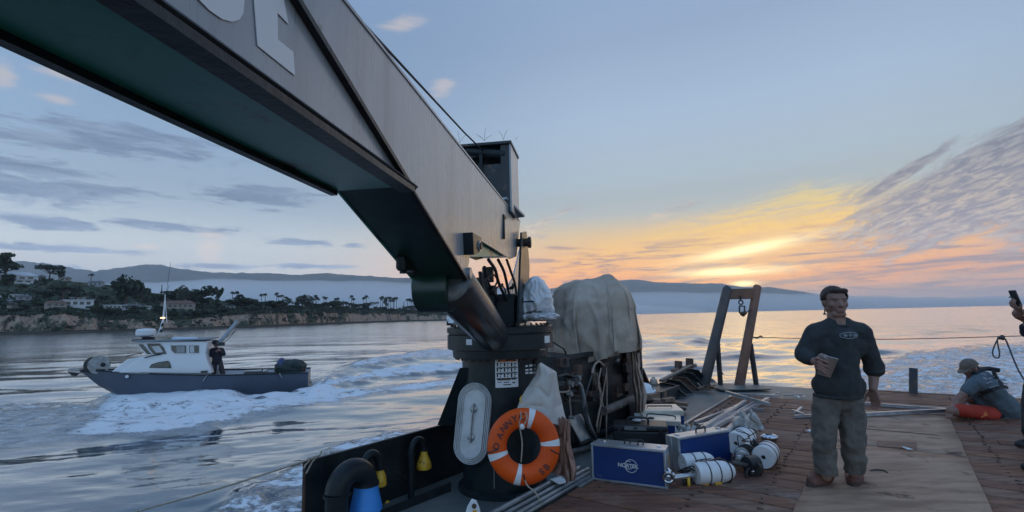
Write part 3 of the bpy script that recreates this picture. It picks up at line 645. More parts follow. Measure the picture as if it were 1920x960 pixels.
# --- boom
S0, S1 = -.74, -1.06
t_k = 1.86
root_poly = [(1.06, 2.43), (1.86, 2.15), (2.75, 1.83), (2.84, 1.93), (2.88, 2.11), (4.36, 2.125), (4.72, 2.19), (5.05, 2.62), (4.9, 2.60), (1.30, 2.60), (1.12, 2.53)]
# upper root section of the boom: two side plates, top, sloping belly
def plate(name, poly, s, th, m, **k): return MB().prism([Cr(t, s, z) for t, z in poly], SD*th).build(name, m, crane, **k)
lower = [(-2.2, 2.145), (1.86, 2.145), (1.06, 2.43), (1.12, 2.53), (1.32, 2.60), (-2.2, 2.60)]
MB().box(Cr(-2.21, -.9, 2.37), (.008, .165, .235), CAX).build('boom_end_plate', crane_blk, crane)
pl_ = plate('boom_side', lower, S0-.012, .012, crane_grey)
pr_ = plate('boom_root_side', root_poly, S0-.006, .014, crane_grey)
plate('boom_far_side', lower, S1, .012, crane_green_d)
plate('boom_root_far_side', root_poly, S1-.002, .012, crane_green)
MB().box(Cr(1.35, -.9, 2.594), (3.6, .156, .006), CAX).build('boom_top', crane_grey, crane)
MB().box(Cr(-.17, (S0+S1)/2, 2.150), (2.03, .158, .006), CAX).build('boom_underside', crane_green, crane)
# belly of the root, sloping down to the cylinder lug
bz = [(1.86, 2.15), (2.75, 1.83)]
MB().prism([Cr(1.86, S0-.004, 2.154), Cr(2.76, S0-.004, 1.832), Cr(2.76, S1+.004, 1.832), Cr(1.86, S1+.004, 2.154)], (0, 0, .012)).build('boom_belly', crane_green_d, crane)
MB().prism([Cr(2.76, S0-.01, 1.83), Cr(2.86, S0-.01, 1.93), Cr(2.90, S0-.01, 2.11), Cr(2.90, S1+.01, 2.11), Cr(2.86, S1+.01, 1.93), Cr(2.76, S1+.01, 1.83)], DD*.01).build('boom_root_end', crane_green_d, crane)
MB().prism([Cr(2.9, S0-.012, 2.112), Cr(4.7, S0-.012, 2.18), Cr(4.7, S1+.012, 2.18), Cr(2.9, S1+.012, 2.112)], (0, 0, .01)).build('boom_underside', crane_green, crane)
# inner green web seen in the triangular opening
MB().prism([Cr(2.89, -.775, 2.13), Cr(4.25, -.775, 2.14), Cr(2.89, -.775, 1.97)], SD*.01).build('inner_web', crane_green, crane)
MB().prism([Cr(2.70, -.742, 2.09), Cr(2.93, -.742, 2.095), Cr(2.86, -.742, 1.99), Cr(2.72, -.742, 1.96)], SD*.07).build('lug_plate', crane_blk, crane, bevel=.004)
# black flange along the lower edge and the welded rib running up the side
MB().tube([Cr(-2.2, S0+.016, 2.150), Cr(1.90, S0+.016, 2.150)], .018, 4).build('bottom_flange', steel_blk, crane, smooth=0)
MB().bar(Cr(-2.2, S0+.004, 2.128), Cr(1.86, S0+.004, 2.128), .06, .022).build('bottom_flange', steel_blk, crane)
MB().bar(Cr(-2.2, S1-.004, 2.135), Cr(1.86, S1-.004, 2.135), .03, .02).build('bottom_flange', steel_blk, crane)
MB().bar(Cr(.98, S0+.012, 2.458), Cr(1.86, S0+.012, 2.146), .022, .018).build('side_rib', steel_blk, crane)
MB().bar(Cr(1.86, S0+.008, 2.142), Cr(2.76, S0+.008, 1.822), .024, .012).build('side_rib', steel_blk, crane)
MB().bar(Cr(-2.2, S0+.006, 2.597), Cr(4.9, S0+.006, 2.597), .014, .012).build('top_flange', crane_grey, crane)
# lettering on the boom: the tail of a word painted in white, read from the right hand side
def side_text(pts, name='painted_letter'):
    P = [on_s(x, y, S0+.0015) for x, y in pts]; return MB().prism(P, SD*.002).build(name, white_paint, crane, smooth=0)
side_text([(474, -14), (528, -14), (540, 46), (519, 24), (520, 74), (549, 98), (552, 142), (482, 86)])
Up = [on_s(x, y, S0+.0015) for x, y in [(318, -60), (340, -30), (372, 0), (392, 20), (415, 36), (434, 41), (448, 37), (455, 24), (457, 0), (455, -30)]]
MB().prism(Up, SD*.002).build('painted_letter', white_paint, crane, smooth=0)
# counter box on the boom root (hydraulic winch housing): top plate, two cheeks, back
bx0, bx1 = -1.17, -.70; bt0 = 4.30; tb = on_t(962, 264, bt0)[2]; bb = on_t(966, 392, bt0)[2]
winch_m = mat('weathered_black_steel', (.020, .024, .026), .5, col2=(.032, .036, .038), scale=3, bump=.5, bscale=25, col3=(.16, .085, .05), scale3=5, thr3=(.56, .68))
MB().box(Cr(bt0+.22, (bx0+bx1)/2, tb-.012), (.24, (bx1-bx0)/2+.01, .012), CAX).build('winch_top_plate', winch_m, crane)
MB().box(Cr(bt0+.22, bx1-.006, (tb+bb)/2-.02), (.22, .008, (tb-bb)/2), CAX).build('winch_side_plate', crane_grey, crane)
MB().box(Cr(bt0+.010, bx1-.05, (tb+bb)/2-.02), (.006, .045, (tb-bb)/2-.01), CAX).build('winch_front_plate', winch_m, crane)
MB().box(Cr(bt0+.016, (bx0+bx1)/2-.03, bb+(tb-bb)*.34), (.006, (bx1-bx0)/2-.03, (tb-bb)*.34), CAX).build('winch_front_plate', winch_m, crane)
MB().box(Cr(bt0+.40, (bx0+bx1)/2, (tb+bb)/2), (.01, (bx1-bx0)/2, (tb-bb)/2), CAX).build('winch_back_plate', winch_m, crane)
MB().box(Cr(bt0+.22, (bx0+bx1)/2-.01, bb+.004), (.2, (bx1-bx0)/2-.02, .006), CAX).build('winch_floor', winch_m, crane)
MB().tube([on_t(868, 284, bt0+.04), on_t(948, 290, bt0+.04)], .045, 16).build('winch_drum', crane_blk, crane)
MB().bar(on_t(902, 290, bt0), on_t(902, 345, bt0), .03, .03, up=SD).build('winch_post', steel_blk, crane)
MB().bar(on_t(944, 372, bt0-.02), on_t(978, 406, bt0+.35), .07, .02).build('mount_rail', crane_grey, crane)
for (x, y, pts) in [(862, 268, [(-4, -22), (14, -16)]), (908, 264, [(-16, -12), (3, -24), (14, -10), (-10, -8)]), (944, 262, [(-9, -16), (8, -18)]), (966, 262, [(6, -6)])]:
    for dx_, dy_ in pts:
        MB().tube(crv([on_t(x, y, bt0+.1), on_t(x+dx_*.5, y+dy_*.7, bt0+.1), on_t(x+dx_, y+dy_, bt0+.1)], 3), .0014, 4).build('bird_wire', steel_blk, crane)
# hoist rope above the boom
MB().tube([on_t(905, 282, 4.3), on_t(870, 248, 3.7), on_t(640, 0, 1.55), Cr(-2.1, -.8, 2.63)], .0068, 8).build('hoist_rope', rubber, crane)
# lift cylinder: barrel, rounded end shell, rod eye
ca, cb = Cr(2.84, -.845, 1.80), Cr(4.20, -.90, 1.47); ax_ = nrm(cb-ca)
cyl_m = mat('black_cylinder_gloss', (.016, .020, .021), .24, col2=(.03, .034, .036), scale=3, bump=.1, spec=.8, col3=(.07, .035, .02), scale3=9, thr3=(.66, .74))
MB().tube([ca-ax_*.08, ca-ax_*.06, ca-ax_*.02, cb, cb+ax_*.1], [.08, .125, .148, .150, .15], 32).build('lift_cylinder', cyl_m, crane)
mb = MB()
hs = [Cr(2.74, 0, 1.84)+0*ZD]
prof = [(2.72, 1.86), (2.70, 1.79), (2.715, 1.72), (2.76, 1.665), (2.83, 1.635), (2.91, 1.64), (3.02, 1.70), (3.06, 1.90), (2.9, 2.0)]
mb.prism([Cr(t, S0-.10, z) for t, z in prof], -SD*.21); mb.build('cylinder_lug', crane_green_d, crane, smooth=60, bevel=.006)
for sgn, tt in ((S0+.02, 0), ):
    MB().cyl(Cr(2.86, S0-.04, 2.03), Cr(2.86, S0+.075, 2.03), .034, n=20).build('pivot_pin', crane_grey, crane)
    MB().cyl(Cr(2.86, S0+.075, 2.03), Cr(2.86, S0+.083, 2.03), .022, n=16).build('pin_cap', steel_blk, crane)
MB().cyl(Cr(2.80, S0-.05, 1.86), Cr(2.80, S0+.03, 1.86), .035, n=16).build('cylinder_pin', crane_grey, crane)
for (x, y, r_) in [(756, 506, .02), (775, 508, .026), (748, 497, .016)]:
    p_ = on_s(x, y, S1+.03); MB().cyl(p_+ZD*.03, p_-ZD*.02, r_, n=8).build('bolt', steel_blk, crane)
mb = MB(); mb.prism([on_s(742, 480, S1+.02), on_s(790, 485, S1+.02), on_s(795, 512, S1+.02), on_s(778, 517, S1+.02), on_s(760, 508, S1+.02), on_s(744, 508, S1+.02)], SD*.05); mb.build('end_bracket', crane_blk, crane, bevel=.005)
# mast cheeks at the pivot
mb = MB(); mb.prism([on_s(975, 436, -.69), on_s(984, 434, -.69), on_s(990, 500, -.69), on_s(984, 606, -.69), on_s(968, 607, -.69)], SD*.02); mb.build('mast_cheek', crane_blk, crane, bevel=.003)
mb = MB(); mb.prism([on_s(978, 445, -1.0), on_s(989, 470, -1.0), on_s(993, 610, -1.0), on_s(905, 610, -1.0), on_s(960, 520, -1.0)], SD*.02); mb.build('mast_cheek', crane_grey, crane, bevel=.003)
pin = on_s(981, 455, -.69); MB().cyl(pin-SD*.12, pin+SD*.055, .042, n=18).build('pivot_pin', rust, crane)
MB().cyl(pin+SD*.05, pin+SD*.08, .058, n=8).build('pin_cap', rust, crane)
MB().bar(on_s(987, 505, -.72), on_s(990, 560, -.72), .035, .02).build('mast_rib', crane_grey, crane)
MB().box(Cr(4.62, -.90, 1.66), (.16, .18, .15), CAX).build('mast_base', crane_blk, crane, bevel=.01)
pr2 = on_s(944, 405, S0+.01); MB().bar(pr2, on_s(945, 448, S0+.02), .014, .02, up=SD).build('grease_line', steel_blk, crane)
MB().bar(pr2-DD*.02, pr2+DD*.09, .02, .02).build('grease_line', steel_blk, crane)
# hoses from the boom to the mast, each its own
hz_ = [[(916, 487), (928, 505), (935, 530), (948, 560), (958, 590)], [(934, 487), (945, 510), (952, 540), (960, 575)], [(950, 487), (958, 510), (966, 535), (970, 568)], [(908, 500), (915, 530), (930, 560), (945, 590)], [(900, 510), (905, 540), (922, 570), (938, 600)],
       [(925, 545), (940, 535), (948, 548), (940, 560), (930, 552)], [(908, 525), (925, 515), (932, 528), (922, 545)], [(950, 565), (963, 556), (970, 570), (958, 585)]]
for i, h_ in enumerate(hz_):
    s_ = -.80-.035*(i % 4); MB().tube(crv([on_s(x, y, s_) for x, y in h_], 6), .014 if i < 5 else .008, 9).build('hydraulic_hose', rubber, crane)
for i in range(16):
    x, y = random.uniform(902, 968), random.uniform(530, 598); c = on_s(x, y, -.82-.1*random.random())
    MB().cyl(c, c+nrm(rng.normal(size=3))*random.uniform(.02, .05), random.uniform(.010, .02), n=6).build('hose_fitting', random.choice([rust, steel_blk, steel_blk]), crane)
for (x0, y0, w, h_) in [(905, 540, .05, .09), (920, 560, .07, .12), (950, 585, .09, .07), (915, 515, .03, .07)]:
    MB().box(on_s(x0, y0, -.95), (w, .05, h_), CAX).build('valve_block', crane_blk, crane, bevel=.006)
# stickers and the pictogram board on the pedestal
def on_cyl(px, py, r):
    d = ray(px, py); o_ = CAM[:2]-PC[:2]; a = d[0]**2+d[1]**2; b = 2*(o_@d[:2]); c = o_@o_-r*r; D_ = max(b*b-4*a*c, 0)
    return CAM+d*((-b-math.sqrt(D_))/(2*a))
def curved(x0, y0, x1, y1, r, name, m, n=8, th=.002):
    a, b = on_cyl(x0, y0, r), on_cyl(x1, y1, r); A0 = math.atan2(a[1]-PC[1], a[0]-PC[0]); A1 = math.atan2(b[1]-PC[1], b[0]-PC[0]); mb = MB(); rows = []
    for rr, z in ((r-th, a[2]), (r, a[2]), (r, b[2]), (r-th, b[2])): rows.append([(PC[0]+rr*math.cos(A0+(A1-A0)*i/n), PC[1]+rr*math.sin(A0+(A1-A0)*i/n), z) for i in range(n+1)])
    mb.grid(rows); return mb.build(name, m, crane, smooth=0)
sign_w = mat('sign_white', (.55, .57, .58), .45); sign_o = mat('sign_orange', (.70, .14, .03), .5); sign_k = mat('sign_black', (.03, .03, .032), .5)
def sg(fx, fy): return 929+fx*43, 668+fy*56
RS = PR+.004
curved(928, 667, 972, 725, RS, 'signal_board', sign_w, th=.004)
def cell(x0, y0, x1, y1, m, off=.002, nm='pictogram'): 
    a = sg(x0, y0); b = sg(x1, y1); return curved(a[0], a[1], b[0], b[1], RS+off, nm, m, 3)
cell(.08, .06, .92, .165, sign_o, nm='sign_header')
for r_ in range(3):
    for c in range(3):
        x0 = .05+.31*c; y0 = .21+.18*r_
        cell(x0, y0, x0+.07, y0+.13, sign_k); cell(x0+.13, y0+.02, x0+.24, y0+.05, sign_k); cell(x0+.15, y0+.08, x0+.19, y0+.14, rust if c else sign_k)
    cell(.04, .375+.18*r_, .96, .382+.18*r_, sign_k, .0025, 'rule')
cell(.08, .765, .66, .80, rust); cell(.70, .75, .90, .775, sign_k); cell(.08, .86, .28, .88, sign_k); cell(.36, .86, .6, .88, sign_k); cell(.74, .86, .86, .90, rust)
cell(.34, .94, .68, .96, sign_k)
curved(874, 636, 885, 647, PR+.147, 'sticker', sign_w); curved(1021, 630, 1031, 642, PR+.147, 'sticker', sign_w); curved(1012, 647, 1023, 655, PR+.098, 'sticker', sign_w)
for (x, y, w) in [(985, 685, 5), (992.5, 684, 6), (1001, 683, 6), (985, 692.5, 6), (993, 691.5, 5), (1001, 690.5, 5), (985, 698, 6), (993, 697.5, 6), (1000, 697, 5)]:
    curved(x, y, x+w, y+2.6, RS, 'sticker', sign_w, 2)
tx = text('CRANE SIGNALS', 'sign_title', .022, (on_cyl(950, 674.5, RS+.003)), SD*1+0*DD, ZD, sign_k, crane, .0005, font_bold=.0008)
MB().bar(on_cyl(1006, 655, PR+.01)+ZD*.02, on_cyl(1007, 700, PR+.03), .04, .02, up=SD).build('hanger_bracket', steel_blk, crane)
# oval hatch on its trunk, leaning against the pedestal
hx = on_y(886, 793, 4.62); hn = nrm(np.array([-.30, -.93, .12])); hxx = nrm(np.cross(ZD, hn)); hyy = np.cross(hn, hxx)
if hxx[0] < 0: hxx = -hxx
hyy = nrm(np.cross(hxx, hn)); hyy = hyy if hyy[2] > 0 else -hyy
tl = R_(4); a_, b_ = hxx*math.cos(tl)-hyy*math.sin(tl), hyy*math.cos(tl)+hxx*math.sin(tl)
HW, HH = .165, .36
def oval(k, off, n=48):
    out = []
    for i in range(n):
        a = 2*math.pi*i/n; r_ = HW*k if True else 0; st_ = (HH-HW)
        x = (HW*k)*math.cos(a); y = (HW*k)*math.sin(a)+(st_ if math.sin(a) >= 0 else -st_); out.append(hx+a_*x+b_*y+hn*off)
    return out
hat = thing('oval_hatch', 'oval ribbed grey hatch lid standing on its black trunk beside the crane pedestal', 'hatch', [hx[0], hx[1], .3])
def ring(levels, name, m):
    mb = MB(); rows = [oval(k, o_) for k, o_ in levels]; n = len(rows[0]); vs = [p for r_ in rows for p in r_]
    fs = [(i*n+j, i*n+(j+1) % n, (i+1)*n+(j+1) % n, (i+1)*n+j) for i in range(len(rows)-1) for j in range(n)]
    fs += [tuple(range(n-1, -1, -1)), tuple((len(rows)-1)*n+j for j in range(n))]; mb.add(vs, fs); return mb.build(name, m, hat)
hatch_m = mat('cast_grey_hatch', (.42, .43, .43), .42, metal=.2, col2=(.32, .33, .33), scale=5, bump=.3, bscale=40)
ring([(1.10, -.34), (1.10, -.035), (1.04, -.025), (.9, -.02)], 'trunk', crane_blk)
ring([(1.0, -.022), (1.0, .0), (.985, .012), (.95, .012), (.935, -.004), (.905, -.004), (.89, .013), (.85, .013), (.835, -.004), (.805, -.004), (.79, .014), (.75, .014), (.735, -.003), (.705, -.003), (.69, .015), (.65, .015), (.63, .002), (.3, .002)], 'lid', hatch_m)
for sg_ in (1, -1):
    MB().ball(hx+b_*sg_*.125+hn*.006, (.036, .036, .008), 16, 6, (a_, b_, hn)).build('hand_recess', galv, hat)
MB().tube([hx+b_*.165+hn*.02, hx-b_*.165+hn*.02], .0075, 8).build('handle', galv, hat)
MB().tube([hx+b_*.165+hn*.0, hx+b_*.165+hn*.024], .009, 8).build('handle_end', galv, hat); MB().tube([hx-b_*.165+hn*.0, hx-b_*.165+hn*.024], .009, 8).build('handle_end', galv, hat)
# ---------------------------------------------------------------- life ring
ring_o = mat('orange_life_ring', (.58, .070, .006), .5, col2=(.47, .052, .005), scale=3, bump=.2, bscale=30, col3=(.30, .05, .02), scale3=9, thr3=(.62, .72), spec=.3)
refl = mat('reflective_tape', (.60, .66, .72), .35, col2=(.5, .55, .6), scale=12)
rc = on_y(982, 836, 4.12); rn = nrm(np.array([.10, -1, .16])); rx = nrm(np.cross(ZD, rn)); rx = rx if rx[0] > 0 else -rx; ry = np.cross(rn, rx); ry = ry if ry[2] > 0 else -ry
PXM = np.linalg.norm(rc-CAM)/FPX*.965
RO, RI = 66*PXM, 31*PXM; Rm, rm_ = (RO+RI)/2, (RO-RI)/2
lr = thing('life_ring', 'orange life ring lettered DANNY C and SB with white bands', 'life ring', rc-ry*RO)
def ring_pt(a, rad_, off): return rc+rx*rad_*math.cos(a)+ry*rad_*math.sin(a)+rn*off
def tor(a0, a1, k, n, name, m, closed=False):
    mb = MB(); rows = []
    for i in range(n+(0 if closed else 1)):
        a = a0+(a1-a0)*i/n; rows.append([rc+(rx*math.cos(a)+ry*math.sin(a))*(Rm+rm_*k*math.cos(b))+rn*(rm_*.80*k*math.sin(b)) for b in np.linspace(0, 2*math.pi, 25)[:-1]])
    vs = [p for r_ in rows for p in r_]; m_ = len(rows); fs = [(i*24+j, i*24+(j+1) % 24, ((i+1) % m_)*24+(j+1) % 24, ((i+1) % m_)*24+j) for i in range(m_ if closed else m_-1) for j in range(24)]
    mb.add(vs, fs); return mb.build(name, m, lr, smooth=180)
tor(0, 2*math.pi, 1., 72, 'ring', ring_o, True)
for (x, y) in [(996, 789), (1032, 833), (969, 886), (931, 850)]:
    a = math.atan2(-(y-836), x-982); tor(a-.095, a+.095, 1.018, 4, 'reflective_band', refl)
letter_m = mat('ring_lettering', (.10, .018, .012), .5)
def ltr(ch, x, y, rot):
    a = math.atan2(-(y-836), x-982); dd = math.hypot(x-982, y-836)*PXM; q = ring_pt(a, dd, math.sqrt(max(rm_**2-(dd-Rm)**2, 0))*.80+.003)
    r_ = R_(rot); text(ch, 'ring_letter', .070, q, rx*math.cos(r_)+ry*math.sin(r_), -rx*math.sin(r_)+ry*math.cos(r_), letter_m, lr, .0025, font_bold=.0022)
for ch, x, y, rot in [('D', 932, 833, 76), ('A', 939, 816, 58), ('N', 946, 804, 42), ('N', 955, 796, 30), ('Y', 966, 789, 16), ('C', 979, 786, 2), ('S', 1011, 879, 36), ('B', 1020, 872, 46)]: ltr(ch, x, y, rot)
MB().tube(crv([on_y(976, 772, 4.02), on_y(977, 782, 3.99), on_y(974, 796, 3.98), on_y(979, 830, 4.0), on_y(977, 866, 4.0)], 5), .0055, 7).build('grab_rope', rope_m, lr)
MB().ball(on_y(979, 800, 3.985), (.022, .014, .024), 10, 6).build('rope_clip', white_pl, lr)
MB().tube(crv([on_y(986, 772, 4.02), on_y(988, 785, 3.985), on_y(982, 798, 3.98)], 4), .006, 7).build('grab_rope', rope_m, lr)
for (p0, p1) in [((915, 849), (934, 843)), ((1033, 844), (1048, 852)), ((981, 888), (984, 899))]:
    MB().tube([on_y(*p0, 4.05), on_y((p0[0]+p1[0])/2, (p0[1]+p1[1])/2, 3.97), on_y(*p1, 4.0)], .006, 6).build('lashing', rubber, lr)
MB().tube(crv([on_y(984, 899, 4.02), on_y(990, 912, 4.0), on_y(1003, 922, 3.97), on_y(1013, 940, 3.95)], 5), .0055, 7).build('trailing_line', rope_m, lr)
# small white fairlead with a hole, on the steel deck
q = on_y(886, 952, 3.95); mb = MB(); pts = [(870, 970), (876, 951), (884, 937), (893, 940), (899, 955), (902, 972)]
mb.prism([on_y(x, y, 3.95) for x, y in pts], (0, .03, 0)); cl = mb.build('deck_lug', white_pl, None, loc=q, bevel=.004); tag(cl, 'chipped white and yellow steel lug with a round hole at the bottom of the pedestal', 'lug')
MB().cyl(on_y(889, 949, 3.945)-np.array([0, .004, 0]), on_y(889, 949, 3.945)+np.array([0, .02, 0]), .018, n=16).build('eye', rust, cl)
MB().cyl(on_y(890, 960, 3.945)-np.array([0, .003, 0]), on_y(890, 960, 3.945)+np.array([0, .02, 0]), .016, n=12).build('yellow_patch', yellow_pl, cl)
for (x0, y0, x1, y1) in [(951, 900, 955, 960), (926, 880, 927, 916)]:
    MB().tube([on_cyl(x0, y0, PR+.008), on_cyl(x1, y1, PR+.008)], .005, 6).build('drain_pipe', steel_blk if x0 > 940 else galv, crane)
# ---------------------------------------------------------------- cloth helpers
def crease(p, s, o, k=3.):
    """sharp folds: ridges where a stretched noise passes through zero"""
    return (1-min(1, abs(nz(p, s, o))*k))**1.5
def lump(name, m, ctr, rad_, parent=None, loc=None, ax=WAX, n=(64, 44), sq=2.6, amp=.05, fs=1.6, seed=0., base=.55, top=1., tie=None, shape=None, low=1.):
    """draped closed body: superellipsoid with creases, tied in near its foot"""
    ctr = np.asarray(ctr, float); rows = []
    for i in range(n[1]+1):
        t = i/n[1]; th = math.pi*(t*.80); row = []
        for j in range(n[0]):
            ph = 2*math.pi*j/n[0]; c, s_ = math.cos(ph), math.sin(ph); st_, ct = math.sin(th), math.cos(th)
            r0 = (abs(st_*c)**sq+abs(st_*s_)**sq+abs(ct)**sq)**(-1/sq) if True else 1
            d = np.array([st_*c, st_*s_, ct])*r0
            if ct < 0: d[:2] *= 1+base*(-ct)*0
            q = (c*1.2, s_*1.2, t*1.3)
            f = amp*(1.0*crease((c*1.1+t*.3, s_*1.1-t*.4, t*.7), fs, seed, 3.2)+.7*crease((c*1.3-t*1.5, s_*1.6+t, t*2), fs*1.2, seed+9, 3.)-.5+.5*nz(q, 2.2, seed+4))
            f += amp*.25*nz((c*3, s_*3, t*5), 2.5, seed)
            g1 = math.sin(ph*6+3.2*nz((c, s_, t*1.3), 1.1, seed+2)+t*3); f += amp*.9*(abs(g1)**.6-.6)*min(1, .25+t)
            f += amp*.9*(mnoise.ridged_multi_fractal(Vector((c*1.3+seed, s_*1.3, t*2.2)), 1., 2.1, 4, 1., 2.)*.5-.6)
            if tie: f -= tie*math.exp(-((t-.86)/.06)**2)-tie*.25*math.sin(ph*17+3*nz(q, 2, seed))*max(0, t-.7)
            sc = 1+f
            if shape: sc *= shape(c, s_, t)
            row.append(ctr+ax[0]*d[0]*rad_[0]*sc+ax[1]*d[1]*rad_[1]*sc+ax[2]*d[2]*rad_[2]*(1+f*.7)*(low if d[2] < 0 else 1))
        rows.append(row)
    w = n[0]; vs = [p for r_ in rows for p in r_]; fs_ = [(i*w+j, (i+1)*w+j, (i+1)*w+(j+1) % w, i*w+(j+1) % w) for i in range(n[1]) for j in range(w)]
    fs_.append(tuple(n[1]*w+j for j in range(w)))
    return MB().add(vs, fs_).build(name, m, parent, loc=loc, smooth=70)
def taut(name, m, ctr, rad_, parent, npt=46, seed=0, vox=.02, disp=.03, ds=.12, zlow=-.25, shape=None, fold=.02, smooth=3, extra=()):
    """cloth pulled tight over hard things: flat panels meeting in straight creases, then small folds"""
    rg = np.random.default_rng(seed); pts = []
    for i in range(npt):
        d = rg.normal(size=3); d /= np.linalg.norm(d); d[2] = abs(d[2]); d /= np.linalg.norm(d)
        r0 = (abs(d[0])**2.6+abs(d[1])**2.6+abs(d[2])**2.6)**(-1/2.6); q = d*r0*rg.uniform(.95, 1.03)
        if shape: q = shape(q)
        pts.append(np.asarray(ctr)+q*np.array(rad_))
    for i in range(14):
        a = 2*math.pi*i/14+rg.uniform(-.1, .1); k_ = rg.uniform(.90, 1.02); q = np.array([math.cos(a)*k_, math.sin(a)*k_, zlow])
        if shape: q = shape(q)
        pts.append(np.asarray(ctr)+q*np.array(rad_))
    o = MB().hull(pts).build(name, m, parent, smooth=180); o = remesh(o, vox, smooth, 0, fac=.5); me_ = o.data; L_ = np.array(parent['_l']); n_ = len(me_.vertices)
    co = np.empty(n_*3); me_.vertices.foreach_get('co', co); co = co.reshape(-1, 3); no = np.empty(n_*3); me_.vertices.foreach_get('normal', no); no = no.reshape(-1, 3)
    for i in range(n_):
        p_ = co[i]; s_ = 1/ds; q = (p_[0]*s_*.35, p_[1]*s_*.35, p_[2]*s_*.35); w = nz(q, 1.1, seed+3.)
        f = crease((q[0]+w*.8, q[1], q[2]*.55+w*.5), 1., seed+.5, 4.)+.8*crease((q[0]*1.6+q[2]*1.1, q[1]*1.6, q[2]*.5-q[0]), 1., seed+7.5, 4.)+.6*crease((q[0]*2.6, q[1]*2.6-q[2], q[2]*2.), 1., seed+17.5, 3.)
        low_ = max(0., min(1., (ctr[2]+rad_[2]*.25-(p_[2]+L_[2]))/(rad_[2]*.6)))
        ga = math.atan2(p_[1]+L_[1]-ctr[1], p_[0]+L_[0]-ctr[0]); g_ = abs(math.sin(ga*7+2.2*w))**.7
        co[i] = p_+no[i]*(fold*(f-.5)+fold*1.4*low_*(g_-.6)+disp*.4*nz(q, 1.6, seed+30))
    me_.vertices.foreach_set('co', co.ravel()); me_.update(); return o
def drape(name, m, parent, colliders, top, R, n=84, frames=46, post=None, seed=0):
    """let a round sheet fall over solid shapes and keep the shape it takes"""
    tmp = []
    for (c, r, e) in colliders:
        bm = bmesh.new(); bmesh.ops.create_uvsphere(bm, u_segments=32, v_segments=22, radius=1)
        for v in bm.verts:
            x, y, z = v.co; k_ = (abs(x)**e+abs(y)**e+abs(z)**e)**(-1/e); v.co = (x*k_*r[0], y*k_*r[1], z*k_*r[2])
        me_ = bpy.data.meshes.new('collider'); bm.to_mesh(me_); bm.free(); o = bpy.data.objects.new('collider', me_); COL.objects.link(o); o.location = tuple(c); o.modifiers.new('c', 'COLLISION'); o.collision.thickness_outer = .02; o.collision.cloth_friction = 18; tmp.append(o)
    vs, fs = [], []
    for i in range(n+1):
        for j in range(n+1):
            x, y = -1+2*i/n, -1+2*j/n; vs.append((top[0]+x*math.sqrt(1-y*y/2)*R, top[1]+y*math.sqrt(1-x*x/2)*R, top[2]+.03*nz((x*2, y*2, 0), 1.5, seed)))
    for i in range(n):
        for j in range(n): a = i*(n+1)+j; fs.append((a, a+n+1, a+n+2, a+1))
    me_ = bpy.data.meshes.new('sheet'); me_.from_pydata(vs, [], fs); o = bpy.data.objects.new('sheet', me_); COL.objects.link(o)
    cm = o.modifiers.new('cloth', 'CLOTH'); st2 = cm.settings; st2.quality = 6; st2.mass = .4; st2.tension_stiffness = 25; st2.compression_stiffness = 25; st2.shear_stiffness = 8; st2.bending_stiffness = .7; st2.air_damping = 1
    cm.collision_settings.distance_min = .012; cm.collision_settings.use_self_collision = False; cm.point_cache.frame_end = frames
    for f in range(1, frames): S.frame_set(f)
    dg = bpy.context.evaluated_depsgraph_get(); me2 = bpy.data.meshes.new_from_object(o.evaluated_get(dg)); me2.name = name
    for q in tmp+[o]: bpy.data.objects.remove(q)
    S.frame_set(1); L_ = np.array(parent['_l']); nv = len(me2.vertices); co = np.empty(nv*3); me2.vertices.foreach_get('co', co); co = co.reshape(-1, 3); no = np.empty(nv*3); me2.vertices.foreach_get('normal', no); no = no.reshape(-1, 3)
    for i in range(nv):
        p_ = co[i].copy(); q = p_*2.1; w = nz(q, .8, seed+3.)
        f = .9*crease((q[0]+w*.7, q[1], q[2]*.7+w*.5), 1., seed+.5, 4.)+.7*crease((q[0]*1.5+q[2]*1.3, q[1]*1.5, q[2]*.7-q[0]), 1., seed+7.5, 4.)+.5*crease((q[0]*2.6-q[2]*.6, q[1]*2.6, q[2]*2.4), 1., seed+17.5, 3.2)+.35*nz(q, 3.1, seed+2)
        p_ = p_+no[i]*.026*(f-.6); co[i] = post(p_) if post else p_
    me2.vertices.foreach_set('co', (co-L_).ravel()); me2.polygons.foreach_set('use_smooth', [True]*len(me2.polygons)); me2.materials.clear(); me2.materials.append(m)
    ob = bpy.data.objects.new(name, me2); COL.objects.link(ob); ob.parent = parent; ob['_l'] = tuple(L_)
    s5 = ob.modifiers.new('s', 'SOLIDIFY'); s5.thickness = .006; s6 = ob.modifiers.new('d', 'SUBSURF'); s6.levels = s6.render_levels = 1; return ob
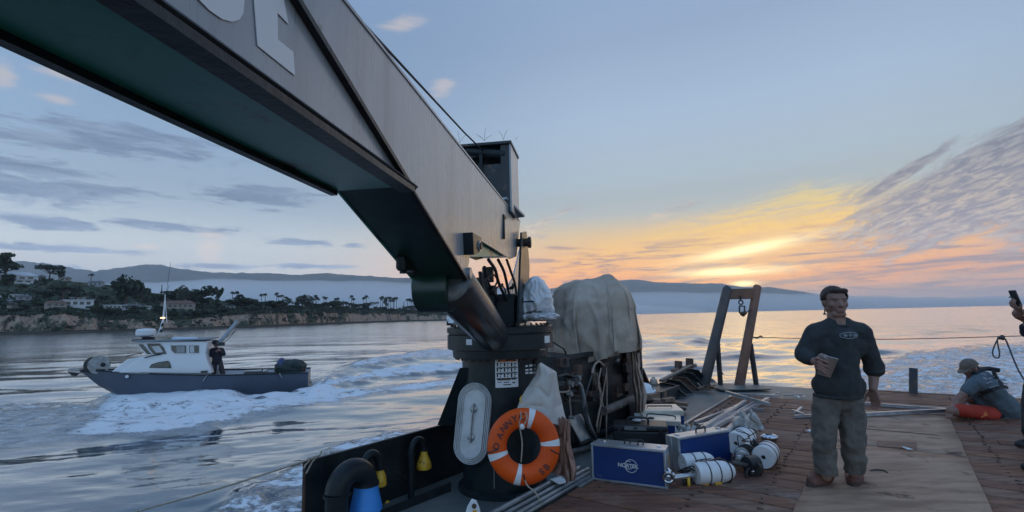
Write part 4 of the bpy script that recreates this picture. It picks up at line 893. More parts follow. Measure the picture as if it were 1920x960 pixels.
def sheet_px(name, m, left, right, Y, parent=None, loc=None, nr=36, ncol=22, bulge=.05, amp=.02, folds=5., seed=0., th=.004, ymap=None):
    """hanging cloth between two outlines measured on the photograph, at about distance Y"""
    def along(pts, t):
        L = [0]; 
        for a, b in zip(pts[:-1], pts[1:]): L.append(L[-1]+math.hypot(a[0]-b[0], a[1]-b[1]))
        return np.interp(t*L[-1], L, [p[0] for p in pts]), np.interp(t*L[-1], L, [p[1] for p in pts])
    rows = []
    for i in range(nr+1):
        t = i/nr; xl, yl = along(left, t); xr, yr = along(right, t); row = []
        for j in range(ncol+1):
            s_ = j/ncol; x = xl*(1-s_)+xr*s_; y = yl*(1-s_)+yr*s_
            yy = Y-bulge*math.sin(math.pi*s_)+amp*math.sin(folds*2*math.pi*s_+2.5*nz((t*1.5, s_, seed), 1.5, seed)+t*2)*(.35+.65*t)+amp*1.2*crease((s_*1.5+t, t*2.-s_, seed), 1.3, seed)+(ymap(s_, t) if ymap else 0)
            row.append(on_y(x+1.2*nz((t*5, s_*3, 0), 1, seed), y+1.2*nz((t*3, s_*6, 4), 1, seed), yy))
        rows.append(row)
    mb = MB().grid(rows); o = mb.build(name, m, parent, loc=loc, smooth=80)
    s2 = o.modifiers.new('s', 'SOLIDIFY'); s2.thickness = th; return o
tarp_m = mat('brown_grey_tarpaulin', (.34, .275, .215), .62, col2=(.235, .19, .15), scale=1.6, thr=(.35, .7), bump=.8, bscale=7, col3=(.40, .335, .27), scale3=2.2, thr3=(.5, .72))
tarp_w = mat('pale_plastic_wrap', (.56, .58, .60), .34, col2=(.46, .48, .50), scale=4, bump=.5, bscale=14, spec=.7)
tarp_g = mat('pale_grey_vinyl_cover', (.40, .38, .35), .46, col2=(.32, .30, .28), scale=3, bump=.6, bscale=9)
tarp_o = mat('faded_red_brown_cloth', (.22, .125, .09), .75, col2=(.15, .085, .065), scale=5, bump=.7, bscale=22, col3=(.27, .18, .14), scale3=4, thr3=(.5, .65))
strap_m = mat('tan_canvas_strip', (.30, .23, .18), .75, col2=(.20, .155, .12), scale=6, bump=.5, bscale=40)
# ---------------------------------------------------------------- power pack behind the crane
def V(px, py, v=3.06): return on_v(px, py, v)
pw = thing('power_pack', 'black framed engine power pack with louvres standing behind the crane', 'power pack', B(6, 3.5, 0))
MB().box(B(6.35, 3.62, .53), (1.05, .50, .55), BAX).build('housing', steel_blk, pw, bevel=.01)
for u in (4.95, 5.30, 6.1, 6.9, 7.45):
    MB().box(B(u, 3.09, .54), (.025, .025, .56), BAX).build('frame_post', steel_blk, pw, bevel=.004)
MB().box(B(6.2, 3.09, 1.09), (1.28, .03, .03), BAX).build('frame_rail', steel_blk, pw, bevel=.004)
MB().box(B(6.2, 3.09, .06), (1.28, .03, .03), BAX).build('frame_rail', steel_blk, pw, bevel=.004)
lp = [V(1057, 692), V(1088, 697), V(1088, 752), V(1057, 754)]
MB().prism(lp, VD*.01).build('louvre_panel', rubber, pw)
dgrey = mat('dusty_dark_steel', (.055, .052, .048), .55, col2=(.035, .034, .033), scale=6, bump=.3)
for i in range(6):
    y = 695+i*9.6; a, b = V(1059, y+4, 3.05), V(1086, y+5, 3.05); MB().prism([a, b, b-VD*.035-ZD*.03, a-VD*.035-ZD*.03], (0, 0, -.004)).build('louvre', dgrey, pw)
MB().prism([V(1066, 786, 2.98), V(1089, 775, 2.98), V(1114, 819, 2.90), V(1090, 830, 2.90)], VD*.02).build('grey_panel', galv, pw, bevel=.003)
MB().bar(V(1088, 832, 2.89), V(1116, 820, 2.89), .02, .03).build('panel_edge', rubber, pw)
MB().tube([V(1131, 771, 2.96), V(1193, 745, 2.98)], .055, 14).build('exhaust_pipe', mat('sooty_pipe', (.12, .10, .09), .6, col2=(.06, .05, .045), scale=6, bump=.4), pw)
MB().tube(crv([V(1046, 845, 2.98), V(1060, 848, 2.95), V(1083, 845, 2.92), V(1105, 838, 2.94), V(1122, 830, 2.98)], 5), .035, 12).build('bottom_pipe', dgrey, pw)
MB().tube(crv([V(1078, 716, 2.98), V(1088, 722, 2.94), V(1094, 745, 2.93), V(1099, 775, 2.92), V(1110, 808, 2.9), V(1121, 828, 2.9)], 5), .024, 12).build('grey_hose', galv, pw)
MB().tube(crv([V(1098, 755, 2.92), V(1100, 790, 2.9), V(1112, 815, 2.88), V(1124, 832, 2.88)], 5), .026, 10).build('black_hose', rubber, pw)
for pts, r_ in ([[(1113, 690), (1107, 712), (1099, 738), (1096, 760)], .012], [[(1127, 690), (1122, 720), (1128, 745)], .010], [[(1137, 688), (1138, 740), (1137, 800), (1138, 832)], .008], [[(1137, 700), (1131, 735), (1124, 770), (1118, 800)], .009],
                [[(1046, 706), (1062, 702), (1078, 706), (1092, 704)], .012], [[(1068, 712), (1068, 745), (1071, 780)], .009], [[(1046, 735), (1058, 735), (1068, 733)], .01]):
    MB().tube(crv([V(x, y, 2.95) for x, y in pts], 5), r_, 7).build('cord', strap_m if r_ < .0115 else dgrey, pw)
MB().tube(crv([V(x, y, 2.93) for x, y in [(1132, 686), (1124, 678), (1115, 684), (1110, 700)]], 4), .014, 8).build('cord', strap_m, pw)
for (x, y, r_) in [(1073, 716, .05), (1066, 720, .035), (1080, 708, .03), (1064, 738, .03), (1068, 782, .02)]:
    c = V(x, y, 2.98); MB().cyl(c, c-VD*.06, r_, n=12).build('fitting', galv if r_ < .04 else dgrey, pw)
for _ in range(26):
    x, y = random.uniform(1048, 1185), random.uniform(676, 755); c = V(x, y, 3.03); MB().box(c, (random.uniform(.02, .09), .03, random.uniform(.015, .07)), BAX).build('engine_part', random.choice([dgrey, steel_blk, rust]), pw, bevel=.004)
MB().bar(V(1131, 668, 3.0), V(1160, 664, 3.0), .03, .025).build('lamp_bar', galv, pw)
MB().ball(V(1157, 675, 2.98), .04, 10, 8).build('lamp', galv, pw)
# canvas strips hanging over its side
st_ = thing('hanging_strips', 'faded canvas strips hung over the side of the power pack', 'canvas strips', V(1115, 700))
sheet_px('strip', strap_m, [(1108, 690), (1112, 720), (1103, 745), (1098, 765)], [(1116, 692), (1120, 725), (1111, 752), (1106, 772)], 6.55, st_, nr=24, ncol=6, bulge=.02, amp=.02, folds=1.5, seed=1.)
sheet_px('strip', strap_m, [(1114, 700), (1120, 730), (1124, 760), (1116, 795), (1118, 812)], [(1121, 698), (1128, 730), (1132, 762), (1127, 790), (1124, 812)], 6.5, st_, nr=24, ncol=6, bulge=.02, amp=.03, folds=1.5, seed=4.)
# big tarpaulin
ctr = np.array([1.18, 7.05, 1.30])
big = thing('tarpaulin', 'big brown grey tarpaulin shrouding the net winch on top of the power pack', 'tarpaulin', [ctr[0], ctr[1], 1.0])
def tuck(p_):
    c_ = ctr[:2]+np.array([-.08, .05]); d_ = p_[:2]-c_; r_ = np.linalg.norm(d_); t_ = max(0., min(1., (1.95-p_[2])/.95)); lim = .60+.10*t_
    if r_ > lim: r2 = lim+(r_-lim)*(.30 if t_ > .3 else .5)
    else: r2 = r_
    r2 *= 1-.05*max(0., t_-.75)*4
    return np.array([*(c_+d_/max(r_, 1e-6)*r2), max(p_[2], .97+.03*math.sin(9*math.atan2(d_[1], d_[0])))])
drape('cover', tarp_m, big, [(ctr+np.array([.02, 0, -.03]), (.50, .54, .82), 3.), (ctr+np.array([-.34, .18, -.06]), (.26, .36, .82), 2.6), (ctr+np.array([.15, -.2, .0]), (.2, .2, .84), 2.2)], ctr+np.array([-.06, .03, .90]), 1.50, post=tuck, seed=4)
fl = sheet_px('flap', strap_m, [(1181, 655), (1184, 690), (1188, 730), (1193, 775)], [(1194, 648), (1199, 690), (1213, 740), (1208, 772)], 7.0, big, nr=40, ncol=22, bulge=.04, amp=.045, folds=3., seed=6.)
sheet_px('flap', strap_m, [(1190, 640), (1192, 655), (1194, 680)], [(1197, 650), (1200, 665), (1200, 690)], 7.1, big, nr=14, ncol=6, bulge=.02, amp=.02, seed=3.)
MB().tube(crv([on_y(1034, 640, 6.4), on_y(1050, 650, 6.3), on_y(1058, 656, 6.25), on_y(1062, 668, 6.3)], 5), .01, 6).build('lashing', rubber, big)
# white wrap over the crane controls and its counterpart on the left
w1 = thing('plastic_wrap', 'silvery white plastic wrapped round the controls right of the crane mast', 'plastic wrap', on_y(1005, 600, 4.85))
taut('wrap', tarp_w, on_y(1004, 578, 4.85), (.175, .16, .31), w1, 30, 3, .010, .03, .075, -.1, None, .016, 2)
lump('wrap_hem', tarp_w, on_y(1006, 594, 4.85), (.19, .17, .05), w1, n=(60, 16), sq=2.2, amp=.2, fs=2.6, seed=15.1)
MB().tube([on_y(978, 566, 4.68), on_y(1001, 565, 4.66)], .007, 8).build('control_lever', steel_blk, w1); MB().ball(on_y(979, 561, 4.67), .016, 8, 6).build('lever_knob', steel_blk, w1)
w2 = thing('plastic_wrap', 'creased white plastic sheet hanging left of the lift cylinder', 'plastic wrap', on_y(858, 600, 4.75))
sheet_px('wrap', tarp_w, [(843, 555), (841, 575), (838, 598), (840, 606)], [(862, 557), (872, 580), (876, 600), (874, 614)], 4.66, w2, bulge=.05, amp=.035, folds=3, seed=11.)
sheet_px('wrap', tarp_w, [(848, 590), (843, 600), (840, 606)], [(866, 588), (874, 598), (878, 607)], 4.58, w2, nr=10, bulge=.03, amp=.02, folds=2, seed=13.)
MB().box(on_y(850, 606, 4.72), (.06, .05, .02)).build('foot', crane_blk, w2, bevel=.006)
# grey vinyl cover over the valve, red-brown cloth below
vc = thing('vinyl_cover', 'pale grey vinyl cover draped over the valve above the life ring', 'cover', on_y(1015, 780, 4.35))
sheet_px('cover', tarp_g, [(1009, 684), (1004, 705), (986, 730), (976, 748), (969, 768)], [(1014, 680), (1043, 697), (1048, 735), (1058, 775), (1066, 806)], 4.46, vc, nr=50, ncol=44, bulge=.16, amp=.018, folds=2.3, seed=21., ymap=lambda s_, t: -.10*t)
MB().tube(crv([on_y(979, 742, 4.32), on_y(975, 750, 4.3), on_y(979, 756, 4.3)], 3), .006, 6).build('yellow_tie', yellow_pl, vc)
cl = thing('draped_cloth', 'crumpled red brown cloth hanging behind the life ring', 'cloth', on_y(1050, 890, 4.35))
sheet_px('cloth', tarp_o, [(1030, 775), (1038, 820), (1036, 870), (1028, 884)], [(1064, 790), (1068, 830), (1078, 870), (1071, 898)], 4.40, cl, nr=60, ncol=44, bulge=.10, amp=.04, folds=3.2, seed=31.)
sheet_px('cloth', tarp_o, [(1054, 780), (1052, 840), (1055, 880), (1062, 905)], [(1068, 790), (1069, 840), (1082, 880), (1078, 900)], 4.28, cl, nr=40, ncol=20, bulge=.05, amp=.03, folds=2, seed=37.)
# ---------------------------------------------------------------- cases and boxes
blue_case = mat('dark_blue_case_panel', (.006, .030, .125), .40, col2=(.006, .026, .11), scale=3, bump=.1, bscale=120)
case_edge = mat('case_aluminium', (.50, .53, .56), .34, metal=.7, col2=(.42, .45, .48), scale=5)
def hcase(name, label, p0, p1, depth, h, logo=False, latches=(.12, .86)):
    """upright flight case: p0, p1 front bottom corners on the deck, depth going away"""
    p0, p1 = np.array([*p0[:2], 0.]), np.array([*p1[:2], 0.]); X = nrm(p1-p0); Yd = np.cross(ZD, X); L = np.linalg.norm(p1-p0); ax = (X, Yd, ZD)
    t = thing(name, label, 'case', (p0+p1)/2+Yd*depth/2); P = lambda x, y, z: p0+X*x+Yd*y+ZD*z; e = .016
    MB().box(P(L/2, depth*.25, h/2), (L/2-.002, depth*.25-.002, h/2-.002), ax).build('front_shell', blue_case, t)
    MB().box(P(L/2, depth*.76, h/2), (L/2-.002, depth*.23-.002, h/2-.002), ax).build('back_shell', case_edge, t, bevel=.004)
    for (x, z, hx_, hz_) in [(L/2, e/2, L/2+.001, e/2+.001), (L/2, h-e/2, L/2+.001, e/2+.001), (e/2, h/2, e/2+.001, h/2-e), (L-e/2, h/2, e/2+.001, h/2-e)]:
        MB().box(P(x, depth*.01, z), (hx_, .006, hz_), ax).build('edge_profile', case_edge, t, bevel=.002)
    for k_ in (0, 1):
        MB().box(P(L/2, depth*.25+.003, h*k_+(.002 if k_ else -.0)), (L/2+.002, depth*.25-.004, .003), ax).build('rim_panel', case_edge, t, bevel=.001)
        MB().box(P(L*k_, depth*.25+.003, h/2), (.003, depth*.25-.004, h/2), ax).build('rim_panel', case_edge, t, bevel=.001)
    for f in latches:
        mb = MB(); mb.box(P(L*f, depth*.5, h+.007), (.022, .028, .004), ax); mb.box(P(L*f, depth*.5, h+.013), (.012, .018, .004), ax); mb.build('latch', chrome, t, bevel=.002)
    hb = MB(); a = P(L*.44, depth*.42, h); b = P(L*.62, depth*.42, h); hb.tube([a, a+ZD*.028, a+ZD*.042+X*.012, b+ZD*.042-X*.012, b+ZD*.028, b], .008, 8); hb.build('handle', black_pl, t)
    hb = MB(); a = P(L*.50, depth*.62, h); b = P(L*.68, depth*.62, h); hb.tube([a, a+ZD*.028, a+ZD*.042+X*.012, b+ZD*.042-X*.012, b+ZD*.028, b], .007, 8); hb.build('handle', black_pl, t)
    for x in (0, L):
        for z in (.004, h-.004): MB().ball(P(x, depth*.03, z), .010, 8, 6).build('corner_cap', case_edge, t)
    return t, P, ax, L
c0 = on_z(1111, 899); c1 = on_z(1251, 917)
nt, P, ax, L = hcase('flight_case', 'blue and aluminium case printed NORTEK standing at the front of the gear', c0, c1, .235, .335, True, (.13, .9))
logo = mat('white_print', (.62, .65, .70), .5)
F_ = -.0035-.235*.0-.003
cc = P(L*.53, 0, .335*.5)-ax[1]*.0045
text('NORTEK', 'case_lettering', .049, cc-ax[1]*.001-ax[0]*.018, ax[0], ZD, logo, nt, .0006, font_bold=.0010, xs=1.0)
for (ox, oz, R, w, a0, a1) in [(.010, 0, .058, .0028, 25, 172), (.010, 0, .058, .0028, 190, 350), (-.010, .006, .036, .0026, 60, 165), (-.010, .006, .036, .0026, 200, 345)]:
    MB().tube([cc+ax[0]*(ox+R*math.cos(R_(a)))+ZD*(oz+R*math.sin(R_(a))) for a in np.linspace(a0, a1, 24)], w, 4).build('logo_arc', logo, nt)
text('TYPE', 'case_lettering', .020, P(L*.10, 0, .045)-ax[1]*.0045, ax[0], ZD, mat('faint_print', (.16, .16, .34), .5), nt, .0004)
MB().box(P(L+.003, .235*.72, .21), (.001, .012, .05), ax).build('orange_sticker', mat('orange_sticker', (.6, .25, .06), .5), nt)
c0 = on_z(1276, 886); c1 = on_z(1374, 866)
hcase('flight_case', 'plain blue and aluminium case behind the white floats', c0, c1, .20, .33, False, (.10, .90))
def crate_box(name, label, cat, p0, p1, depth, h, m, mtop=None, bevel=.012):
    p0, p1 = np.array([*p0[:2], 0.]), np.array([*p1[:2], 0.]); X = nrm(p1-p0); Yd = np.cross(ZD, X); L = np.linalg.norm(p1-p0)
    t = thing(name, label, cat, (p0+p1)/2+Yd*depth/2); P = lambda x, y, z: p0+X*x+Yd*y+ZD*z; ax = (X, Yd, ZD)
    MB().box(P(L/2, depth/2, h*.36), (L/2, depth/2, h*.36), ax).build('tub', m, t, bevel=bevel, seg=2)
    MB().box(P(L/2, depth/2, h*.86), (L/2+.004, depth/2+.004, h*.14), ax).build('lid', mtop or m, t, bevel=bevel, seg=2)
    return t, P, ax, L
tb_, P, ax, L = crate_box('toolbox', 'black plastic toolbox with a grey label behind the NORTEK lettered case', 'toolbox', on_z(1150, 834), on_z(1254, 838), .36, .235, black_pl, bevel=.02)
MB().box(P(L*.42, -.006, .205), (.13, .003, .022), ax).build('grey_label', galv, tb_); MB().box(P(L*.42, -.0085, .205), (.02, .002, .012), ax).build('label_clip', black_pl, tb_)
mb = MB(); a, b = P(L*.28, .15, .235), P(L*.66, .15, .235); mb.tube(crv([a, a+ZD*.05, a+ZD*.07+ax[0]*.05, b+ZD*.07-ax[0]*.05, b+ZD*.05, b], 4), .014, 10); mb.build('handle', black_pl, tb_)
for x in (.12, .88): MB().box(P(L*x, -.004, .17), (.025, .01, .035), ax).build('latch', black_pl, tb_, bevel=.004)
MB().ball(P(L*.45, .2, .26), (.06, .05, .014), 10, 6, ax).build('white_rag', tarp_w, tb_)
alum_lid = mat('cream_metal_lid', (.55, .50, .42), .36, metal=.3, col2=(.45, .41, .35), scale=4)
t2, P, ax, L = crate_box('metal_box', 'blue sided metal box with a bright cream lid behind the black toolbox', 'box', on_z(1204, 818), on_z(1278, 822), .42, .21, blue_case, alum_lid, .006)
MB().tube(crv([P(.06, .2, .215), P(.1, .16, .26), P(L-.1, .14, .25), P(L-.06, .2, .215)], 4), .008, 8).build('strap_handle', rubber, t2)
MB().ball(P(.12, .1, .22), (.05, .04, .012), 8, 5, ax).build('clasp', black_pl, t2)
t3, P, ax, L = crate_box('metal_box', 'farther metal box with cream lid and black strap beside the hanging flap', 'box', on_z(1205, 806), on_z(1284, 806), .48, .26, blue_case, alum_lid, .006)
MB().tube([P(L*.2, .2, .266), P(L*.2, .2, .285), P(L*.8, .2, .285), P(L*.8, .2, .266)], .010, 8).build('strap_handle', rubber, t3)
o = MB().hull([on_y(x, y, 7.0)+np.array([0, d_, 0]) for x, y in [(1190, 775), (1208, 772), (1209, 786), (1190, 786)] for d_ in (0, .02)]).build('white_card', white_pl, None, loc=on_y(1200, 780, 7.0), smooth=0); tag(o, 'small white card at the foot of the hanging flap', 'card')
# plastic bags and papers
film = mat('clear_plastic_film', (.62, .62, .60), .22, col2=(.5, .5, .49), scale=8, bump=.7, bscale=18, alpha=.78, spec=.8)
def bag(label, pts_l, pts_r, Y, seed, **k):
    t = thing('plastic_bag', label, 'bag', on_y(pts_l[-1][0], pts_l[-1][1], Y)); sheet_px('bag_front', film, pts_l, pts_r, Y, t, seed=seed, th=.002, **k)
    sheet_px('bag_back', film, pts_l, pts_r, Y+.10, t, seed=seed+3, th=.002, bulge=-.05, amp=.03, folds=2); return t
bag('translucent plastic bag slumped behind the plain blue case', [(1387, 768), (1378, 778), (1370, 792), (1356, 808)], [(1394, 770), (1404, 782), (1410, 798), (1412, 812)], 5.75, 41., bulge=.10, amp=.05, folds=2.2)
bag('pointed clear plastic bag standing beside the floats', [(1406, 768), (1400, 782), (1394, 798), (1396, 806)], [(1408, 767), (1420, 780), (1430, 796), (1433, 806)], 5.9, 45., bulge=.06, amp=.03, folds=1.5)
bag('small white bag of papers between the toolbox and the profiles', [(1282, 795), (1272, 800), (1270, 812), (1274, 822)], [(1290, 792), (1296, 802), (1298, 812), (1294, 824)], 5.95, 48., bulge=.05, amp=.04, folds=2)
for (a, b, c, d, Y, lb) in [((1300, 796), (1311, 803), (1300, 822), (1290, 820), 5.9, 'folded white paper leaning beside the small bag'), ((1266, 797), (1270, 806), (1272, 820), (1266, 818), 6.0, 'narrow white paper upright behind the plain case')]:
    t_ = MB().prism([on_y(*a, Y), on_y(*b, Y+.05), on_y(*c, Y), on_y(*d, Y-.04)], (0, .006, 0)).build('folded_paper', white_pl, None, loc=on_y(*c, Y), smooth=0); tag(t_, lb, 'paper')
MB()
# ---------------------------------------------------------------- aluminium profiles on the planks
prof_m = mat('extruded_aluminium', (.60, .63, .67), .30, metal=.75, col2=(.48, .51, .56), scale=8)
def profile(a, b, w, label, z0=.004, z1=None, grp='aluminium profiles scattered on the planks'):
    z1 = z0 if z1 is None else z1; p, q = on_z(*a, z0+w/2), on_z(*b, z1+w/2); mb = MB()
    d = nrm(q-p); y = nrm(np.cross(ZD, d)); z = np.cross(d, y); k = w/2
    s_ = [(-1, -1), (1, -1), (1, -.3), (.55, -.3), (.55, .3), (1, .3), (1, 1), (.3, 1), (.3, .55), (-.3, .55), (-.3, 1), (-1, 1), (-1, .3), (-.55, .3), (-.55, -.3), (-1, -.3)]
    mb.prism([p+y*a_*k+z*b_*k for a_, b_ in s_], q-p); o = mb.build('aluminium_profile', prof_m, None, loc=p, smooth=0); tag(o, label, 'profile', grp); return o
profile((1303, 793), (1398, 757), .045, 'leftmost aluminium profile of the fan pointing aft')
profile((1316, 803), (1398, 752), .045, 'second aluminium profile of the fan, lying highest', .05)
profile((1322, 806), (1420, 752), .045, 'third aluminium profile of the fan, between two others')
profile((1330, 806), (1440, 748), .05, 'rightmost and longest aluminium profile of the fan')
profile((1311, 798), (1372, 783), .04, 'short aluminium profile poking out under the fan')
profile((1378, 764), (1432, 768), .04, 'short profile lying square across the fan near its far end', .0)
profile((1361, 735), (1443, 758), .05, 'aluminium profile lying askew over the far end of the fan', .06)
profile((1384, 739), (1458, 743), .04, 'aluminium profile lying parallel to the after deck edge')
profile((1440, 742), (1462, 736), .02, 'bent light wire end beside the parallel profile', .0)
profile((1486, 770), (1507, 777), .035, 'short offcut left of the standing man, tilted one', .03)
profile((1489, 781), (1522, 779), .04, 'short offcut left of the standing man, flat one')
profile((1491, 775), (1503, 764), .03, 'little offcut sticking up in the pile left of the standing man', .02, .05)
profile((1620, 757), (1776, 768), .045, 'long tube right of the standing man, the farther of two')
profile((1560, 780), (1778, 769), .05, 'long tube right of the standing man, the nearer of two', .03)
profile((1470, 741), (1502, 740), .03, 'short grey strip near the deck edge left of the standing man')
for (x, y, lb) in [(1508, 743, 'small white chip near the after deck edge'), (1495, 745, 'tiny pale cone near the after deck edge')]:
    c = on_z(x, y, .02); mb = MB(); mb.hull([c+np.array([random.uniform(-1, 1)*.05, random.uniform(-1, 1)*.06, random.uniform(-.02, .03)]) for _ in range(7)]); tag(mb.build('debris_chip', white_pl, None, loc=c, smooth=0), lb, 'chip')
dv = on_z(1443, 827); t = thing('metal_device', 'small rounded silver instrument beside the upper right float', 'instrument', dv)
MB().ball(dv+ZD*.045, (.105, .07, .045), 20, 12, yaw(-10)).build('body', chrome, t, smooth=60); MB().box(dv+ZD*.085+np.array([-.01, -.01, 0]), (.035, .022, .008), yaw(-10)).build('panel', dgrey, t, bevel=.003)
# ---------------------------------------------------------------- instrument frames with foam floats
foam_m = mat('white_foam_float', (.60, .58, .56), .6, col2=(.50, .47, .45), scale=4, bump=.3, bscale=60, col3=(.42, .30, .25), scale3=6, thr3=(.64, .74))
def floaty(name, label, a, b, r, nose=False, bands=(.2, .5, .8), rope_=rubber):
    a, b = np.asarray(a, float), np.asarray(b, float); L = np.linalg.norm(b-a); d = nrm(b-a); t = thing(name, label, 'float', [a[0], a[1], a[2]-r], 'white foam floats of the instrument frames')
    prof = [(.01, 0), (r*.20, .0), (r*.2, .02), (r*.24, .001), (r*.93, 0), (r, .012)]
    prof = [(r*.18, .03), (r*.20, 0), (r*.93, -.004), (r, .012)]
    prof += ([(r, L*.62), (r*.97, L*.70), (r*.88, L*.8), (r*.72, L*.89), (r*.5, L*.96), (r*.2, L)] if nose else [(r, L-.012), (r*.93, L), (r*.2, L)])
    MB().lathe(prof, a, d, 36).build('foam_body', foam_m, t, smooth=50)
    MB().lathe([(r*.17, .028), (r*.17, .031)], a, d, 12).build('bore', rubber, t)
    for f in bands: MB().torus(a+d*L*f, d, r*(1.0 if not nose or f < .65 else .93), .006, 36, 6).build('strap', rope_, t)
    return t
fA0, fA1 = on_y(1305, 888, 4.80), on_y(1377, 882, 4.86)
floaty('foam_float', 'torpedo shaped white float lashed in the nearest frame', fA0, fA1+np.array([0, .0, 0]), .098, True, (.26, .52, .80))
fB0, fB1 = on_y(1280, 868, 5.05), on_y(1338, 862, 5.12)
floaty('foam_float', 'white float lying behind the torpedo float and half hidden by it', fB0, fB1, .085, True, (.3, .62))
floaty('foam_float', 'upper white float standing against the end of the plain blue case', on_y(1379, 832, 5.40), on_y(1398, 818, 5.68), .118, False, (.35, .8))
floaty('foam_float', 'rightmost white float with a dark bore facing the camera', on_y(1431, 858, 5.18), on_y(1441, 846, 5.50), .112, False, (.3, .75))
fr = thing('instrument_frame', 'black instrument frame with yellow wheels and clamps under the torpedo float', 'instrument frame', [fA0[0], fA0[1], 0])
q = on_y(1303, 906, 4.80)
for x in (1293, 1318, 1338, 1362): MB().box([on_y(x, 912, 4.82)[0], 4.82, .055], (.025, .03, .055)).build('foot', black_pl, fr, bevel=.006)
MB().bar([on_y(1285, 912, 4.85)[0], 4.85, .05], [on_y(1370, 905, 4.95)[0], 4.95, .05], .03, .03).build('rail', black_pl, fr)
MB().bar([on_y(1285, 908, 5.0)[0], 5.0, .05], [on_y(1365, 900, 5.1)[0], 5.1, .05], .03, .03).build('rail', black_pl, fr)
for (x, y) in [(1323, 908), (1347, 906)]: c = on_y(x, y, 4.77); MB().box(c, (.030, .012, .034)).build('yellow_block', yellow_pl, fr, bevel=.004)
c = on_y(1291, 903, 4.80); MB().torus(c+ZD*.01, nrm(np.array([.95, -.3, 0])), .058, .014, 28, 10).build('yellow_wheel', yellow_pl, fr); MB().cyl(c+np.array([-.02, .01, .01]), c+np.array([-.05, .02, .01]), .062, n=20).build('wheel_hub', rubber, fr)
MB().tube([on_y(1262, 896, 4.70), on_y(1300, 890, 4.80)], .026, 12).build('tube_arm', alu, fr)
for (x, y, r_) in [(1253, 893, .030), (1255, 884, .022), (1262, 890, .02), (1256, 905, .02)]: MB().ball(on_y(x, y, 4.68), r_, 10, 8).build('shackle_body', chrome, fr)
MB().torus(on_y(1253, 895, 4.66), (.2, 1, .1), .045, .011, 20, 8).build('shackle', chrome, fr)
MB().tube(crv([on_y(1252, 878, 4.68), on_y(1257, 884, 4.67), on_y(1262, 893, 4.68)], 3), .010, 6).build('shackle_pin', chrome, fr)
for k_ in range(7):
    x0, y0 = random.uniform(1270, 1290), random.uniform(878, 888); MB().tube(crv([on_y(x0, y0, 4.85), on_y(x0+12, y0-4+random.uniform(-5, 5), 4.78), on_y(x0+24, y0+random.uniform(-4, 4), 4.85)], 4), .006, 6).build('cable', rubber, fr)
for k_ in range(5):
    x0 = 1298+k_*9; MB().tube(crv([on_y(x0, 872-k_, 4.98), on_y(x0+10, 862+random.uniform(-3, 3), 4.94), on_y(x0+26, 858+random.uniform(-3, 4), 4.98)], 4), .005, 6).build('bungee', rust, fr)
for (x, y, r_, l_) in [(1400, 870, .07, .12), (1410, 878, .085, .05)]:
    c = on_y(x, y, 4.98); MB().cyl(c, c+np.array([l_, .05, 0]), r_, n=24).build('sensor_head', black_pl, fr)
MB().torus(on_y(1407, 895, 4.95)+ZD*.02, (.6, -1, 0), .065, .014, 26, 8).build('black_ring', rubber, fr)
MB().tube([on_y(1372, 868, 4.95), on_y(1400, 872, 4.98)], .022, 12).build('tube_arm', dgrey, fr)
fr2 = thing('instrument_frame', 'dark instrument cluster with silver clamps between the two right hand floats', 'instrument frame', on_z(1412, 880))
for (x, y, r_, Y, m_) in [(1400, 845, .065, 5.3, rubber), (1393, 862, .075, 5.15, galv), (1408, 832, .06, 5.5, rubber), (1388, 866, .05, 5.1, galv)]:
    c = on_y(x, y, Y); d_ = nrm(np.array([.35, .9, .1])); MB().lathe([(r_*.5, -.01), (r_, 0), (r_, .05), (r_*.8, .055), (r_*.8, .12), (r_, .125), (r_, .15), (r_*.4, .16)], c, d_, 24).build('housing', m_, fr2)
    MB().torus(c+d_*.03, d_, r_, .008, 24, 6).build('clamp_ring', chrome, fr2)
for _ in range(14):
    x, y = random.uniform(1404, 1426), random.uniform(874, 893); c = on_y(x, y, 5.02); MB().cyl(c, c+nrm(rng.normal(size=3))*random.uniform(.03, .07), random.uniform(.007, .016), n=8).build('clamp', chrome if random.random() < .6 else rubber, fr2)
for _ in range(8):
    x, y = random.uniform(1395, 1412), random.uniform(818, 850); c = on_y(x, y, 5.3); MB().tube(crv([c, c+rng.normal(size=3)*.04, c+rng.normal(size=3)*.07], 3), .005, 6).build('cable', rust if random.random() < .5 else rubber, fr2)
for _ in range(9):
    x, y = random.uniform(1400, 1424), random.uniform(880, 900); c = on_y(x, y, 4.98); c[2] = max(c[2], .02); MB().ball(c, random.uniform(.012, .026), 8, 6).build('knob', random.choice([chrome, rubber, galv]), fr2)
# ---------------------------------------------------------------- port quarter: scrap, bin, chocks, bitts, fender
timb = mat('old_lumber', (.20, .125, .085), .7, col2=(.13, .08, .055), scale=5, bump=.6, bscale=20, stretch=(1, 5, 5))
for (a, b, w, h_, z0, z1, lb) in [((1225, 750), (1290, 758), .16, .05, .16, .12, 'long scrap board resting on the debris heap near the flap'), ((1215, 768), (1255, 757), .10, .05, .03, .04, 'short reddish board lying in front of the debris heap'),
                                  ((1213, 745), (1244, 738), .14, .10, .14, .14, 'thick pale timber block behind the debris heap'), ((1243, 751), (1262, 748), .10, .06, .2, .2, 'small square board standing on the long scrap board')]:
    o = MB().bar(on_z(*a, z0), on_z(*b, z1), w, h_).build('lumber', timb, None, bevel=.004); tag(o, lb, 'timber')
hp_ = thing('scrap_tray', 'rusty tray heaped with dark scrap beside the lumber', 'scrap tray', on_z(1245, 772))
mb = MB(); mb.hull([on_z(1208, 782, .0), on_z(1212, 776, .05), on_z(1285, 770, .0), on_z(1288, 766, .06), on_z(1225, 752, .22), on_z(1235, 760, .0), on_z(1240, 750, .2)]); mb.build('tray', rust, hp_, smooth=0)
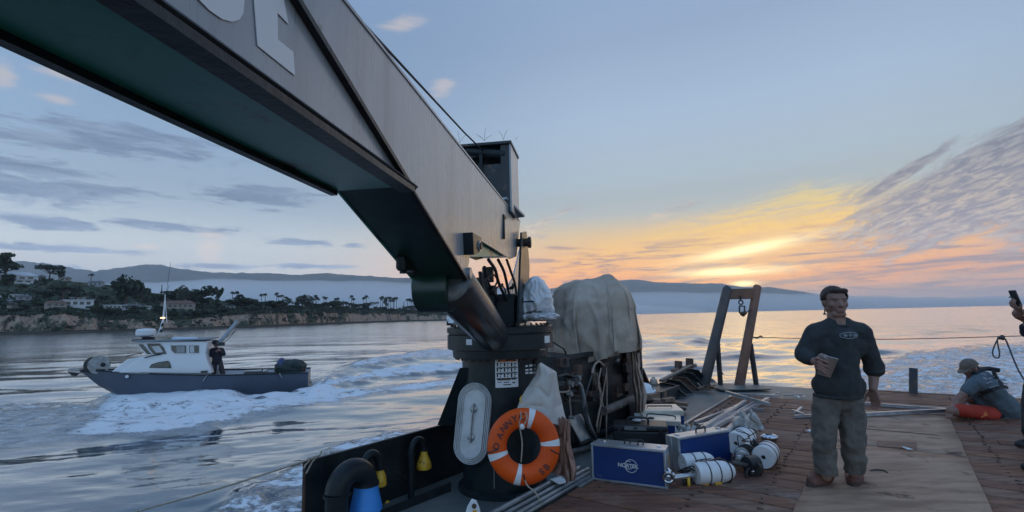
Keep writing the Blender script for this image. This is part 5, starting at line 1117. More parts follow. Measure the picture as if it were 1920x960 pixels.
for _ in range(16):
    c = on_z(random.uniform(1215, 1275), random.uniform(752, 772), .12); MB().box(c, (random.uniform(.03, .1), random.uniform(.02, .05), random.uniform(.01, .04)), yaw(random.uniform(0, 180))).build('scrap_piece', random.choice([rust, steel_blk, timb]), hp_)
bn = thing('steel_bin', 'black steel bin with sloping side on the port edge holding a bottle', 'bin', B(9.3, 3.9, 0))
MB().prism([B(8.6, 4.02, 0), B(9.95, 4.02, 0), B(9.55, 4.02, .50), B(8.6, 4.02, .42)], VD*.02).build('back_plate', steel_blk, bn)
MB().prism([B(9.55, 4.02, .50), B(9.60, 4.02, .50), B(10.05, 4.02, 0), B(9.98, 4.02, 0)], -VD*.10).build('sloping_edge', rust, bn)
MB().bar(B(8.6, 4.0, .43), B(9.56, 4.0, .505), .05, .03).build('rim', rust, bn)
MB().box(B(9.2, 3.62, .10), (.5, .38, .10), BAX).build('bin_floor', steel_blk, bn)
bt = thing('spray_bottle', 'tan bottle with a bright blue label standing in the black bin', 'bottle', on_v(1224, 745, 3.75)); c = on_v(1226, 722, 3.75)
MB().lathe([(.075, -.22), (.08, -.2), (.08, .05), (.065, .11), (.03, .14), (.028, .16)], c, (0, 0, 1), 20).build('body', mat('tan_plastic', (.42, .33, .26), .4), bt)
MB().lathe([(.082, -.12), (.082, .02)], c, (0, 0, 1), 20).build('blue_label', mat('blue_label', (.04, .22, .75), .4, col2=(.5, .6, .7), scale=22, thr=(.6, .63)), bt)
o = MB().lathe([(.16, -.06), (.17, 0), (.17, .03), (.15, .05), (.02, .06)], on_v(1213, 732, 3.5), (.3, -.5, .8), 28).build('white_bucket', white_pl, None); tag(o, 'white round bucket lid propped against the black bin', 'bucket')
MB().tube(crv([on_v(1222, 724, 3.4), on_v(1229, 735, 3.4), on_v(1230, 748, 3.4)], 4), .01, 6).build('bucket_handle', rubber, o).location
ck = thing('steel_chocks', 'row of black triangular steel chocks along the port edge', 'chocks', B(10.0, 3.55, 0))
cf = [on_z(1250, 744), on_z(1285, 745), on_z(1299, 738), on_z(1318, 728)]
MB().prism([B(9.2, 3.62, .0), B(9.2, 3.62, .20), B(10.1, 3.56, .24), B(11.1, 3.56, .40), B(11.3, 3.56, 0)], VD*.04).build('back_web', steel_blk, ck)
for u, h_ in ((9.45, .26), (9.85, .28), (10.25, .30), (10.7, .34), (11.1, .38)):
    MB().prism([B(u, 3.55, 0), B(u, 3.55, h_), B(u+.05, 3.30, h_*.9), B(u+.2, 3.10, 0)], UD*.045).build('chock_web', rust if u == 10.25 else steel_blk, ck)
MB().bar(B(9.4, 3.5, .30), B(11.15, 3.45, .43), .09, .04).build('chock_rail', dgrey, ck)
bt_ = thing('mooring_bitts', 'pair of dark mooring posts joined by a rusty cross bar', 'bitts', on_z(1282, 722))
for x, y0, y1, r_ in ((1272, 677, 722, .088), (1293, 672, 720, .092)):
    d0 = on_z(x, y1+6, 0)+0; Yb = 12.1 if x > 1280 else 11.8; MB().cyl([on_y(x, y1, Yb)[0], Yb, -.05], on_y(x, y0, Yb), r_, n=18).build('post', rust, bt_)
MB().cyl(on_y(1260, 695, 11.6), on_y(1304, 685, 12.2), .045, n=12).build('cross_bar', timb, bt_)
fd = MB().ball(on_y(1326, 722, 11.9)+np.array([0, .1, -.05]), (.27, .3, .24), 32, 20).build('rubber_fender', mat('dark_weathered_rubber', (.045, .043, .04), .7, col2=(.075, .07, .065), scale=4, bump=.4), None, smooth=180); tag(fd, 'big round black rubber fender behind the left leg of the gantry', 'fender')
# ---------------------------------------------------------------- gantry (A-frame) on the stern
ga = thing('stern_gantry', 'two legged stern gantry with a cross beam and hanging block', 'gantry', on_z(1350, 722))
leg_m = mat('worn_brown_steel_post', (.17, .082, .050), .6, col2=(.085, .046, .034), scale=3, bump=.4, col3=(.15, .08, .055), scale3=3, thr3=(.5, .62)); leg_d = mat('dark_steel_post', (.045, .042, .045), .5, col2=(.075, .06, .052), scale=3, bump=.3)
YG = 11.0; G_ = lambda x, y, Y=YG: on_y(x, y, Y)
MB().tube([G_(1320, 722, 11.0), G_(1364, 541, 10.75), G_(1366, 538, 10.75)], [.115, .10, .07], 16).build('leg', leg_d, ga)
MB().tube([G_(1386, 724, 10.85), G_(1420, 538, 10.75), G_(1421, 535, 10.75)], [.105, .085, .06], 16).build('leg', leg_m, ga)
MB().tube([G_(1351, 722, 11.25), G_(1345, 640, 10.9)], .055, 12).build('brace', leg_d, ga); MB().tube([G_(1418, 722, 11.1), G_(1407, 645, 10.8)], .055, 12).build('brace', leg_d, ga)
MB().box(G_(1391, 551, 10.76), (.30, .05, .115), yaw(-2)).build('cross_beam', leg_m, ga, bevel=.01)
MB().box(on_z(1388, 727, .012), (.5, .28, .012), yaw(-3)).build('foot_plate', deck_grey, ga, bevel=.004)
MB().tube([G_(1388.5, 555, 10.68), G_(1388.5, 562, 10.68)], .02, 8).build('eye_bolt', rubber, ga)
MB().torus(G_(1389, 567, 10.7), (.1, 1, 0), .045, .014, 20, 8).build('ring', rubber, ga)
MB().tube([G_(1386.5, 574, 10.7), G_(1386.5, 586, 10.7), G_(1390, 590, 10.7), G_(1396, 586, 10.7), G_(1396, 574, 10.7), G_(1386.5, 574, 10.7)], .018, 8).build('swivel_block', rubber, ga)
MB().hull([G_(1387, 585, 10.72), G_(1399, 583, 10.72), G_(1401, 588, 10.7), G_(1394, 594, 10.7), G_(1388, 591, 10.7), G_(1392, 588, 10.6), G_(1394, 588, 10.8)]).build('hook', rust, ga, smooth=0)
MB().tube(crv([G_(1399, 587, 10.72), G_(1404, 583, 10.72), G_(1410, 581, 10.72)], 3), .01, 6).build('lashing', rubber, ga)
o = MB().tube(crv([on_y(1348, 706, 10.9), on_y(1346, 700, 10.9), on_y(1352, 697, 10.9), on_y(1356, 702, 10.9)], 3), .012, 6).build('shackle_cord', rubber, None); tag(o, 'small cord tied round the left brace of the gantry', 'cord')
kn = thing('rope_knot', 'small tangle of orange and grey rope at the foot of the left gantry leg', 'rope', on_z(1322, 728))
for _ in range(5):
    c = on_z(1322, 729, .05); MB().tube(crv([c+rng.normal(size=3)*[.10, .08, .03]+[0, 0, .03] for _ in range(5)], 4), .014, 6).build('rope_loop', random.choice([rope_m, rust, timb]), kn)
MB().tube(crv([on_z(1308, 718, .15), on_z(1318, 727, .05), on_z(1332, 733, .01)], 4), .012, 6).build('rope_loop', rope_m, kn)
# stern line with loop, and single bollard
ln = thing('stern_line', 'thin line strung from the gantry across the stern with a hanging loop', 'line', on_y(1660, 632, 9.5))
pa = on_y(1412, 632, 10.7); pk = on_y(1873, 631, 8.9); pe = on_y(1990, 628, 8.4)
MB().tube([pa]+[pa+(pk-pa)*t-ZD*.05*math.sin(math.pi*t) for t in np.linspace(.05, .95, 14)]+[pk, pe], .0085, 6).build('line', mat('dark_line', (.06, .055, .055), .8), ln)
dk = mat('dark_rope', (.05, .047, .05), .8, bump=.5, bscale=200)
MB().tube(crv([pk, on_y(1866, 645, 8.9), on_y(1861, 660, 8.9), on_y(1864, 669, 8.9), on_y(1872, 671, 8.9), on_y(1874, 662, 8.9), on_y(1870, 640, 8.9), pk], 5), .011, 7).build('loop', dk, ln)
MB().tube(crv([pk, on_y(1884, 635, 8.85), on_y(1892, 652, 8.8), on_y(1903, 680, 8.7), on_y(1914, 702, 8.6), on_y(1935, 735, 8.4)], 5), .013, 7).build('tail', dk, ln)
for i in range(4): MB().ball(pk+rng.normal(size=3)*.03, .035, 8, 6).build('knot', dk, ln)
MB().tube(crv([pa, on_y(1420, 634, 10.65), on_y(1426, 630, 10.6), on_y(1430, 633, 10.6)], 4), .016, 6).build('knot', rust, ln)
o = MB().cyl(B(11.93, -.36, -.02)+0, on_y(1712.5, 690, (B(11.93, -.36, 0))[1]), .066, n=20).build('bollard', mat('dark_blue_black_post', (.03, .035, .045), .5, col2=(.06, .05, .045), scale=6), None, bevel=.006); tag(o, 'single dark steel bollard at the after edge between the two men', 'bollard')
# far channel buoy near the standing man's head
by = on_z(1546, 584.5, SEA); by = by*0+on_y(1546, 583, 330); t = thing('channel_buoy', 'tiny dark channel buoy on the horizon beside the standing man', 'buoy', [by[0], by[1], SEA])
MB().lathe([(1.0, 0), (1.1, .6), (.4, .9), (.3, 3.5), (.05, 4.2)], [by[0], by[1], SEA], (0, 0, 1), 12).build('body', rubber, t)
# ---------------------------------------------------------------- people
skin = mat('skin', (.21, .118, .088), .55, col2=(.17, .092, .07), scale=9)
eye_w = mat('eye_white', (.22, .19, .18), .4)
hair = mat('short_dark_hair', (.030, .019, .014), .6, bump=1, bscale=120)
sweat = mat('dark_teal_sweatshirt', (.021, .024, .025), .9, col2=(.029, .032, .034), scale=7, bump=.4, bscale=60)
trous = mat('grey_work_trousers', (.105, .092, .078), .88, col2=(.070, .063, .055), scale=5, bump=.4, bscale=50, col3=(.14, .125, .105), scale3=3, thr3=(.55, .7))
boot_m = mat('brown_leather_boot', (.12, .048, .032), .6, col2=(.075, .032, .024), scale=8, bump=.4, bscale=40)
sole_m = mat('boot_sole', (.045, .03, .024), .8)
def pt(Y0): return lambda x, y, d=0.: on_y(x, y, Y0+d)
def hand(mb, wrist, dirv, palmn, curl=.35, s=1., side=1):
    """palm with five separate curled fingers; dirv along the hand, palmn out of the palm"""
    d, n_ = nrm(dirv), nrm(palmn); n_ = nrm(n_-d*(n_@d)); w = np.cross(d, n_)*side; wrist = np.asarray(wrist, float)
    kn = wrist+d*.095*s
    mb.hull([wrist+w*a*s+n_*b*s for a in (-.026, .026) for b in (-.015, .015)]+[kn+w*a*s+n_*b*s for a in (-.040, .038) for b in (-.012, .013)]+[wrist+d*.05*s+w*a*s for a in (-.038, .038)])
    for k_, (off, ln_, r_) in enumerate([(-.031, .072, .0088), (-.010, .082, .0092), (.012, .077, .009), (.032, .060, .0080)]):
        a = kn+w*off*s-d*.012*s; dd = nrm(d+n_*curl*.5+w*off*1.4); b = a+dd*ln_*.5*s; d2 = nrm(d+n_*curl*2.2); c = b+d2*ln_*.33*s; d3 = nrm(d+n_*curl*4.5); e = c+d3*ln_*.26*s
        mb.cap(a, b, r_*1.12*s, r_*s); mb.cap(b, c, r_*s, r_*.92*s); mb.cap(c, e, r_*.92*s, r_*.8*s)
    a = wrist+d*.03*s-w*.030*s; b = a+nrm(d*.8-w*.75+n_*.3)*.045*s; c = b+nrm(d-w*.2+n_*.5)*.034*s
    mb.cap(a, b, .0135*s, .011*s); mb.cap(b, c, .011*s, .009*s)
def head(mb, c, fwd, s=1., up=ZD):
    f = nrm(fwd); r = nrm(np.cross(f, up)); u = np.cross(r, f); ax = (r, f, u); P = lambda a, b, d: c+r*a*s+f*b*s+u*d*s
    mb.ball(P(0, -.012, .028), (.076*s, .096*s, .088*s), 20, 14, ax); mb.ball(P(0, .018, -.02), (.066*s, .074*s, .085*s), 18, 12, ax)
    mb.cap(P(-.022, .052, -.092), P(.022, .052, -.092), .028*s, .028*s); mb.cap(P(-.05, .0, -.055), P(.05, 0, -.055), .026*s, .026*s)
    mb.cap(P(0, .086, .008), P(0, .106, -.024), .010*s, .015*s); mb.cap(P(-.010, .095, -.028), P(.010, .095, -.028), .010*s, .010*s)
    mb.cap(P(-.04, .076, .030), P(.04, .076, .030), .014*s, .014*s)
    mb.cap(P(-.020, .080, -.056), P(.020, .080, -.056), .011*s, .011*s); mb.cap(P(-.016, .080, -.068), P(.016, .080, -.068), .011*s, .011*s)
    for sg in (-1, 1):
        mb.ball(P(sg*.078, -.005, -.002), (.012*s, .022*s, .034*s), 10, 8, ax); mb.ball(P(sg*.045, .058, -.02), (.022*s, .02*s, .024*s), 10, 8, ax)
    return P, ax
def eyes(P, s, parent):
    for sg in (-1, 1):
        MB().ball(P(sg*.032, .073, .008), .0105*s, 10, 8).build('eye', eye_w, parent); MB().ball(P(sg*.032, .0805, .008), .005*s, 8, 6).build('iris', rubber, parent)
def body_ob(mb, parent, m, name='body', vox=.0075, smooth=5, disp=0., ds=.05):
    o = mb.build(name, m, parent, smooth=180); return remesh(o, vox, smooth, disp, ds)
# ---- the standing man with a tumbler
p = pt(4.60); man = thing('person', 'man in dark sweatshirt and grey trousers standing on the plywood holding a steel cup', 'person', [p(1572, 918)[0], 4.60, .02])
K = 1.06
bd = MB(); hc = p(1565, 566); P_, hax = head(bd, hc, np.array([-.16, -1, -.06]), 1.22)
bd.cap(p(1567, 590), p(1570, 622), .072, .085); bd.cap(p(1570, 640), p(1571, 700), .13, .13); bd.cap(p(1552, 630), p(1592, 630), .09, .09)
bd.cap(p(1556, 728), p(1589, 728), .085, .085)
shL, elL, wrL = p(1530, 626), p(1510, 668, -.02), p(1526, 677, -.20); shR, elR, wrR = p(1612, 624), p(1639, 690, .02), p(1637, 728, -.04)
for a, b, r0, r1 in [(shL, elL, .06, .05), (elL, wrL, .05, .032), (shR, elR, .06, .05), (elR, wrR, .052, .034), (p(1552, 640), shL, .08, .07), (p(1592, 640), shR, .08, .07)]: bd.cap(a, b, r0, r1)
for a, b, r0, r1 in [(p(1552, 752), p(1544, 822, -.03), .085, .07), (p(1544, 822, -.03), p(1549, 893), .065, .045), (p(1592, 752), p(1600, 830, -.05), .085, .07), (p(1600, 830, -.05), p(1602, 888, .02), .065, .045)]: bd.cap(a, b, r0, r1)
# right hand (image left) round the cup: palm at the left of the cup, fingers across its front
cupc = p(1550, 688, -.26)
bd.cap(wrL, p(1531, 679, -.24), .034, .034)
bd.hull([p(x, y, d_) for x, y in [(1527, 670), (1527, 690), (1539, 668), (1537, 696)] for d_ in (-.28, -.22)])
for k_, (y0, y1, y2) in enumerate([(672, 676, 680), (679, 684, 688), (685, 691, 695), (691, 697, 701)]):
    bd.cap(p(1533, y0, -.30), p(1543, y1, -.325), .0125, .0115); bd.cap(p(1543, y1, -.325), p(1553-k_*1.5, y2, -.325), .0115, .010)
bd.cap(p(1532, 672, -.24), p(1540, 664, -.25), .014, .012); bd.cap(p(1540, 664, -.25), p(1550, 667, -.25), .012, .010)
hand(bd, wrR-np.array([0, 0, .0]), np.array([.02, -.12, -1]), np.array([-.9, -.45, 0]), .22, 1.12, -1)
body_ob(bd, man, skin, 'body', .0065, 3)
eyes(P_, 1.22, man)
hb = MB(); r_, f_, u_ = hax; s = 1.22
hb.ball(P_(0, -.020, .040), (.084*s, .102*s, .086*s), 22, 16, hax); hb.cap(P_(-.078, -.02, .0), P_(-.075, .01, .05), .022*s, .02*s); hb.cap(P_(.078, -.02, .0), P_(.075, .01, .05), .022*s, .02*s); hb.cap(P_(-.05, .058, .083), P_(.03, .060, .088), .022*s, .020*s); hb.cap(P_(0, -.08, -.03), P_(0, -.07, .04), .045*s, .05*s)
# keep the hair off the face: cut away everything in front of the brow
ho = hb.build('hair', hair, man, smooth=180); ho = remesh(ho, .008, 2, .006, .02)
bm_ = bmesh.new(); bm_.from_mesh(ho.data); Lm = np.array(man['_l'])
dl = [v for v in bm_.verts if ((np.array(v.co)+Lm-hc)@f_) > .030*s and ((np.array(v.co)+Lm-hc)@u_) < .066*s]
dl += [v for v in bm_.verts if v not in dl and ((np.array(v.co)+Lm-hc)@f_) > -.055*s and ((np.array(v.co)+Lm-hc)@u_) < .012*s]
bmesh.ops.delete(bm_, geom=dl, context='VERTS'); bm_.to_mesh(ho.data); bm_.free()
sw = MB()
for a, b, r0, r1 in [(p(1570, 640), p(1571, 730), .17, .185), (p(1548, 622), p(1592, 622), .10, .10), (p(1546, 650), p(1596, 650), .125, .125), (p(1548, 724), p(1598, 724), .115, .115), (p(1552, 620), shL, .10, .10), (p(1592, 620), shR, .10, .10),
                     (shL, p(1509, 664, 0), .098, .085), (p(1509, 664, 0), p(1512, 671, -.08), .085, .072), (p(1512, 671, -.08), p(1519, 675, -.15), .07, .058), (shR, p(1638, 684), .10, .080), (p(1638, 684), p(1639, 692), .086, .086)]: sw.cap(a, b, r0, r1)
sw.cap(p(1556, 610), p(1586, 610), .075, .075)
so_ = sw.build('sweatshirt', sweat, man, smooth=180); so_ = remesh(so_, .012, 3, .030, .12, fac=.6)
bm_ = bmesh.new(); bm_.from_mesh(so_.data); zt = p(1570, 601)[2]; zb = p(1570, 745)[2]
bmesh.ops.bisect_plane(bm_, geom=bm_.verts[:]+bm_.edges[:]+bm_.faces[:], plane_co=Vector((0, 0, zb-Lm[2])), plane_no=(0, 0, -1), clear_outer=True)
bm_.to_mesh(so_.data); bm_.free()
HEM_ = MB().tube([p(1571, 741)+np.array([.198*math.cos(a), .155*math.sin(a), 0]) for a in np.linspace(0, 6.28, 30)[:-1]], .014, 8, closed=True).build('waistband', sweat, man)
MB().tube([p(1569, 606)+np.array([.092*math.cos(a), .078*math.sin(a)-.005, -.014*math.sin(-a)*1.0-.012*(math.sin(a) < 0)]) for a in np.linspace(0, 6.28, 30)[:-1]], .014, 8, closed=True).build('collar', sweat, man)
MB().torus(p(1640, 696), (p(1641, 700)-p(1638, 684)), .060, .022, 24, 8).build('cuff', sweat, man)
# chest emblem
logo_m = mat('faded_print', (.18, .21, .22), .8)
ec = p(1593, 629, -.222); ex, ey = nrm(np.array([1, -.25, 0])), nrm(np.array([0, -.1, 1.]))
MB().tube([ec+ex*.070*math.cos(a)+ey*.027*math.sin(a)+np.array([0, .012*abs(math.cos(a)), 0]) for a in np.linspace(0, 6.28, 36)[:-1]], .0038, 5, closed=True).build('emblem', logo_m, man)
for pts in ([(-.055, .004), (-.03, .014), (-.012, -.002), (-.035, -.014)], [(-.008, .014), (.016, .014), (.006, -.014)], [(.022, .004), (.05, .012), (.06, -.002), (.03, -.012)]):
    MB().prism([ec+ex*a+ey*b-np.array([0, .004, 0]) for a, b in pts], (0, .006, 0)).build('emblem', logo_m, man, smooth=0)
tr = MB()
for a, b, r0, r1 in [(p(1550, 752), p(1544, 820, -.03), .112, .100), (p(1544, 820, -.03), p(1549, 885, .0), .098, .092), (p(1593, 752), p(1600, 828, -.05), .112, .100), (p(1600, 828, -.05), p(1602, 876, .0), .097, .090), (p(1553, 750), p(1590, 750), .125, .125)]: tr.cap(a, b, r0, r1)
to = tr.build('trousers', trous, man, smooth=180); to = remesh(to, .012, 2, .05, .11, fac=.5)
bm_ = bmesh.new(); bm_.from_mesh(to.data); zc_ = p(1549, 888)[2]
bmesh.ops.bisect_plane(bm_, geom=bm_.verts[:]+bm_.edges[:]+bm_.faces[:], plane_co=Vector((0, 0, zc_-Lm[2])), plane_no=(0, 0, -1), clear_outer=True); bm_.to_mesh(to.data); bm_.free()
def boot(heel, toe, s=1.):
    s = s*1.18
    heel, toe = np.asarray(heel, float), np.asarray(toe, float); heel[2] = toe[2] = .03; d = nrm(toe-heel); L = np.linalg.norm(toe-heel); w = np.cross(ZD, d); mb = MB()
    mb.cap(heel+ZD*.05, heel+ZD*.17+d*.015, .062*s, .062*s); mb.cap(heel+ZD*.035, heel+d*L*.5+ZD*.04, .055*s, .058*s); mb.cap(heel+d*L*.45+ZD*.032, toe-d*.05+ZD*.02, .062*s, .050*s); mb.cap(heel+d*.04+ZD*.11, heel+d*L*.55+ZD*.055, .05*s, .045*s)
    for t in (.35, .45, .55): mb.cap(heel+d*L*t+ZD*(.125-.09*t)+w*.03, heel+d*L*t+ZD*(.125-.09*t)-w*.03, .012, .012)
    o = body_ob(mb, man, boot_m, 'boot', .008, 4); n_ = 24
    out = [(heel+d*L/2)+d*(L/2+.035)*math.cos(a)+w*(.062+.008*math.cos(a))*math.sin(a) for a in np.linspace(0, 2*math.pi, n_)[:-1]]
    MB().prism([q-ZD*(q[2]-.016) for q in out], (0, 0, .024)).build('sole', sole_m, o, loc=Lm, bevel=.004)
boot(on_z(1549, 901, .03), on_z(1519, 909, .03)); boot(on_z(1604, 890, .03), on_z(1600, 908, .03), 1.05)
cup = thing('steel_cup', 'brushed steel tumbler held in the standing man\'s right hand', 'cup', cupc-ZD*.1)
ca_, cb_ = p(1553, 669, -.265), p(1545, 705, -.255); dax = nrm(ca_-cb_); Lc = np.linalg.norm(ca_-cb_)
MB().lathe([(.046, 0), (.050, .005), (.074, Lc-.006), (.076, Lc), (.071, Lc), (.069, Lc-.01), (.045, .02)], cb_, dax, 32).build('tumbler', mat('brushed_steel_cup', (.50, .44, .40), .30, metal=.8, col2=(.40, .35, .32), scale=6), cup)
MB().torus(ca_, dax, .074, .004, 30, 8).build('rim', chrome, cup); MB().cyl(ca_-dax*.02, ca_-dax*.018, .066, n=24).build('drink', rubber, cup)
# ---- the man sitting on the deck
q = pt(7.35); sit = thing('person', 'person in cap, grey T-shirt and red shorts sitting on the deck', 'person', [q(1850, 790)[0], 7.35, 0])
tee = mat('slate_t_shirt', (.058, .080, .094), .85, col2=(.075, .10, .115), scale=4, bump=.5, bscale=40); red_s = mat('red_shorts', (.33, .030, .016), .8, col2=(.27, .022, .012), scale=8, bump=.5, bscale=50); blk_s = mat('black_shorts', (.010, .010, .012), .85)
cap_m = mat('brown_cap', (.13, .095, .075), .8, col2=(.10, .075, .06), scale=8)
fw = nrm(np.array([-.95, -.12, -.42])); bd = MB(); hc2 = q(1818, 691, -.02); P2, hax2 = head(bd, hc2, fw, 1.10, nrm(np.array([-.35, 0, 1.])))
bd.cap(q(1826, 698), q(1838, 712), .062, .075); bd.cap(q(1845, 722), q(1868, 770), .15, .16); bd.cap(q(1838, 715, -.13), q(1846, 715, .14), .08, .08)
shA, elA, wrA = q(1829, 720, -.20), q(1793, 750, -.18), q(1789, 767, -.22); bd.cap(shA, elA, .062, .046); bd.cap(elA, wrA, .046, .034); bd.cap(shA, q(1842, 722), .08, .09)
shB, elB, wrB = q(1835, 722, .20), q(1822, 752, .12), q(1812, 748, .05); bd.cap(shB, elB, .055, .045); bd.cap(elB, wrB, .045, .032); bd.cap(shB, q(1842, 722), .08, .09)
hand(bd, wrA, np.array([-.75, -.2, -.45]), np.array([-.2, 0, -1]), .3, 1.1); hand(bd, wrB, np.array([-.9, 0, -.3]), np.array([0, 0, -1]), .5, 1.1)
kn1 = q(1785, 770, -.24); kn1[2] = max(kn1[2], .08); bd.cap(q(1862, 780, -.1), kn1, .085, .072); ft = q(1800, 776, .15); ft[2] = .07; bd.cap(kn1, ft, .07, .05)
kn2 = q(1800, 772, .35); kn2[2] = .12; bd.cap(q(1862, 778, .1), kn2, .10, .075); ft2 = q(1860, 780, .3); ft2[2] = .06; bd.cap(kn2, ft2, .07, .05)
f3 = q(1900, 776, .05); f3[2] = .09; f4 = q(1922, 778, .0); f4[2] = .06; bd.cap(q(1876, 778), f3, .08, .06); bd.cap(f3, f4, .06, .045)
bd.cap(ft, ft+np.array([.12, .05, -.02]), .04, .03)
body_ob(bd, sit, skin, 'body', .010, 3); eyes(P2, 1.1, sit)
ts = MB()
for a, b, r0, r1 in [(q(1843, 722), q(1870, 765), .205, .235), (q(1872, 765, 0), q(1864, 776, 0), .25, .22), (q(1852, 728, -.12), q(1878, 762, -.1), .16, .17), (q(1852, 728, .12), q(1876, 762, .1), .16, .17), (q(1835, 712, -.12), q(1848, 714, .12), .10, .11), (shA, shA*.55+elA*.45, .095, .085), (q(1842, 722), shA, .13, .10), (shB, shB*.5+elB*.5, .09, .08), (q(1842, 722), shB, .13, .10)]: ts.cap(a, b, r0, r1)
to_ = ts.build('t_shirt', tee, sit, smooth=180); remesh(to_, .016, 4, .045, .13)
rs = MB(); rs.cap(q(1858, 776, -.12), q(1798, 769, -.24), .112, .088); rs.cap(q(1860, 777, .1), q(1812, 772, .33), .11, .088); o = rs.build('shorts', red_s, sit, smooth=180); remesh(o, .014, 3, .02, .08)
rs = MB(); rs.cap(q(1845, 783, -.16), q(1888, 776, -.05), .085, .13); rs.cap(q(1855, 784, .1), q(1888, 778, .1), .09, .12)
rs.v = [(a, b, max(c, .004)) for a, b, c in rs.v]; o = rs.build('shorts_seat', blk_s, sit, smooth=180); remesh(o, .014, 3)
MB().hull([q(x, y, -.27) for x, y in [(1836, 776), (1848, 772), (1853, 778), (1840, 783)]]+[q(x, y, -.22) for x, y in [(1836, 776), (1850, 772), (1853, 781), (1840, 783)]]).build('orange_pouch', mat('orange_cloth', (.5, .14, .04), .7, bump=.5, bscale=60), sit)
cb = MB(); r2, f2, u2 = hax2; s = 1.10; cb.ball(P2(0, -.012, .042), (.090*s, .108*s, .088*s), 24, 16, hax2); co = cb.build('cap', cap_m, sit, smooth=180)
bm_ = bmesh.new(); bm_.from_mesh(co.data); Ls = np.array(sit['_l']); bmesh.ops.bisect_plane(bm_, geom=bm_.verts[:]+bm_.edges[:]+bm_.faces[:], plane_co=Vector(tuple(P2(0, 0, .030)-Ls)), plane_no=Vector(tuple(-u2)), clear_outer=True); bm_.to_mesh(co.data); bm_.free()
s3 = co.modifiers.new('s', 'SOLIDIFY'); s3.thickness = .006
vis = []; 
for t in (0, 1):
    vis.append([P2(.085*math.sin(a)*(1-.15*t), .085+.03*math.cos(a)-.03+t*.085*math.cos(a*.8), .034-t*.018) for a in np.linspace(-1.25, 1.25, 14)])
mb = MB().grid(vis); o = mb.build('cap_visor', cap_m, sit); s4 = o.modifiers.new('s', 'SOLIDIFY'); s4.thickness = .007
MB().tube([P2(.091*math.sin(a), -.012+.109*math.cos(a), .034) for a in np.linspace(0, 6.28, 24)[:-1]], .008, 6, closed=True).build('cap_band', cap_m, sit)
hp2 = MB(); hp2.ball(P2(0, -.075, -.02), (.06, .04, .06), 12, 8, hax2); o = hp2.build('hair', hair, sit)
strap = mat('black_webbing', (.012, .012, .015), .7)
def on_back(pts, w=.03, name='harness_strap', m=strap, th=.012):
    """webbing laid on the shirt: each point dropped onto the cloth"""
    import mathutils
    dg = bpy.context.evaluated_depsgraph_get(); ob = to_; out = []
    for x, y in pts:
        d = ray(x, y); h_, l_, n_, _i = ob.ray_cast(Vector(tuple(CAM-Ls)), Vector(tuple(d)))
        out.append(np.array(l_)+Ls+np.array(n_)*th if h_ else q(x, y, -.2))
    mb = MB(); nn = len(out)
    for a, b in zip(out[:-1], out[1:]): mb.bar(a, b+(b-a)*.05, w, .012, up=np.array([0, -1, .3]))
    return mb.build(name, m, sit)
hr = MB(); cc_ = [q(1826, 700, -.12), q(1836, 694, -.04), q(1852, 691, .02), q(1866, 693, -.02), q(1874, 694, -.06)]; hr.tube(crv(cc_, 5), .030, 10); hr.tube(crv([q(1826, 700, -.12), q(1826, 696, 0), q(1836, 692, .12), q(1856, 692, .14), q(1872, 695, .05)], 5), .03, 10); hr.build('collar_float', strap, sit)
on_back([(1862, 696), (1866, 703), (1870, 711), (1874, 717), (1877, 724)], .055); on_back([(1833, 741), (1840, 738), (1850, 734), (1860, 730), (1870, 727), (1880, 725), (1889, 727)], .045)
pr_m = mat('faded_shirt_print', (.20, .22, .24), .8)
for pts, w in ([[(1840, 701), (1848, 703)], .02], [[(1843, 709), (1849, 711)], .035], [[(1852, 711), (1860, 708), (1866, 706)], .018], [[(1848, 719), (1858, 716), (1870, 714)], .015], [[(1855, 727), (1864, 725), (1872, 723)], .018], [[(1880, 718), (1888, 720)], .018], [[(1878, 712), (1886, 713)], .018], [[(1882, 725), (1890, 728)], .02], [[(1881, 731), (1887, 732)], .015]): on_back(pts, w, 'shirt_print', pr_m, .004)
wp_ = MB().prism([q(1812, 755, -.2), q(1822, 762, -.25), q(1826, 768, -.25), q(1816, 766, -.2)], (0, .01, .004)); o = wp_.build('instruction_sheet', white_pl, None, loc=q(1818, 763, -.2), smooth=0); tag(o, 'white sheet in front of the sitting person\'s lap', 'paper')
# ---- the bystander cut by the right edge, filming with a phone
w_ = pt(5.95); by_ = thing('person', 'bystander at the right edge of whom only raised hands and a black shoe show', 'person', [w_(1950, 835)[0], 5.95, 0])
bd = MB(); hc3 = w_(1962, 545); P3_, hax3 = head(bd, hc3, np.array([-.95, .2, 0]), 1.12); cx_ = hc3[0]; W3 = lambda x, z, d=0: np.array([cx_+x, 5.95+d, z])
bd.cap(W3(0, 1.62), W3(0, 1.5), .065, .08); bd.cap(W3(0, 1.40), W3(0, 1.0), .15, .15); bd.cap(W3(0, 1.42, -.16), W3(0, 1.42, .16), .08, .08)
h1 = w_(1903, 577, -.05); h2 = w_(1912, 597, .02)
e1 = (W3(0, 1.42, -.18)+h1)/2+np.array([.02, -.05, -.14]); bd.cap(W3(0, 1.42, -.18), e1, .06, .048); bd.cap(e1, h1+np.array([.09, 0, -.05]), .048, .034)
e2 = (W3(0, 1.42, .18)+h2)/2+np.array([.02, .05, -.17]); bd.cap(W3(0, 1.42, .18), e2, .06, .048); bd.cap(e2, h2+np.array([.08, 0, -.04]), .048, .034)
hand(bd, h1+np.array([.06, 0, -.045]), np.array([-.75, 0, .66]), np.array([.5, -.2, .5]), .7, 1.15); hand(bd, h2+np.array([.07, 0, -.03]), np.array([-.8, 0, .5]), np.array([.4, .2, .8]), .8, 1.15)
s1 = on_z(1918, 830, .05); s2 = on_z(1932, 872, .05)
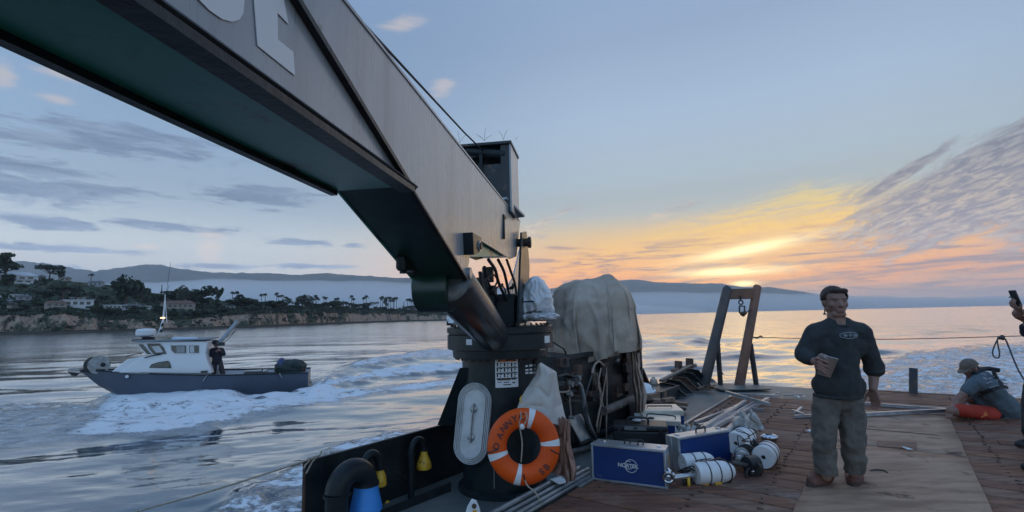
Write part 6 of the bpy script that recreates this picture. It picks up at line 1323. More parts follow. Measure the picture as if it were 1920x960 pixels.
bd.cap(W3(0, 1.0, -.1), (W3(0, .52, -.15)+s2)/2+ZD*.25, .1, .07); bd.cap((W3(0, .52, -.15)+s2)/2+ZD*.25, s2+np.array([.12, 0, .08]), .07, .045); bd.cap(W3(0, 1.0, .1), (W3(0, .52, .15)+s1)/2+ZD*.25, .1, .07); bd.cap((W3(0, .52, .15)+s1)/2+ZD*.25, s1+np.array([.10, 0, .08]), .07, .045)
body_ob(bd, by_, skin, 'body', .008, 3); eyes(P3_, 1.12, by_)
jk = MB(); jk.cap(W3(0, 1.40), W3(0, .98), .2, .2); jk.cap(W3(0, 1.44, -.14), W3(0, 1.44, .14), .11, .11); jk.cap(W3(0, 1.42, -.18), e1, .085, .07); jk.cap(e1, e1*.35+h1*.65+np.array([.03, 0, -.02]), .068, .05); jk.cap(W3(0, 1.42, .18), e2, .085, .07); jk.cap(e2, e2*.6+h2*.4, .068, .05)
o = jk.build('jacket', mat('navy_jacket', (.012, .016, .035), .8), by_, smooth=180); remesh(o, .014, 3, .02, .08)
jk = MB(); jk.cap(W3(0, 1.0, -.1), (W3(0, .52, -.15)+s2)/2+ZD*.25, .14, .10); jk.cap((W3(0, .52, -.15)+s2)/2+ZD*.25, s2+np.array([.13, 0, .12]), .1, .09); jk.cap(W3(0, 1.0, .1), (W3(0, .52, .15)+s1)/2+ZD*.25, .14, .1); jk.cap((W3(0, .52, .15)+s1)/2+ZD*.25, s1+np.array([.12, 0, .12]), .1, .09)
o = jk.build('trousers', blk_s, by_, smooth=180); remesh(o, .014, 3, .02, .08)
for s_ in (s1, s2):
    mb = MB(); mb.cap(s_+np.array([.14, .03, .02]), s_+np.array([.10, .02, .07]), .05, .05); mb.cap(s_+np.array([.12, .02, 0]), s_+np.array([-.06, -.01, -.01]), .05, .04); o = mb.build('shoe', rubber, by_, smooth=180); remesh(o, .010, 3)
hh = MB(); hh.ball(P3_(0, -.03, .035), (.09, .10, .1), 16, 12, hax3); hh.build('hair', hair, by_)
ph = thing('phone', 'dark phone held up by the bystander at the right edge', 'phone', w_(1901, 560)); pd = nrm(np.array([-.28, .0, 1.])); MB().box(w_(1904, 560, -.05), (.010, .042, .105), (nrm(np.cross(np.array([0, 1., 0]), pd)), np.array([0, 1., 0]), pd)).build('phone_body', black_pl, ph, bevel=.004)
MB().box(w_(1896.5, 557, -.05), (.02, .012, .008), WAX).build('lens_clip', black_pl, ph)
# ---------------------------------------------------------------- passing launch, built side on in its own frame and then turned by its heading
_real_on_y = on_y; BH = R_(20); BC = np.array([-14.2, 25.3, 0.]); _cb, _sb = math.cos(BH), math.sin(BH)
def _in(v): return np.array([_cb*v[0]+_sb*v[1], -_sb*v[0]+_cb*v[1], v[2]])
def on_y(px, py, y):
    o_ = _in(CAM-BC)+BC; d = _in(ray(px, py)); return o_+d*((y-o_[1])/d[1])
YB, YN = 25.3, 23.9
hull_m = mat('blue_grey_hull_paint', (.075, .095, .135), .35, col2=(.065, .084, .12), scale=.8, bump=.1, bscale=2, k=1.)
cab_m = mat('white_cabin_paint', (.62, .64, .66), .35, col2=(.56, .58, .60), scale=1, bump=.05)
glass = mat('dark_tinted_glass', (.02, .03, .03), .06, spec=.9); dkd = mat('grey_boat_deck', (.16, .18, .20), .6)
bp_ = on_y(400, 735, YB); boat = thing('motor_launch', 'grey hulled white cabin launch speeding left past the barge with a foaming wake', 'boat', [bp_[0], YB, SEA])
st = [(578, 699, 734, 1.40), (560, 699.5, 734, 1.42), (500, 701, 736, 1.45), (440, 703, 738, 1.48), (380, 703.5, 741, 1.48), (330, 702.5, 744, 1.42), (290, 701, 746, 1.28), (255, 699, 745.5, 1.05), (225, 697.5, 742, .80), (200, 696, 735, .56), (180, 694.5, 723, .36), (162, 693, 707, .18), (148, 692, 694, .03)]
rows = []; deckr = []
for x, gy, ky, b in st:
    g0 = on_y(x, gy, YB-b); kx = g0[0]; gz = g0[2]; kz = on_y(x, ky, YB)[2]-(.35 if x > 215 else 0); cz = kz+(gz-kz)*.32
    row = [(kx, YB, kz), (kx, YB-b*.55, kz+(cz-kz)*.55), (kx, YB-b*.90, cz), (kx, YB-b*.96, (cz+gz)/2), (kx, YB-b, gz)]
    rows.append(row[::-1][:-1]+[row[0]]+[(a, 2*YB-y_, c) for a, y_, c in row[1:]]); deckr.append([(kx, YB-b+.04, gz-.05), (kx, YB+b-.04, gz-.05)])
mb = MB().grid(rows); n_ = len(rows[0]); mb.f.append(tuple(range(n_))); mb.mi.append(0); hl = mb.build('hull', hull_m, boat, smooth=30)
MB().grid(deckr).build('boat_deck', dkd, boat, smooth=0)
ed = [r_[0] for r_ in rows]; MB().tube([np.array(e)+[0, -.01, .0] for e in ed], .035, 6).build('gunwale', steel_blk, boat); MB().tube([(e[0], 2*YB-e[1], e[2]) for e in ed], .03, 6).build('gunwale', steel_blk, boat)
nb = lambda x, y, Y=24.15: on_y(x, y, Y)
def ext(pts, Y, w, name, m, par=boat, **k): return MB().prism([on_y(x, y, Y) for x, y in pts], (0, w, 0)).build(name, m, par, **k)
cabin = ext([(253.5, 640), (389, 640), (387, 650), (385, 663), (388, 678), (394, 692), (396, 700.5), (222, 699), (236, 690), (262, 670), (284, 665.5), (272, 660)], 24.15, 2.3, 'cabin', cab_m, smooth=0, bevel=.03)
ext([(208, 697.5), (238, 674), (262, 670), (290, 668), (300, 700)], 24.4, 1.8, 'foredeck_trunk', cab_m, smooth=0, bevel=.05)
MB().box((nb(321, 638)+nb(321, 638))/2+np.array([0, 1.15, 0]), ((nb(391, 638)-nb(251, 638))[0]/2, 1.28, .035)).build('roof', dkd, boat, bevel=.01)
def win(pts, name='window', m=glass, fr=cab_m, fw=.02):
    o = ext(pts, 24.135, .012, name, m, smooth=0); P = [on_y(x, y, 24.125) for x, y in pts]; MB().tube(P, fw, 5, closed=True).build('frame', fr, o, loc=np.array(boat['_l'])); return o
win([(258, 645), (269, 645), (286, 664.5), (275, 664.5), (266, 655)], fr=cab_m); win([(276, 645), (299, 645), (306, 652), (312, 663), (289, 664), (280, 653)], fr=steel_blk, fw=.016)
lit = mat('painted_window_view', (.32, .34, .36), .12, spec=.9)  # pale opaque colour painted for the bright sea seen through the cabin windows
win([(320, 647), (350, 647), (350, 663), (327, 663), (321, 657)]); win([(354, 647), (374, 647), (374, 662.5), (354, 662.5)])
ext([(356, 648.5), (364, 648.5), (364, 661), (356, 661)], 24.128, .005, 'pane', lit, smooth=0); ext([(331, 649), (346, 649), (346, 661), (331, 661)], 24.128, .005, 'curtain', mat('curtain', (.22, .22, .22), .8), smooth=0)
ext([(284, 650), (298, 648.5), (306, 660), (293, 661.5)], 24.128, .005, 'pane', lit, smooth=0)
win([(280, 689), (284, 684), (296, 680), (315, 677), (318, 680), (321, 689.5)], fr=steel_blk, fw=.014)
MB().bar(nb(241, 699.3, 24.1), nb(396, 701.8, 24.0), .05, .03).build('side_rail', galv, boat)
MB().tube(crv([nb(235, 671, 24.4), nb(240, 667), nb(262, 663), nb(266, 664)], 3), .02, 6).build('hand_rail', steel_blk, boat); MB().tube(crv([nb(271, 671, 24.1), nb(280, 668, 24.1), nb(303, 664, 24.1)], 3), .025, 6).build('hand_rail', steel_blk, boat)
MB().lathe([(.1, -.05), (.35, 0), (.40, .06), (.40, .26), (.34, .34), (.05, .36)], nb(273, 630, 25.0), (0, 0, 1), 24).build('radar_dome', white_pl, boat)
MB().box(nb(278, 634, 25.0), (.22, .15, .06)).build('radar_mount', steel_blk, boat)
MB().tube([nb(292, 640, 25.2), nb(301, 618, 25.2), nb(306, 600, 25.2), nb(310, 551, 25.2)], [.07, .06, .045, .018], 8).build('mast', cab_m, boat)
MB().tube([nb(313, 606, 25.2), nb(309, 553, 25.2)], .018, 6).build('mast_stay', cab_m, boat); MB().tube([nb(311, 555, 25.2), nb(320, 492, 25.2)], .009, 5).build('whip_antenna', steel_blk, boat); MB().tube([nb(307, 562, 25.2), nb(318, 534, 25.2)], .009, 5).build('whip_antenna', steel_blk, boat)
ml = MB().box(nb(305, 596, 25.2), (.09, .06, .035)).build('mast_lamp', mat('warm_mast_lamp', (.8, .6, .4), .4, emit=((1, .62, .35), 1.6)), boat)
for (x0, y0, x1, y1) in [(300, 622, 304, 618), (303, 612, 306, 606)]: MB().tube([nb(x0, y0, 25.15), nb(x1, y1, 25.15)], .05, 8).build('mast_clamp', steel_blk, boat)
lump('deck_bag', tarp_m, nb(308, 633, 24.7), (.36, .3, .22), boat, n=(30, 20), amp=.12, seed=3); MB().hull([nb(x, y, Y) for x, y, Y in [(320, 636, 24.5), (322, 632, 24.6), (368, 633, 24.6), (375, 636, 24.5), (320, 636, 25.6), (368, 632, 25.6), (374, 637, 25.4)]]).build('paddle_board', mat('pale_blue_board', (.35, .42, .5), .4), boat)
MB().box(nb(335, 637, 25.0), (1.0, .7, .04)).build('roof_rack', steel_blk, boat)
for (x, w_b) in [(264, .3), (281, .2)]: MB().box(nb(x, 638, 24.9), (w_b, .2, .05)).build('roof_box', rust, boat)
MB().tube([nb(176, 684, 25.1), nb(176, 684, 25.5)], .38, 28).build('anchor_winch_drum', dgrey, boat); MB().cyl(nb(186, 684, 24.95), nb(186, 684, 25.1), .42, n=28).build('winch_flange', galv, boat); MB().cyl(nb(193, 684, 24.9), nb(193, 684, 24.97), .1, n=12).build('winch_hub', steel_blk, boat)
MB().tube(crv([nb(198, 679, 25.1), nb(215, 681, 25.1)], 3), .03, 6).build('anchor_line', dgrey, boat); MB().box(nb(178, 694, 25.2), (.45, .3, .05)).build('winch_base', steel_blk, boat)
MB().hull([nb(x, y, Y) for x, y in [(127, 697), (129, 691), (140, 690), (172, 694), (172, 697), (140, 696)] for Y in (25.15, 25.45)]).build('bow_roller', galv, boat); MB().hull([nb(x, y, Y) for x, y in [(127, 697), (134, 704), (142, 706), (150, 700), (140, 698)] for Y in (25.2, 25.4)]).build('anchor', steel_blk, boat, smooth=0)
lump('outboard_cover', mat('dark_green_cover', (.012, .022, .022), .6, bump=.5, bscale=9), nb(546, 690, 25.2), (.66, .5, .42), boat, n=(44, 30), sq=3, amp=.12, seed=7.7, shape=lambda c, s_, t: 1+.12*(c < 0)); MB().ball(nb(528, 685, 25.1), (.26, .4, .4), 14, 10).build('outboard_cowl', mat('navy_cowl', (.02, .035, .09), .4), boat)
MB().tube([nb(568, 690, 25.1), nb(569, 699, 25.1)], .12, 8).build('outboard_bracket', steel_blk, boat)
MB().tube([nb(409, 645, 25.9), nb(445, 603, 26.6)], [.11, .10], 10).build('davit_boom', galv, boat)
for pts in ([(444, 617), (430, 634), (418, 643)], [(443, 619), (426, 632), (414, 638)]): MB().tube(crv([nb(x, y, 26.3) for x, y in pts], 4), .016, 5).build('davit_line', steel_blk, boat)
MB().hull([nb(x, y, Y) for x, y in [(456, 701), (462, 696), (498, 697), (522, 699), (524, 702)] for Y in (24.4, 26.0)]).build('deck_gear', dgrey, boat, smooth=0); MB().box(nb(480, 697, 25.0), (.5, .4, .07)).build('deck_gear', galv, boat, bevel=.02)
MB().tube([nb(492, 698, 24.6), nb(492, 691, 24.6)], .03, 6).build('rod_holder', steel_blk, boat); MB().tube(crv([nb(493, 694, 24.5), nb(496, 699, 24.5), nb(502, 700, 24.5)], 3), .03, 6).build('hook', white_pl, boat)
for x0, x1, y0, y1 in ((388, 381, 704, 714), (524, 529, 700, 709)): MB().bar(nb(x0, y0, 23.78), nb(x1, y1, 23.78), .04, .10, up=np.array([0, 1., 0])).build('fender_strap', galv, boat)
MB().cyl(nb(238, 706, 24.25), nb(238, 706, 24.42), .07, n=12).build('through_hull', white_pl, boat); MB().box(nb(383, 697, 24.12), (.14, .02, .05)).build('vent_panel', dgrey, boat)
# photographer on the launch
h = lambda x, y, d=0.: on_y(x, y, 24.9+d); ph_ = thing('person', 'person in black jacket filming from the after deck of the launch', 'person', [h(408, 702)[0], 24.9, h(408, 703)[2]])
bd = MB(); P4, hax4 = head(bd, h(404.5, 647), np.array([.4, -.9, 0]), 1.12); bd.cap(h(405, 650), h(406, 655), .07, .08); bd.cap(h(407, 660), h(408, 678), .17, .16); bd.cap(h(404, 680), h(400, 703), .1, .08); bd.cap(h(412, 680), h(419, 703), .1, .08)
bd.cap(h(398, 657), h(397, 666), .08, .07); bd.cap(h(397, 666), h(407, 658, -.25), .07, .05); bd.cap(h(416, 657), h(419, 664), .08, .07); bd.cap(h(419, 664), h(411, 656, -.25), .07, .05); hand(bd, h(407, 658, -.25), np.array([.3, -.2, .6]), np.array([1, 0, 0]), .5, 1.1); hand(bd, h(411, 656, -.25), np.array([-.2, -.2, .7]), np.array([-1, 0, 0]), .5, 1.1)
body_ob(bd, ph_, skin, 'body', .016, 2)
jk = MB(); [jk.cap(a, b, r0, r1) for a, b, r0, r1 in [(h(407, 659), h(407, 677), .21, .22), (h(399, 656), h(416, 656), .11, .11), (h(398, 657), h(396.5, 666), .12, .10), (h(396.5, 666), h(404, 661, -.2), .10, .075), (h(416, 657), h(419.5, 664), .12, .10), (h(419.5, 664), h(414, 660, -.2), .1, .075)]]; o = jk.build('jacket', mat('black_jacket', (.010, .011, .018), .85), ph_, smooth=180); remesh(o, .025, 2)
jk = MB(); [jk.cap(a, b, r0, r1) for a, b, r0, r1 in [(h(403.5, 678), h(399.5, 703), .15, .11), (h(411, 678), h(419, 703), .15, .11), (h(404, 677), h(411, 677), .15, .15)]]; o = jk.build('trousers', mat('dark_olive_trousers', (.035, .03, .03), .85), ph_, smooth=180); remesh(o, .025, 2)
MB().ball(h(403.5, 642), (.15, .15, .13), 14, 10).build('woollen_hat', blk_s, ph_); cm_ = thing('camera_rig', 'black camera held up by the person on the launch', 'camera', h(412, 646)); MB().box(h(413, 645, -.2), (.2, .12, .09)).build('camera_body', black_pl, cm_, bevel=.02); MB().cyl(h(409, 645, -.3), h(408, 646, -.45), .07, n=12).build('lens', black_pl, cm_)
MB().tube([h(408, 700, -.1), h(409, 684, -.1)], .05, 8).build('pedestal', galv, boat)
for r0_ in (boat, ph_, cm_):
    l_ = np.array(r0_['_l'])-BC; r0_.location = (BC[0]+_cb*l_[0]-_sb*l_[1], BC[1]+_sb*l_[0]+_cb*l_[1], l_[2]); r0_.rotation_euler = (0, 0, BH)
on_y = _real_on_y
# ---------------------------------------------------------------- the headland: beach, cliff, plateau and hill
def ip(x, tab): return float(np.interp(x, [a for a, _ in tab], [b for _, b in tab]))
SH = [(-300, 634), (0, 629), (120, 626), (240, 622), (480, 614), (640, 607), (760, 602.8), (840, 600.8), (900, 599.3)]
CT = [(-300, 596), (0, 588), (60, 586), (100, 584), (160, 589), (200, 597), (240, 594), (300, 597), (380, 593), (440, 587), (520, 584), (640, 584), (760, 585), (840, 587), (900, 589)]
CRs = [(-300, 500), (0, 519), (60, 523), (120, 527), (200, 534), (260, 546), (340, 557), (440, 567), (560, 574), (700, 578), (840, 583), (900, 586)]
xs = np.arange(-300, 900.1, 2.5); P = []; cl = []
NB, NC, NP, NK = 3, 14, 26, 4
for x in xs:
    d0 = on_z(x, ip(x, SH), SEA); r0 = math.hypot(d0[0], d0[1]); dirn = d0[:2]/r0
    e = lambda py, r: (lambda q: CAM[2]+q[2]/math.hypot(q[0], q[1])*r)(ray(x, py))
    bay = 7*fbm((x*.012, 0, 2), 1, 1., 4); col = []; k_ = []
    rf = r0+9+max(-5, bay); rt = rf+8+4*fbm((x*.03, 1, 0), 1, 3., 3); rc = r0*1.22+70 if x < 500 else r0*1.10+60; zt = e(ip(x, CT)+.9*fbm((x*.05, 0, 7), 1, 2., 3), rt); zc = e(ip(x, CRs), rc)
    zf = SEA+1.1
    for r, z, c in [(r0-12, SEA-2, .0), (r0, SEA+.02, .0), (r0+5, SEA+.5, .0), (rf, zf, .1)]: col.append((r, z)); k_.append(c)
    for i in range(1, NC+1):
        t = i/NC; w = math.sin(math.pi*t)
        gul = mnoise.ridged_multi_fractal(Vector((x*.045, t*.5, 4)), 1., 2.1, 4, 1., 2.)*.5-.6
        col.append((rf+(rt-rf)*(t**1.6)+w*(2.6*gul+1.3*fbm((x*.2, t*5, 2), 1, 0, 3)), zf+(zt-zf)*t+.0)); k_.append(1.)
    for i in range(1, NP+1):
        t = i/NP; zz = zt+(zc-zt)*(t**.85)+math.sin(math.pi*t)*((zc-zt)*.05)+(1.1*fbm((x*.02, t*4, 9), 1, 5., 4)) * min(1, t*6)*min(1, (1-t)*5+.25)
        col.append((rt+(rc-rt)*t, zz)); k_.append(.3)
    for i in range(1, NK+1): t = i/NK; col.append((rc+40*t, zc-(zc-SEA+3)*t**2)); k_.append(.3)
    P.append([(dirn[0]*r, dirn[1]*r, z) for r, z in col]); cl.append(k_)
mb = MB().grid(P); land = mb.build('headland', None or mat('tmp', (.1, .1, .1)), loc=(0, 0, SEA), smooth=180); land['kind'] = 'structure'; land['label'] = 'brown sea cliff and scrubby green headland'
if land.data.polygons[500].normal.z < 0: land.data.flip_normals()
a_ = land.data.attributes.new('cliff', 'FLOAT', 'POINT'); a_.data.foreach_set('value', np.array(cl, np.float32).ravel())
m = bpy.data.materials.new('headland_ground'); m.use_nodes = True; k = N(m.node_tree); p_ = k.n['Principled BSDF']; ge = k.new('ShaderNodeNewGeometry'); pos = ge.outputs['Position']
ca2 = k.new('ShaderNodeAttribute', attribute_name='cliff').outputs['Fac']
v1 = k.mapping(pos, scale=(1, 1, .25)); n1_ = k.noise(v1, .16, 7, .68, .6); n2_ = k.noise(v1, .55, 6, .65, .4); n3_ = k.noise(pos, .05, 5, .6)
earth = k.mix(k.sm(n2_, .35, .65), (.50, .35, .26, 1), (.32, .22, .165, 1)); earth = k.mix(k.sm(k.noise(v1, 1.4, 4, .6), .5, .7), earth, (.60, .46, .37, 1))
green = k.mix(k.sm(n2_, .35, .65), (.045, .068, .042, 1), (.075, .092, .060, 1)); dry = k.mix(k.sm(n2_, .4, .6), (.13, .13, .095, 1), (.085, .10, .07, 1))
hill = k.mix(k.sm(n3_, .42, .60), green, dry)
iscl = k.m('MULTIPLY', k.sm(ca2, .6, .9), k.sm(k.m('ADD', n1_, k.m('MULTIPLY', k.m('SUBTRACT', n3_, .5), .9)), .60, .52))
col_ = k.mix(iscl, hill, earth); beach = k.sm(ca2, .2, .05); col_ = k.mix(beach, col_, (.085, .072, .062, 1))
k.put(p_.inputs['Base Color'], col_); p_.inputs['Roughness'].default_value = .95; p_.inputs['Specular IOR Level'].default_value = .1
bpn = k.new('ShaderNodeBump'); bpn.inputs['Distance'].default_value = 1.2; bpn.inputs['Strength'].default_value = .9; k.put(bpn.inputs['Height'], k.noise(pos, .5, 6, .7)); k.put(p_.inputs['Normal'], bpn.outputs[0])
land.data.materials.clear(); land.data.materials.append(m)
bpy.context.view_layer.update()
def hit(px, py):
    d = ray(px, py); h_, l_, n_, i_ = land.ray_cast(Vector(tuple(CAM-np.array([0, 0, SEA]))), Vector(tuple(d)))
    return (np.array(l_)+np.array([0, 0, SEA])) if h_ else None
def ground(px, py):
    """the spot on the land seen at or just below a point of the photograph"""
    for k2 in range(60):
        q = hit(px, py+k2*.6)
        if q is not None and q[2] > SEA+1.0: return q
    return None
leaf = [mat('foliage_'+n, c, .8, col2=c2, scale=1.2, k=1., spec=.2) for n, c, c2 in (('dark', (.030, .048, .032), (.050, .070, .042)), ('mid', (.048, .070, .045), (.075, .095, .060)), ('grey', (.075, .088, .068), (.105, .118, .090)))]
bark = mat('bark', (.09, .07, .055), .9, k=1.)
def leafball(mb, c, r, n, q=.16, flat=1.):
    for _ in range(n):
        d = rng.normal(size=3); d /= np.linalg.norm(d); rr = r*rng.uniform(.45, 1.05)**.5; p0 = np.array(c)+d*rr*np.array([1, 1, flat]); x, y, a = frame(d+rng.normal(size=3)*.6); s_ = q*rng.uniform(.6, 1.3)
        mb.add([p0+x*s_, p0+y*s_, p0-x*s_, p0-y*s_*rng.uniform(.5, 1)], [(0, 1, 2, 3)])
def tree_proto(kind, seed):
    global rng; rng = np.random.default_rng(seed)
    cr_ = MB(); tk = MB(); tk.tube([(0, 0, -.15), (.01, 0, .22), (.03, .01, .5)], [.05, .038, .028], 6)
    if kind == 'round': blobs = [((rng.uniform(-.3, .3), rng.uniform(-.3, .3), rng.uniform(.38, .8)), rng.uniform(.18, .3)) for _ in range(8)]
    elif kind == 'wide': blobs = [((rng.uniform(-.55, .55), rng.uniform(-.4, .4), rng.uniform(.42, .72)), rng.uniform(.16, .28)) for _ in range(11)]
    elif kind == 'umbrella': blobs = [((rng.uniform(-.6, .6), rng.uniform(-.4, .4), rng.uniform(.78, .9)), rng.uniform(.12, .2)) for _ in range(11)]
    elif kind == 'cypress': blobs = [((0, 0, z), .15*(1.15-z)) for z in (.2, .35, .5, .65, .8, .95)]
    else: blobs = [((rng.uniform(-.35, .35), rng.uniform(-.3, .3), rng.uniform(.3, 1.0)), rng.uniform(.13, .22)) for _ in range(9)]
    for (c, r) in blobs:
        leafball(cr_, c, r, 46, .075, .85)
        if kind != 'cypress': tk.tube([(.03, .01, .4), (c[0]*.6, c[1]*.6, c[2]*.75), c], [.022, .015, .006], 4)
    root = thing('tree', 'x', 'tree', (0, 0, 0)); a = cr_.build('crown', leaf[seed % 3], root, smooth=0); b = tk.build('trunk', bark, root, smooth=60); return root
protos = [tree_proto(k2, i) for i, k2 in enumerate(['round', 'wide', 'umbrella', 'cypress', 'loose', 'round', 'wide', 'loose'])]
used = set()
def put_tree(i, px, pybase, wpx, hpx, label, group=None):
    q = ground(px, pybase)
    if q is None: return
    r = np.linalg.norm(q-CAM); m_ = r/FPX; w = wpx*m_/1.1; h_ = hpx*m_
    o = protos[i] if i not in used else cp(protos[i]); used.add(i); o.location = tuple(q); o.rotation_euler = (0, 0, random.uniform(0, 6.28) if i != 2 else random.uniform(-.3, .3)+R_(40)); o.scale = (w, w, h_); o['label'] = label
    if group: o['group'] = group
T = [(4, 10, 530, 46, 34, 'pale wind bent tree topping the hill at the far left edge'), (2, 92, 524, 24, 20, 'leaning dark pine on the hill skyline left of its round neighbour'), (0, 110, 524, 16, 16, 'round dark tree on the hill skyline beside the leaning pine'), (2, 117, 562, 28, 20, 'flat topped dark tree in mid slope above the white framed house'),
     (0, 236, 576, 40, 46, 'biggest dark tree on the headland, left above the launch mast'), (4, 265, 572, 20, 30, 'tall dark tree right beside the biggest one'), (3, 302, 562, 8, 22, 'narrow pointed tree right of the launch mast'), (1, 322, 566, 34, 16, 'broad low grey tree right of the launch mast top'), (5, 345, 576, 24, 34, 'dark tree above the low tiled roofed house'),
     (6, 365, 574, 46, 34, 'wide dark tree clump above the launch cabin'), (7, 409, 574, 18, 32, 'tall loose tree above the person on the launch'), (1, 455, 578, 42, 20, 'low broad tree where the plateau begins'), (6, 490, 580, 58, 18, 'long low dark tree mass left of the first palm pair'), (1, 524, 580, 22, 16, 'small domed tree among the palms'), (5, 567, 580, 34, 24, 'domed dark tree under the middle palms'), (6, 592, 580, 30, 14, 'flat bushy tree right of the domed one'), (1, 630, 580, 32, 18, 'low tree right of the palm pair with white house'), (3, 644, 578, 6, 14, 'thin cypress on the plateau skyline'), (6, 675, 580, 34, 14, 'long low tree on the plateau under two palms'),
     (3, 757, 579, 7, 14, 'dark cypress on the far plateau'), (7, 797, 579, 16, 20, 'tall loose tree near the far end of the plateau'), (4, 722, 580, 10, 20, 'slim dark tree within the dense palm cluster'), (6, 835, 582, 24, 12, 'low tree at the end of the headland beside the crane'), (1, 770, 581, 26, 9, 'flat bushes grown to tree size on the far plateau')]
for t_ in T: put_tree(*t_)
def place_words(x, y):
    col = next(w for lim, w in ((22, 'at the left edge of the photo'), (60, 'near the left edge'), (95, 'left of the launch bow'), (130, 'above the launch bow'), (165, 'around the white framed house'), (200, 'above the anchor winch of the launch'), (232, 'by the biggest dark tree'), (262, 'left of the launch radar'), (290, 'above the launch radar'), (330, 'behind the launch mast'), (365, 'above the launch cabin'), (400, 'above the cabin rear'), (435, 'behind the person filming'), (480, 'behind the tilted davit boom'), (530, 'above the launch deck'), (580, 'above the covered outboard'), (597, 'right of the launch stern'), (618, 'over the domed trees right of the launch'), (640, 'just right of the launch'), (675, 'under the crane boom kink'), (700, 'right below the boom kink'), (722, 'in the dense palm cluster'), (745, 'right of the dense palm cluster'), (760, 'below the end of the boom root'), (775, 'beside the far dark cypress'), (800, 'under the rounded cylinder lug'), (2000, 'just left of the crane pedestal')) if x < lim)
    return col
rnd = random.Random(5); cnt = 0
for i in range(180):
    x = rnd.uniform(-30, 850); yc = ip(x, CRs); yt = ip(x, CT)-1; y = yc+(yt-yc)*rnd.random()**(.8)+1; sz = rnd.uniform(6, 13)*(1.15 if x < 480 else .75)
    if any(abs(x-hx_) < 22 and abs(y-hy_) < 9 for hx_, hy_ in ((22, 524), (24, 556), (148, 573), (232, 578), (334, 577), (104, 573), (215, 578), (178, 536))): continue
    where = 'on the hillside' if y < yt-9 else 'along the cliff edge'
    kk_ = rnd.choice([0, 1, 4, 5, 6, 7]); adj = {0: 'round dark', 1: 'broad', 4: 'ragged', 5: 'round pale', 6: 'wide dark', 7: 'loose grey'}[kk_]; nm_ = 'little' if sz < 8 else 'small'; put_tree(kk_, x, y, sz*rnd.uniform(1.1, 1.9), sz*rnd.uniform(.7, 1.2), nm_+' '+adj+' tree '+where+' '+place_words(x, y), 'small trees scattered over the headland'); cnt += 1
# palms
pr = thing('palm_tree', 'x', 'palm', (0, 0, 0)); MB().tube([(0, 0, -.1), (.01, 0, .45), (0, 0, .93)], [.022, .016, .014], 6).build('trunk', bark, pr); mb = MB(); rp = np.random.default_rng(3)
for i in range(22):
    a = 2*math.pi*i/22+rp.uniform(-.1, .1); up = rp.uniform(-.6, .9); L_ = rp.uniform(.13, .17); prev = None
    pts = [np.array([math.cos(a)*L_*t, math.sin(a)*L_*t, .93+L_*(up*t*.8-t*t*1.0)]) for t in (0, .35, .7, 1.)]; sd2 = np.array([-math.sin(a), math.cos(a), 0])
    for p0, p1, w0, w1 in zip(pts[:-1], pts[1:], (.012, .034, .028), (.034, .028, .006)): mb.add([p0-sd2*w0, p0+sd2*w0, p1+sd2*w1, p1-sd2*w1], [(0, 1, 2, 3)])
leafball(mb, (0, 0, .87), .05, 26, .035, 1.4); mb.build('crown', leaf[0], pr, smooth=0)
PALMS = [(12, 285), (198, 298), (226, 296), (312, 290), (328, 308), (352, 305), (380, 316), (394, 322), (412, 330), (500, 310), (520, 303), (528, 318), (560, 330), (575, 328), (590, 328), (605, 305), (612, 318), (624, 326), (667, 314), (685, 318), (757, 325), (771, 322), (875, 306), (890, 325), (968, 316), (988, 305), (1068, 350), (1095, 318), (1108, 310), (1128, 330), (1155, 314), (1168, 316), (1169, 335), (1188, 335), (1195, 318), (1212, 316), (1296, 328), (1314, 326), (1328, 338), (1338, 325), (1346, 326), (1378, 330), (1404, 330), (1412, 340), (1430, 330), (1510, 340), (1524, 340), (1550, 340), (1572, 343), (1584, 343)]
pal = [(440+a/4, 480+b/4) for a, b in PALMS]+[(435, 551), (443, 550.5), (170, 519)]
first = True
for (x, y) in pal:
    yb = ip(x, CRs)+(4 if x > 300 else 2); q = ground(x, yb)
    if q is None: continue
    r = np.linalg.norm(q-CAM); gx, gy = proj(q); hpx = gy-y; h_ = hpx*r/FPX*1.12
    o = pr if first else cp(pr); first = False; o.location = tuple(q); ws = max(5.4*r/FPX/.16*.8, 1); o.scale = (ws, ws, h_); o.rotation_euler = (0, 0, random.uniform(0, 6)); o['group'] = 'palms along the plateau'
    o['label'] = 'tall slim palm standing on the skyline '+place_words(x, y)
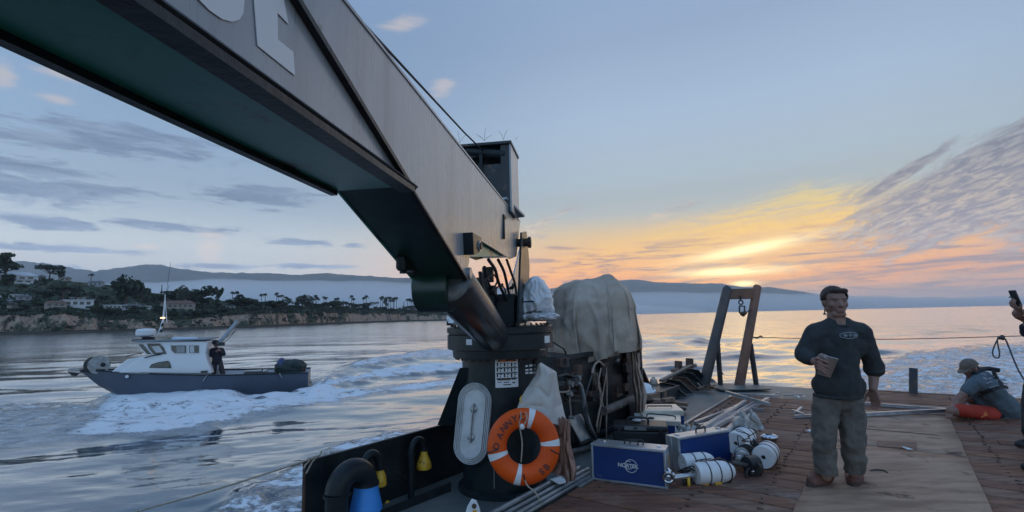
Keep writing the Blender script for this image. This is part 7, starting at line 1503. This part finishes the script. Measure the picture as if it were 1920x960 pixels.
# houses
wallm = [mat('house_wall_'+n, c, .8) for n, c in (('white', (.46, .46, .46)), ('tan', (.25, .21, .18)), ('grey', (.24, .25, .27)))]
roofm = [mat('house_roof_'+n, c, .8) for n, c in (('tile', (.13, .075, .055)), ('grey', (.10, .105, .11)), ('white', (.42, .43, .44)))]
def house(px, py, wpx, hpx, wi, ri, label, flat=False, nwin=3):
    q = ground(px, py)
    if q is None: return
    m_ = np.linalg.norm(q-CAM)/FPX; w, h_ = wpx*m_, hpx*m_; a = math.degrees(math.atan2(q[0], q[1])); ax = yaw(-a+random.uniform(-14, 14)); X, Y, _ = ax; d = w*.5
    t = thing('house', label, 'house', q); MB().box(q+ZD*(h_*.5-1), (w/2, d/2, h_*.5+1), ax).build('wall', wallm[wi], t, smooth=0)
    if flat: MB().box(q+ZD*(h_+.12), (w/2+.35, d/2+.35, .14), ax).build('roof', roofm[ri], t, smooth=0)
    else:
        e_ = .5; A = [q+X*sx*(w/2+e_)+Y*sy*(d/2+e_)+ZD*h_ for sx, sy in ((-1, -1), (1, -1), (1, 1), (-1, 1))]; rdg = [q+X*sx*(w/2-d*.3)+ZD*(h_+d*.24) for sx in (-1, 1)]; mb = MB(); mb.add(A+rdg, [(0, 1, 5, 4), (1, 2, 5), (2, 3, 4, 5), (3, 0, 4), (3, 2, 1, 0)]); mb.build('roof', roofm[ri], t, smooth=0)
        MB().box(q+X*w*.2+ZD*(h_+d*.25), (.3, .3, .6), ax).build('chimney', wallm[wi], t, smooth=0)
    for i in range(nwin):
        c = q+X*w*((i+.5)/nwin-.5)*.86-Y*(d/2+.03)+ZD*h_*.52; MB().box(c, (w/nwin*.28, .05, h_*.22), ax).build('window', glass, t, smooth=0)
for a in [(22, 526, 46, 6, 0, 2, 'long white house on the hilltop at the far left', False, 5), (6, 517, 16, 5, 1, 1, 'small tan house above the long white hilltop one', False, 2), (45, 531, 18, 4, 0, 2, 'white roofed house stepping down the hill at left', True, 2), (72, 524, 13, 4, 1, 1, 'small house under the hilltop pines', False, 2), (122, 525, 12, 4, 1, 1, 'house on the skyline right of the round pine', False, 2),
          (180, 537, 16, 6, 2, 1, 'lone grey brown house in mid slope', False, 3), (20, 558, 21, 3.5, 0, 2, 'flat white roof house low on the left slope', True, 3), (44, 563, 14, 5, 2, 1, 'grey house right of the flat white roof', False, 2), (104, 576, 22, 6, 1, 0, 'tan house left of the white framed house', False, 3), (48, 577, 34, 3, 1, 1, 'long low wall like house above the cliff at left', True, 4), (10, 574, 20, 6, 2, 1, 'grey house at the left edge above the cliff', False, 2),
          (147, 575, 32, 9, 0, 2, 'white framed modern house with wide windows above the cliff', True, 4), (146, 562, 16, 3, 0, 2, 'flat roofed outbuilding behind the white framed house', True, 2), (216, 579, 26, 5, 0, 2, 'long white house right of the white framed one', True, 5), (248, 578, 22, 4, 2, 1, 'low grey roofed house beside the long white one', False, 3), (334, 578, 44, 6.5, 1, 0, 'long low tiled house behind the launch mast', False, 6), (432, 578, 14, 4, 2, 1, 'small house under the tilted davit boom', False, 2),
          (500, 579, 14, 3, 0, 2, 'small pale house half hidden under the long dark tree', True, 2), (811, 582, 10, 4, 0, 1, 'pale house near the end of the headland', False, 2), (275, 578, 10, 3, 0, 2, 'tiny white shed left of the launch mast', True, 1)]: house(*a)
# scrub: countless low bushes on slope and cliff
rng = np.random.default_rng(8); mb = MB(); n_ok = 0
pts_l = []
for i in range(5200):
    x = rng.uniform(-60, 880); yc = ip(x, CRs); ys_ = ip(x, SH)-6; y = rng.uniform(yc+1, ys_) if rng.random() < .5 else ip(x, CT)+rng.normal()*3.4
    if y > ip(x, CT)+3 and fbm((x*.03, y*.05, 3), 1, 4., 3) < .06: continue
    q = hit(x, y)
    if q is None or q[2] < SEA+1.2: continue
    m_ = np.linalg.norm(q-CAM)/FPX; s_ = m_*rng.uniform(1.2, 3.2); mb.m = int(rng.integers(0, 3))
    for _ in range(7):
        d = rng.normal(size=3); d /= np.linalg.norm(d); d[2] = abs(d[2]); p0 = q+d*s_*np.array([1.1, 1.1, .55]); X_, Y_, a = frame(d+rng.normal(size=3)*.5); z_ = s_*rng.uniform(.45, .8); mb.add([p0+X_*z_, p0+Y_*z_, p0-X_*z_, p0-Y_*z_], [(0, 1, 2, 3)])
o = mb.build('scrub', leaf, None, loc=(-150, 300, 0), smooth=0); tag(o, 'dark green scrub over the slope and cliff of the headland', None, None, 'stuff')
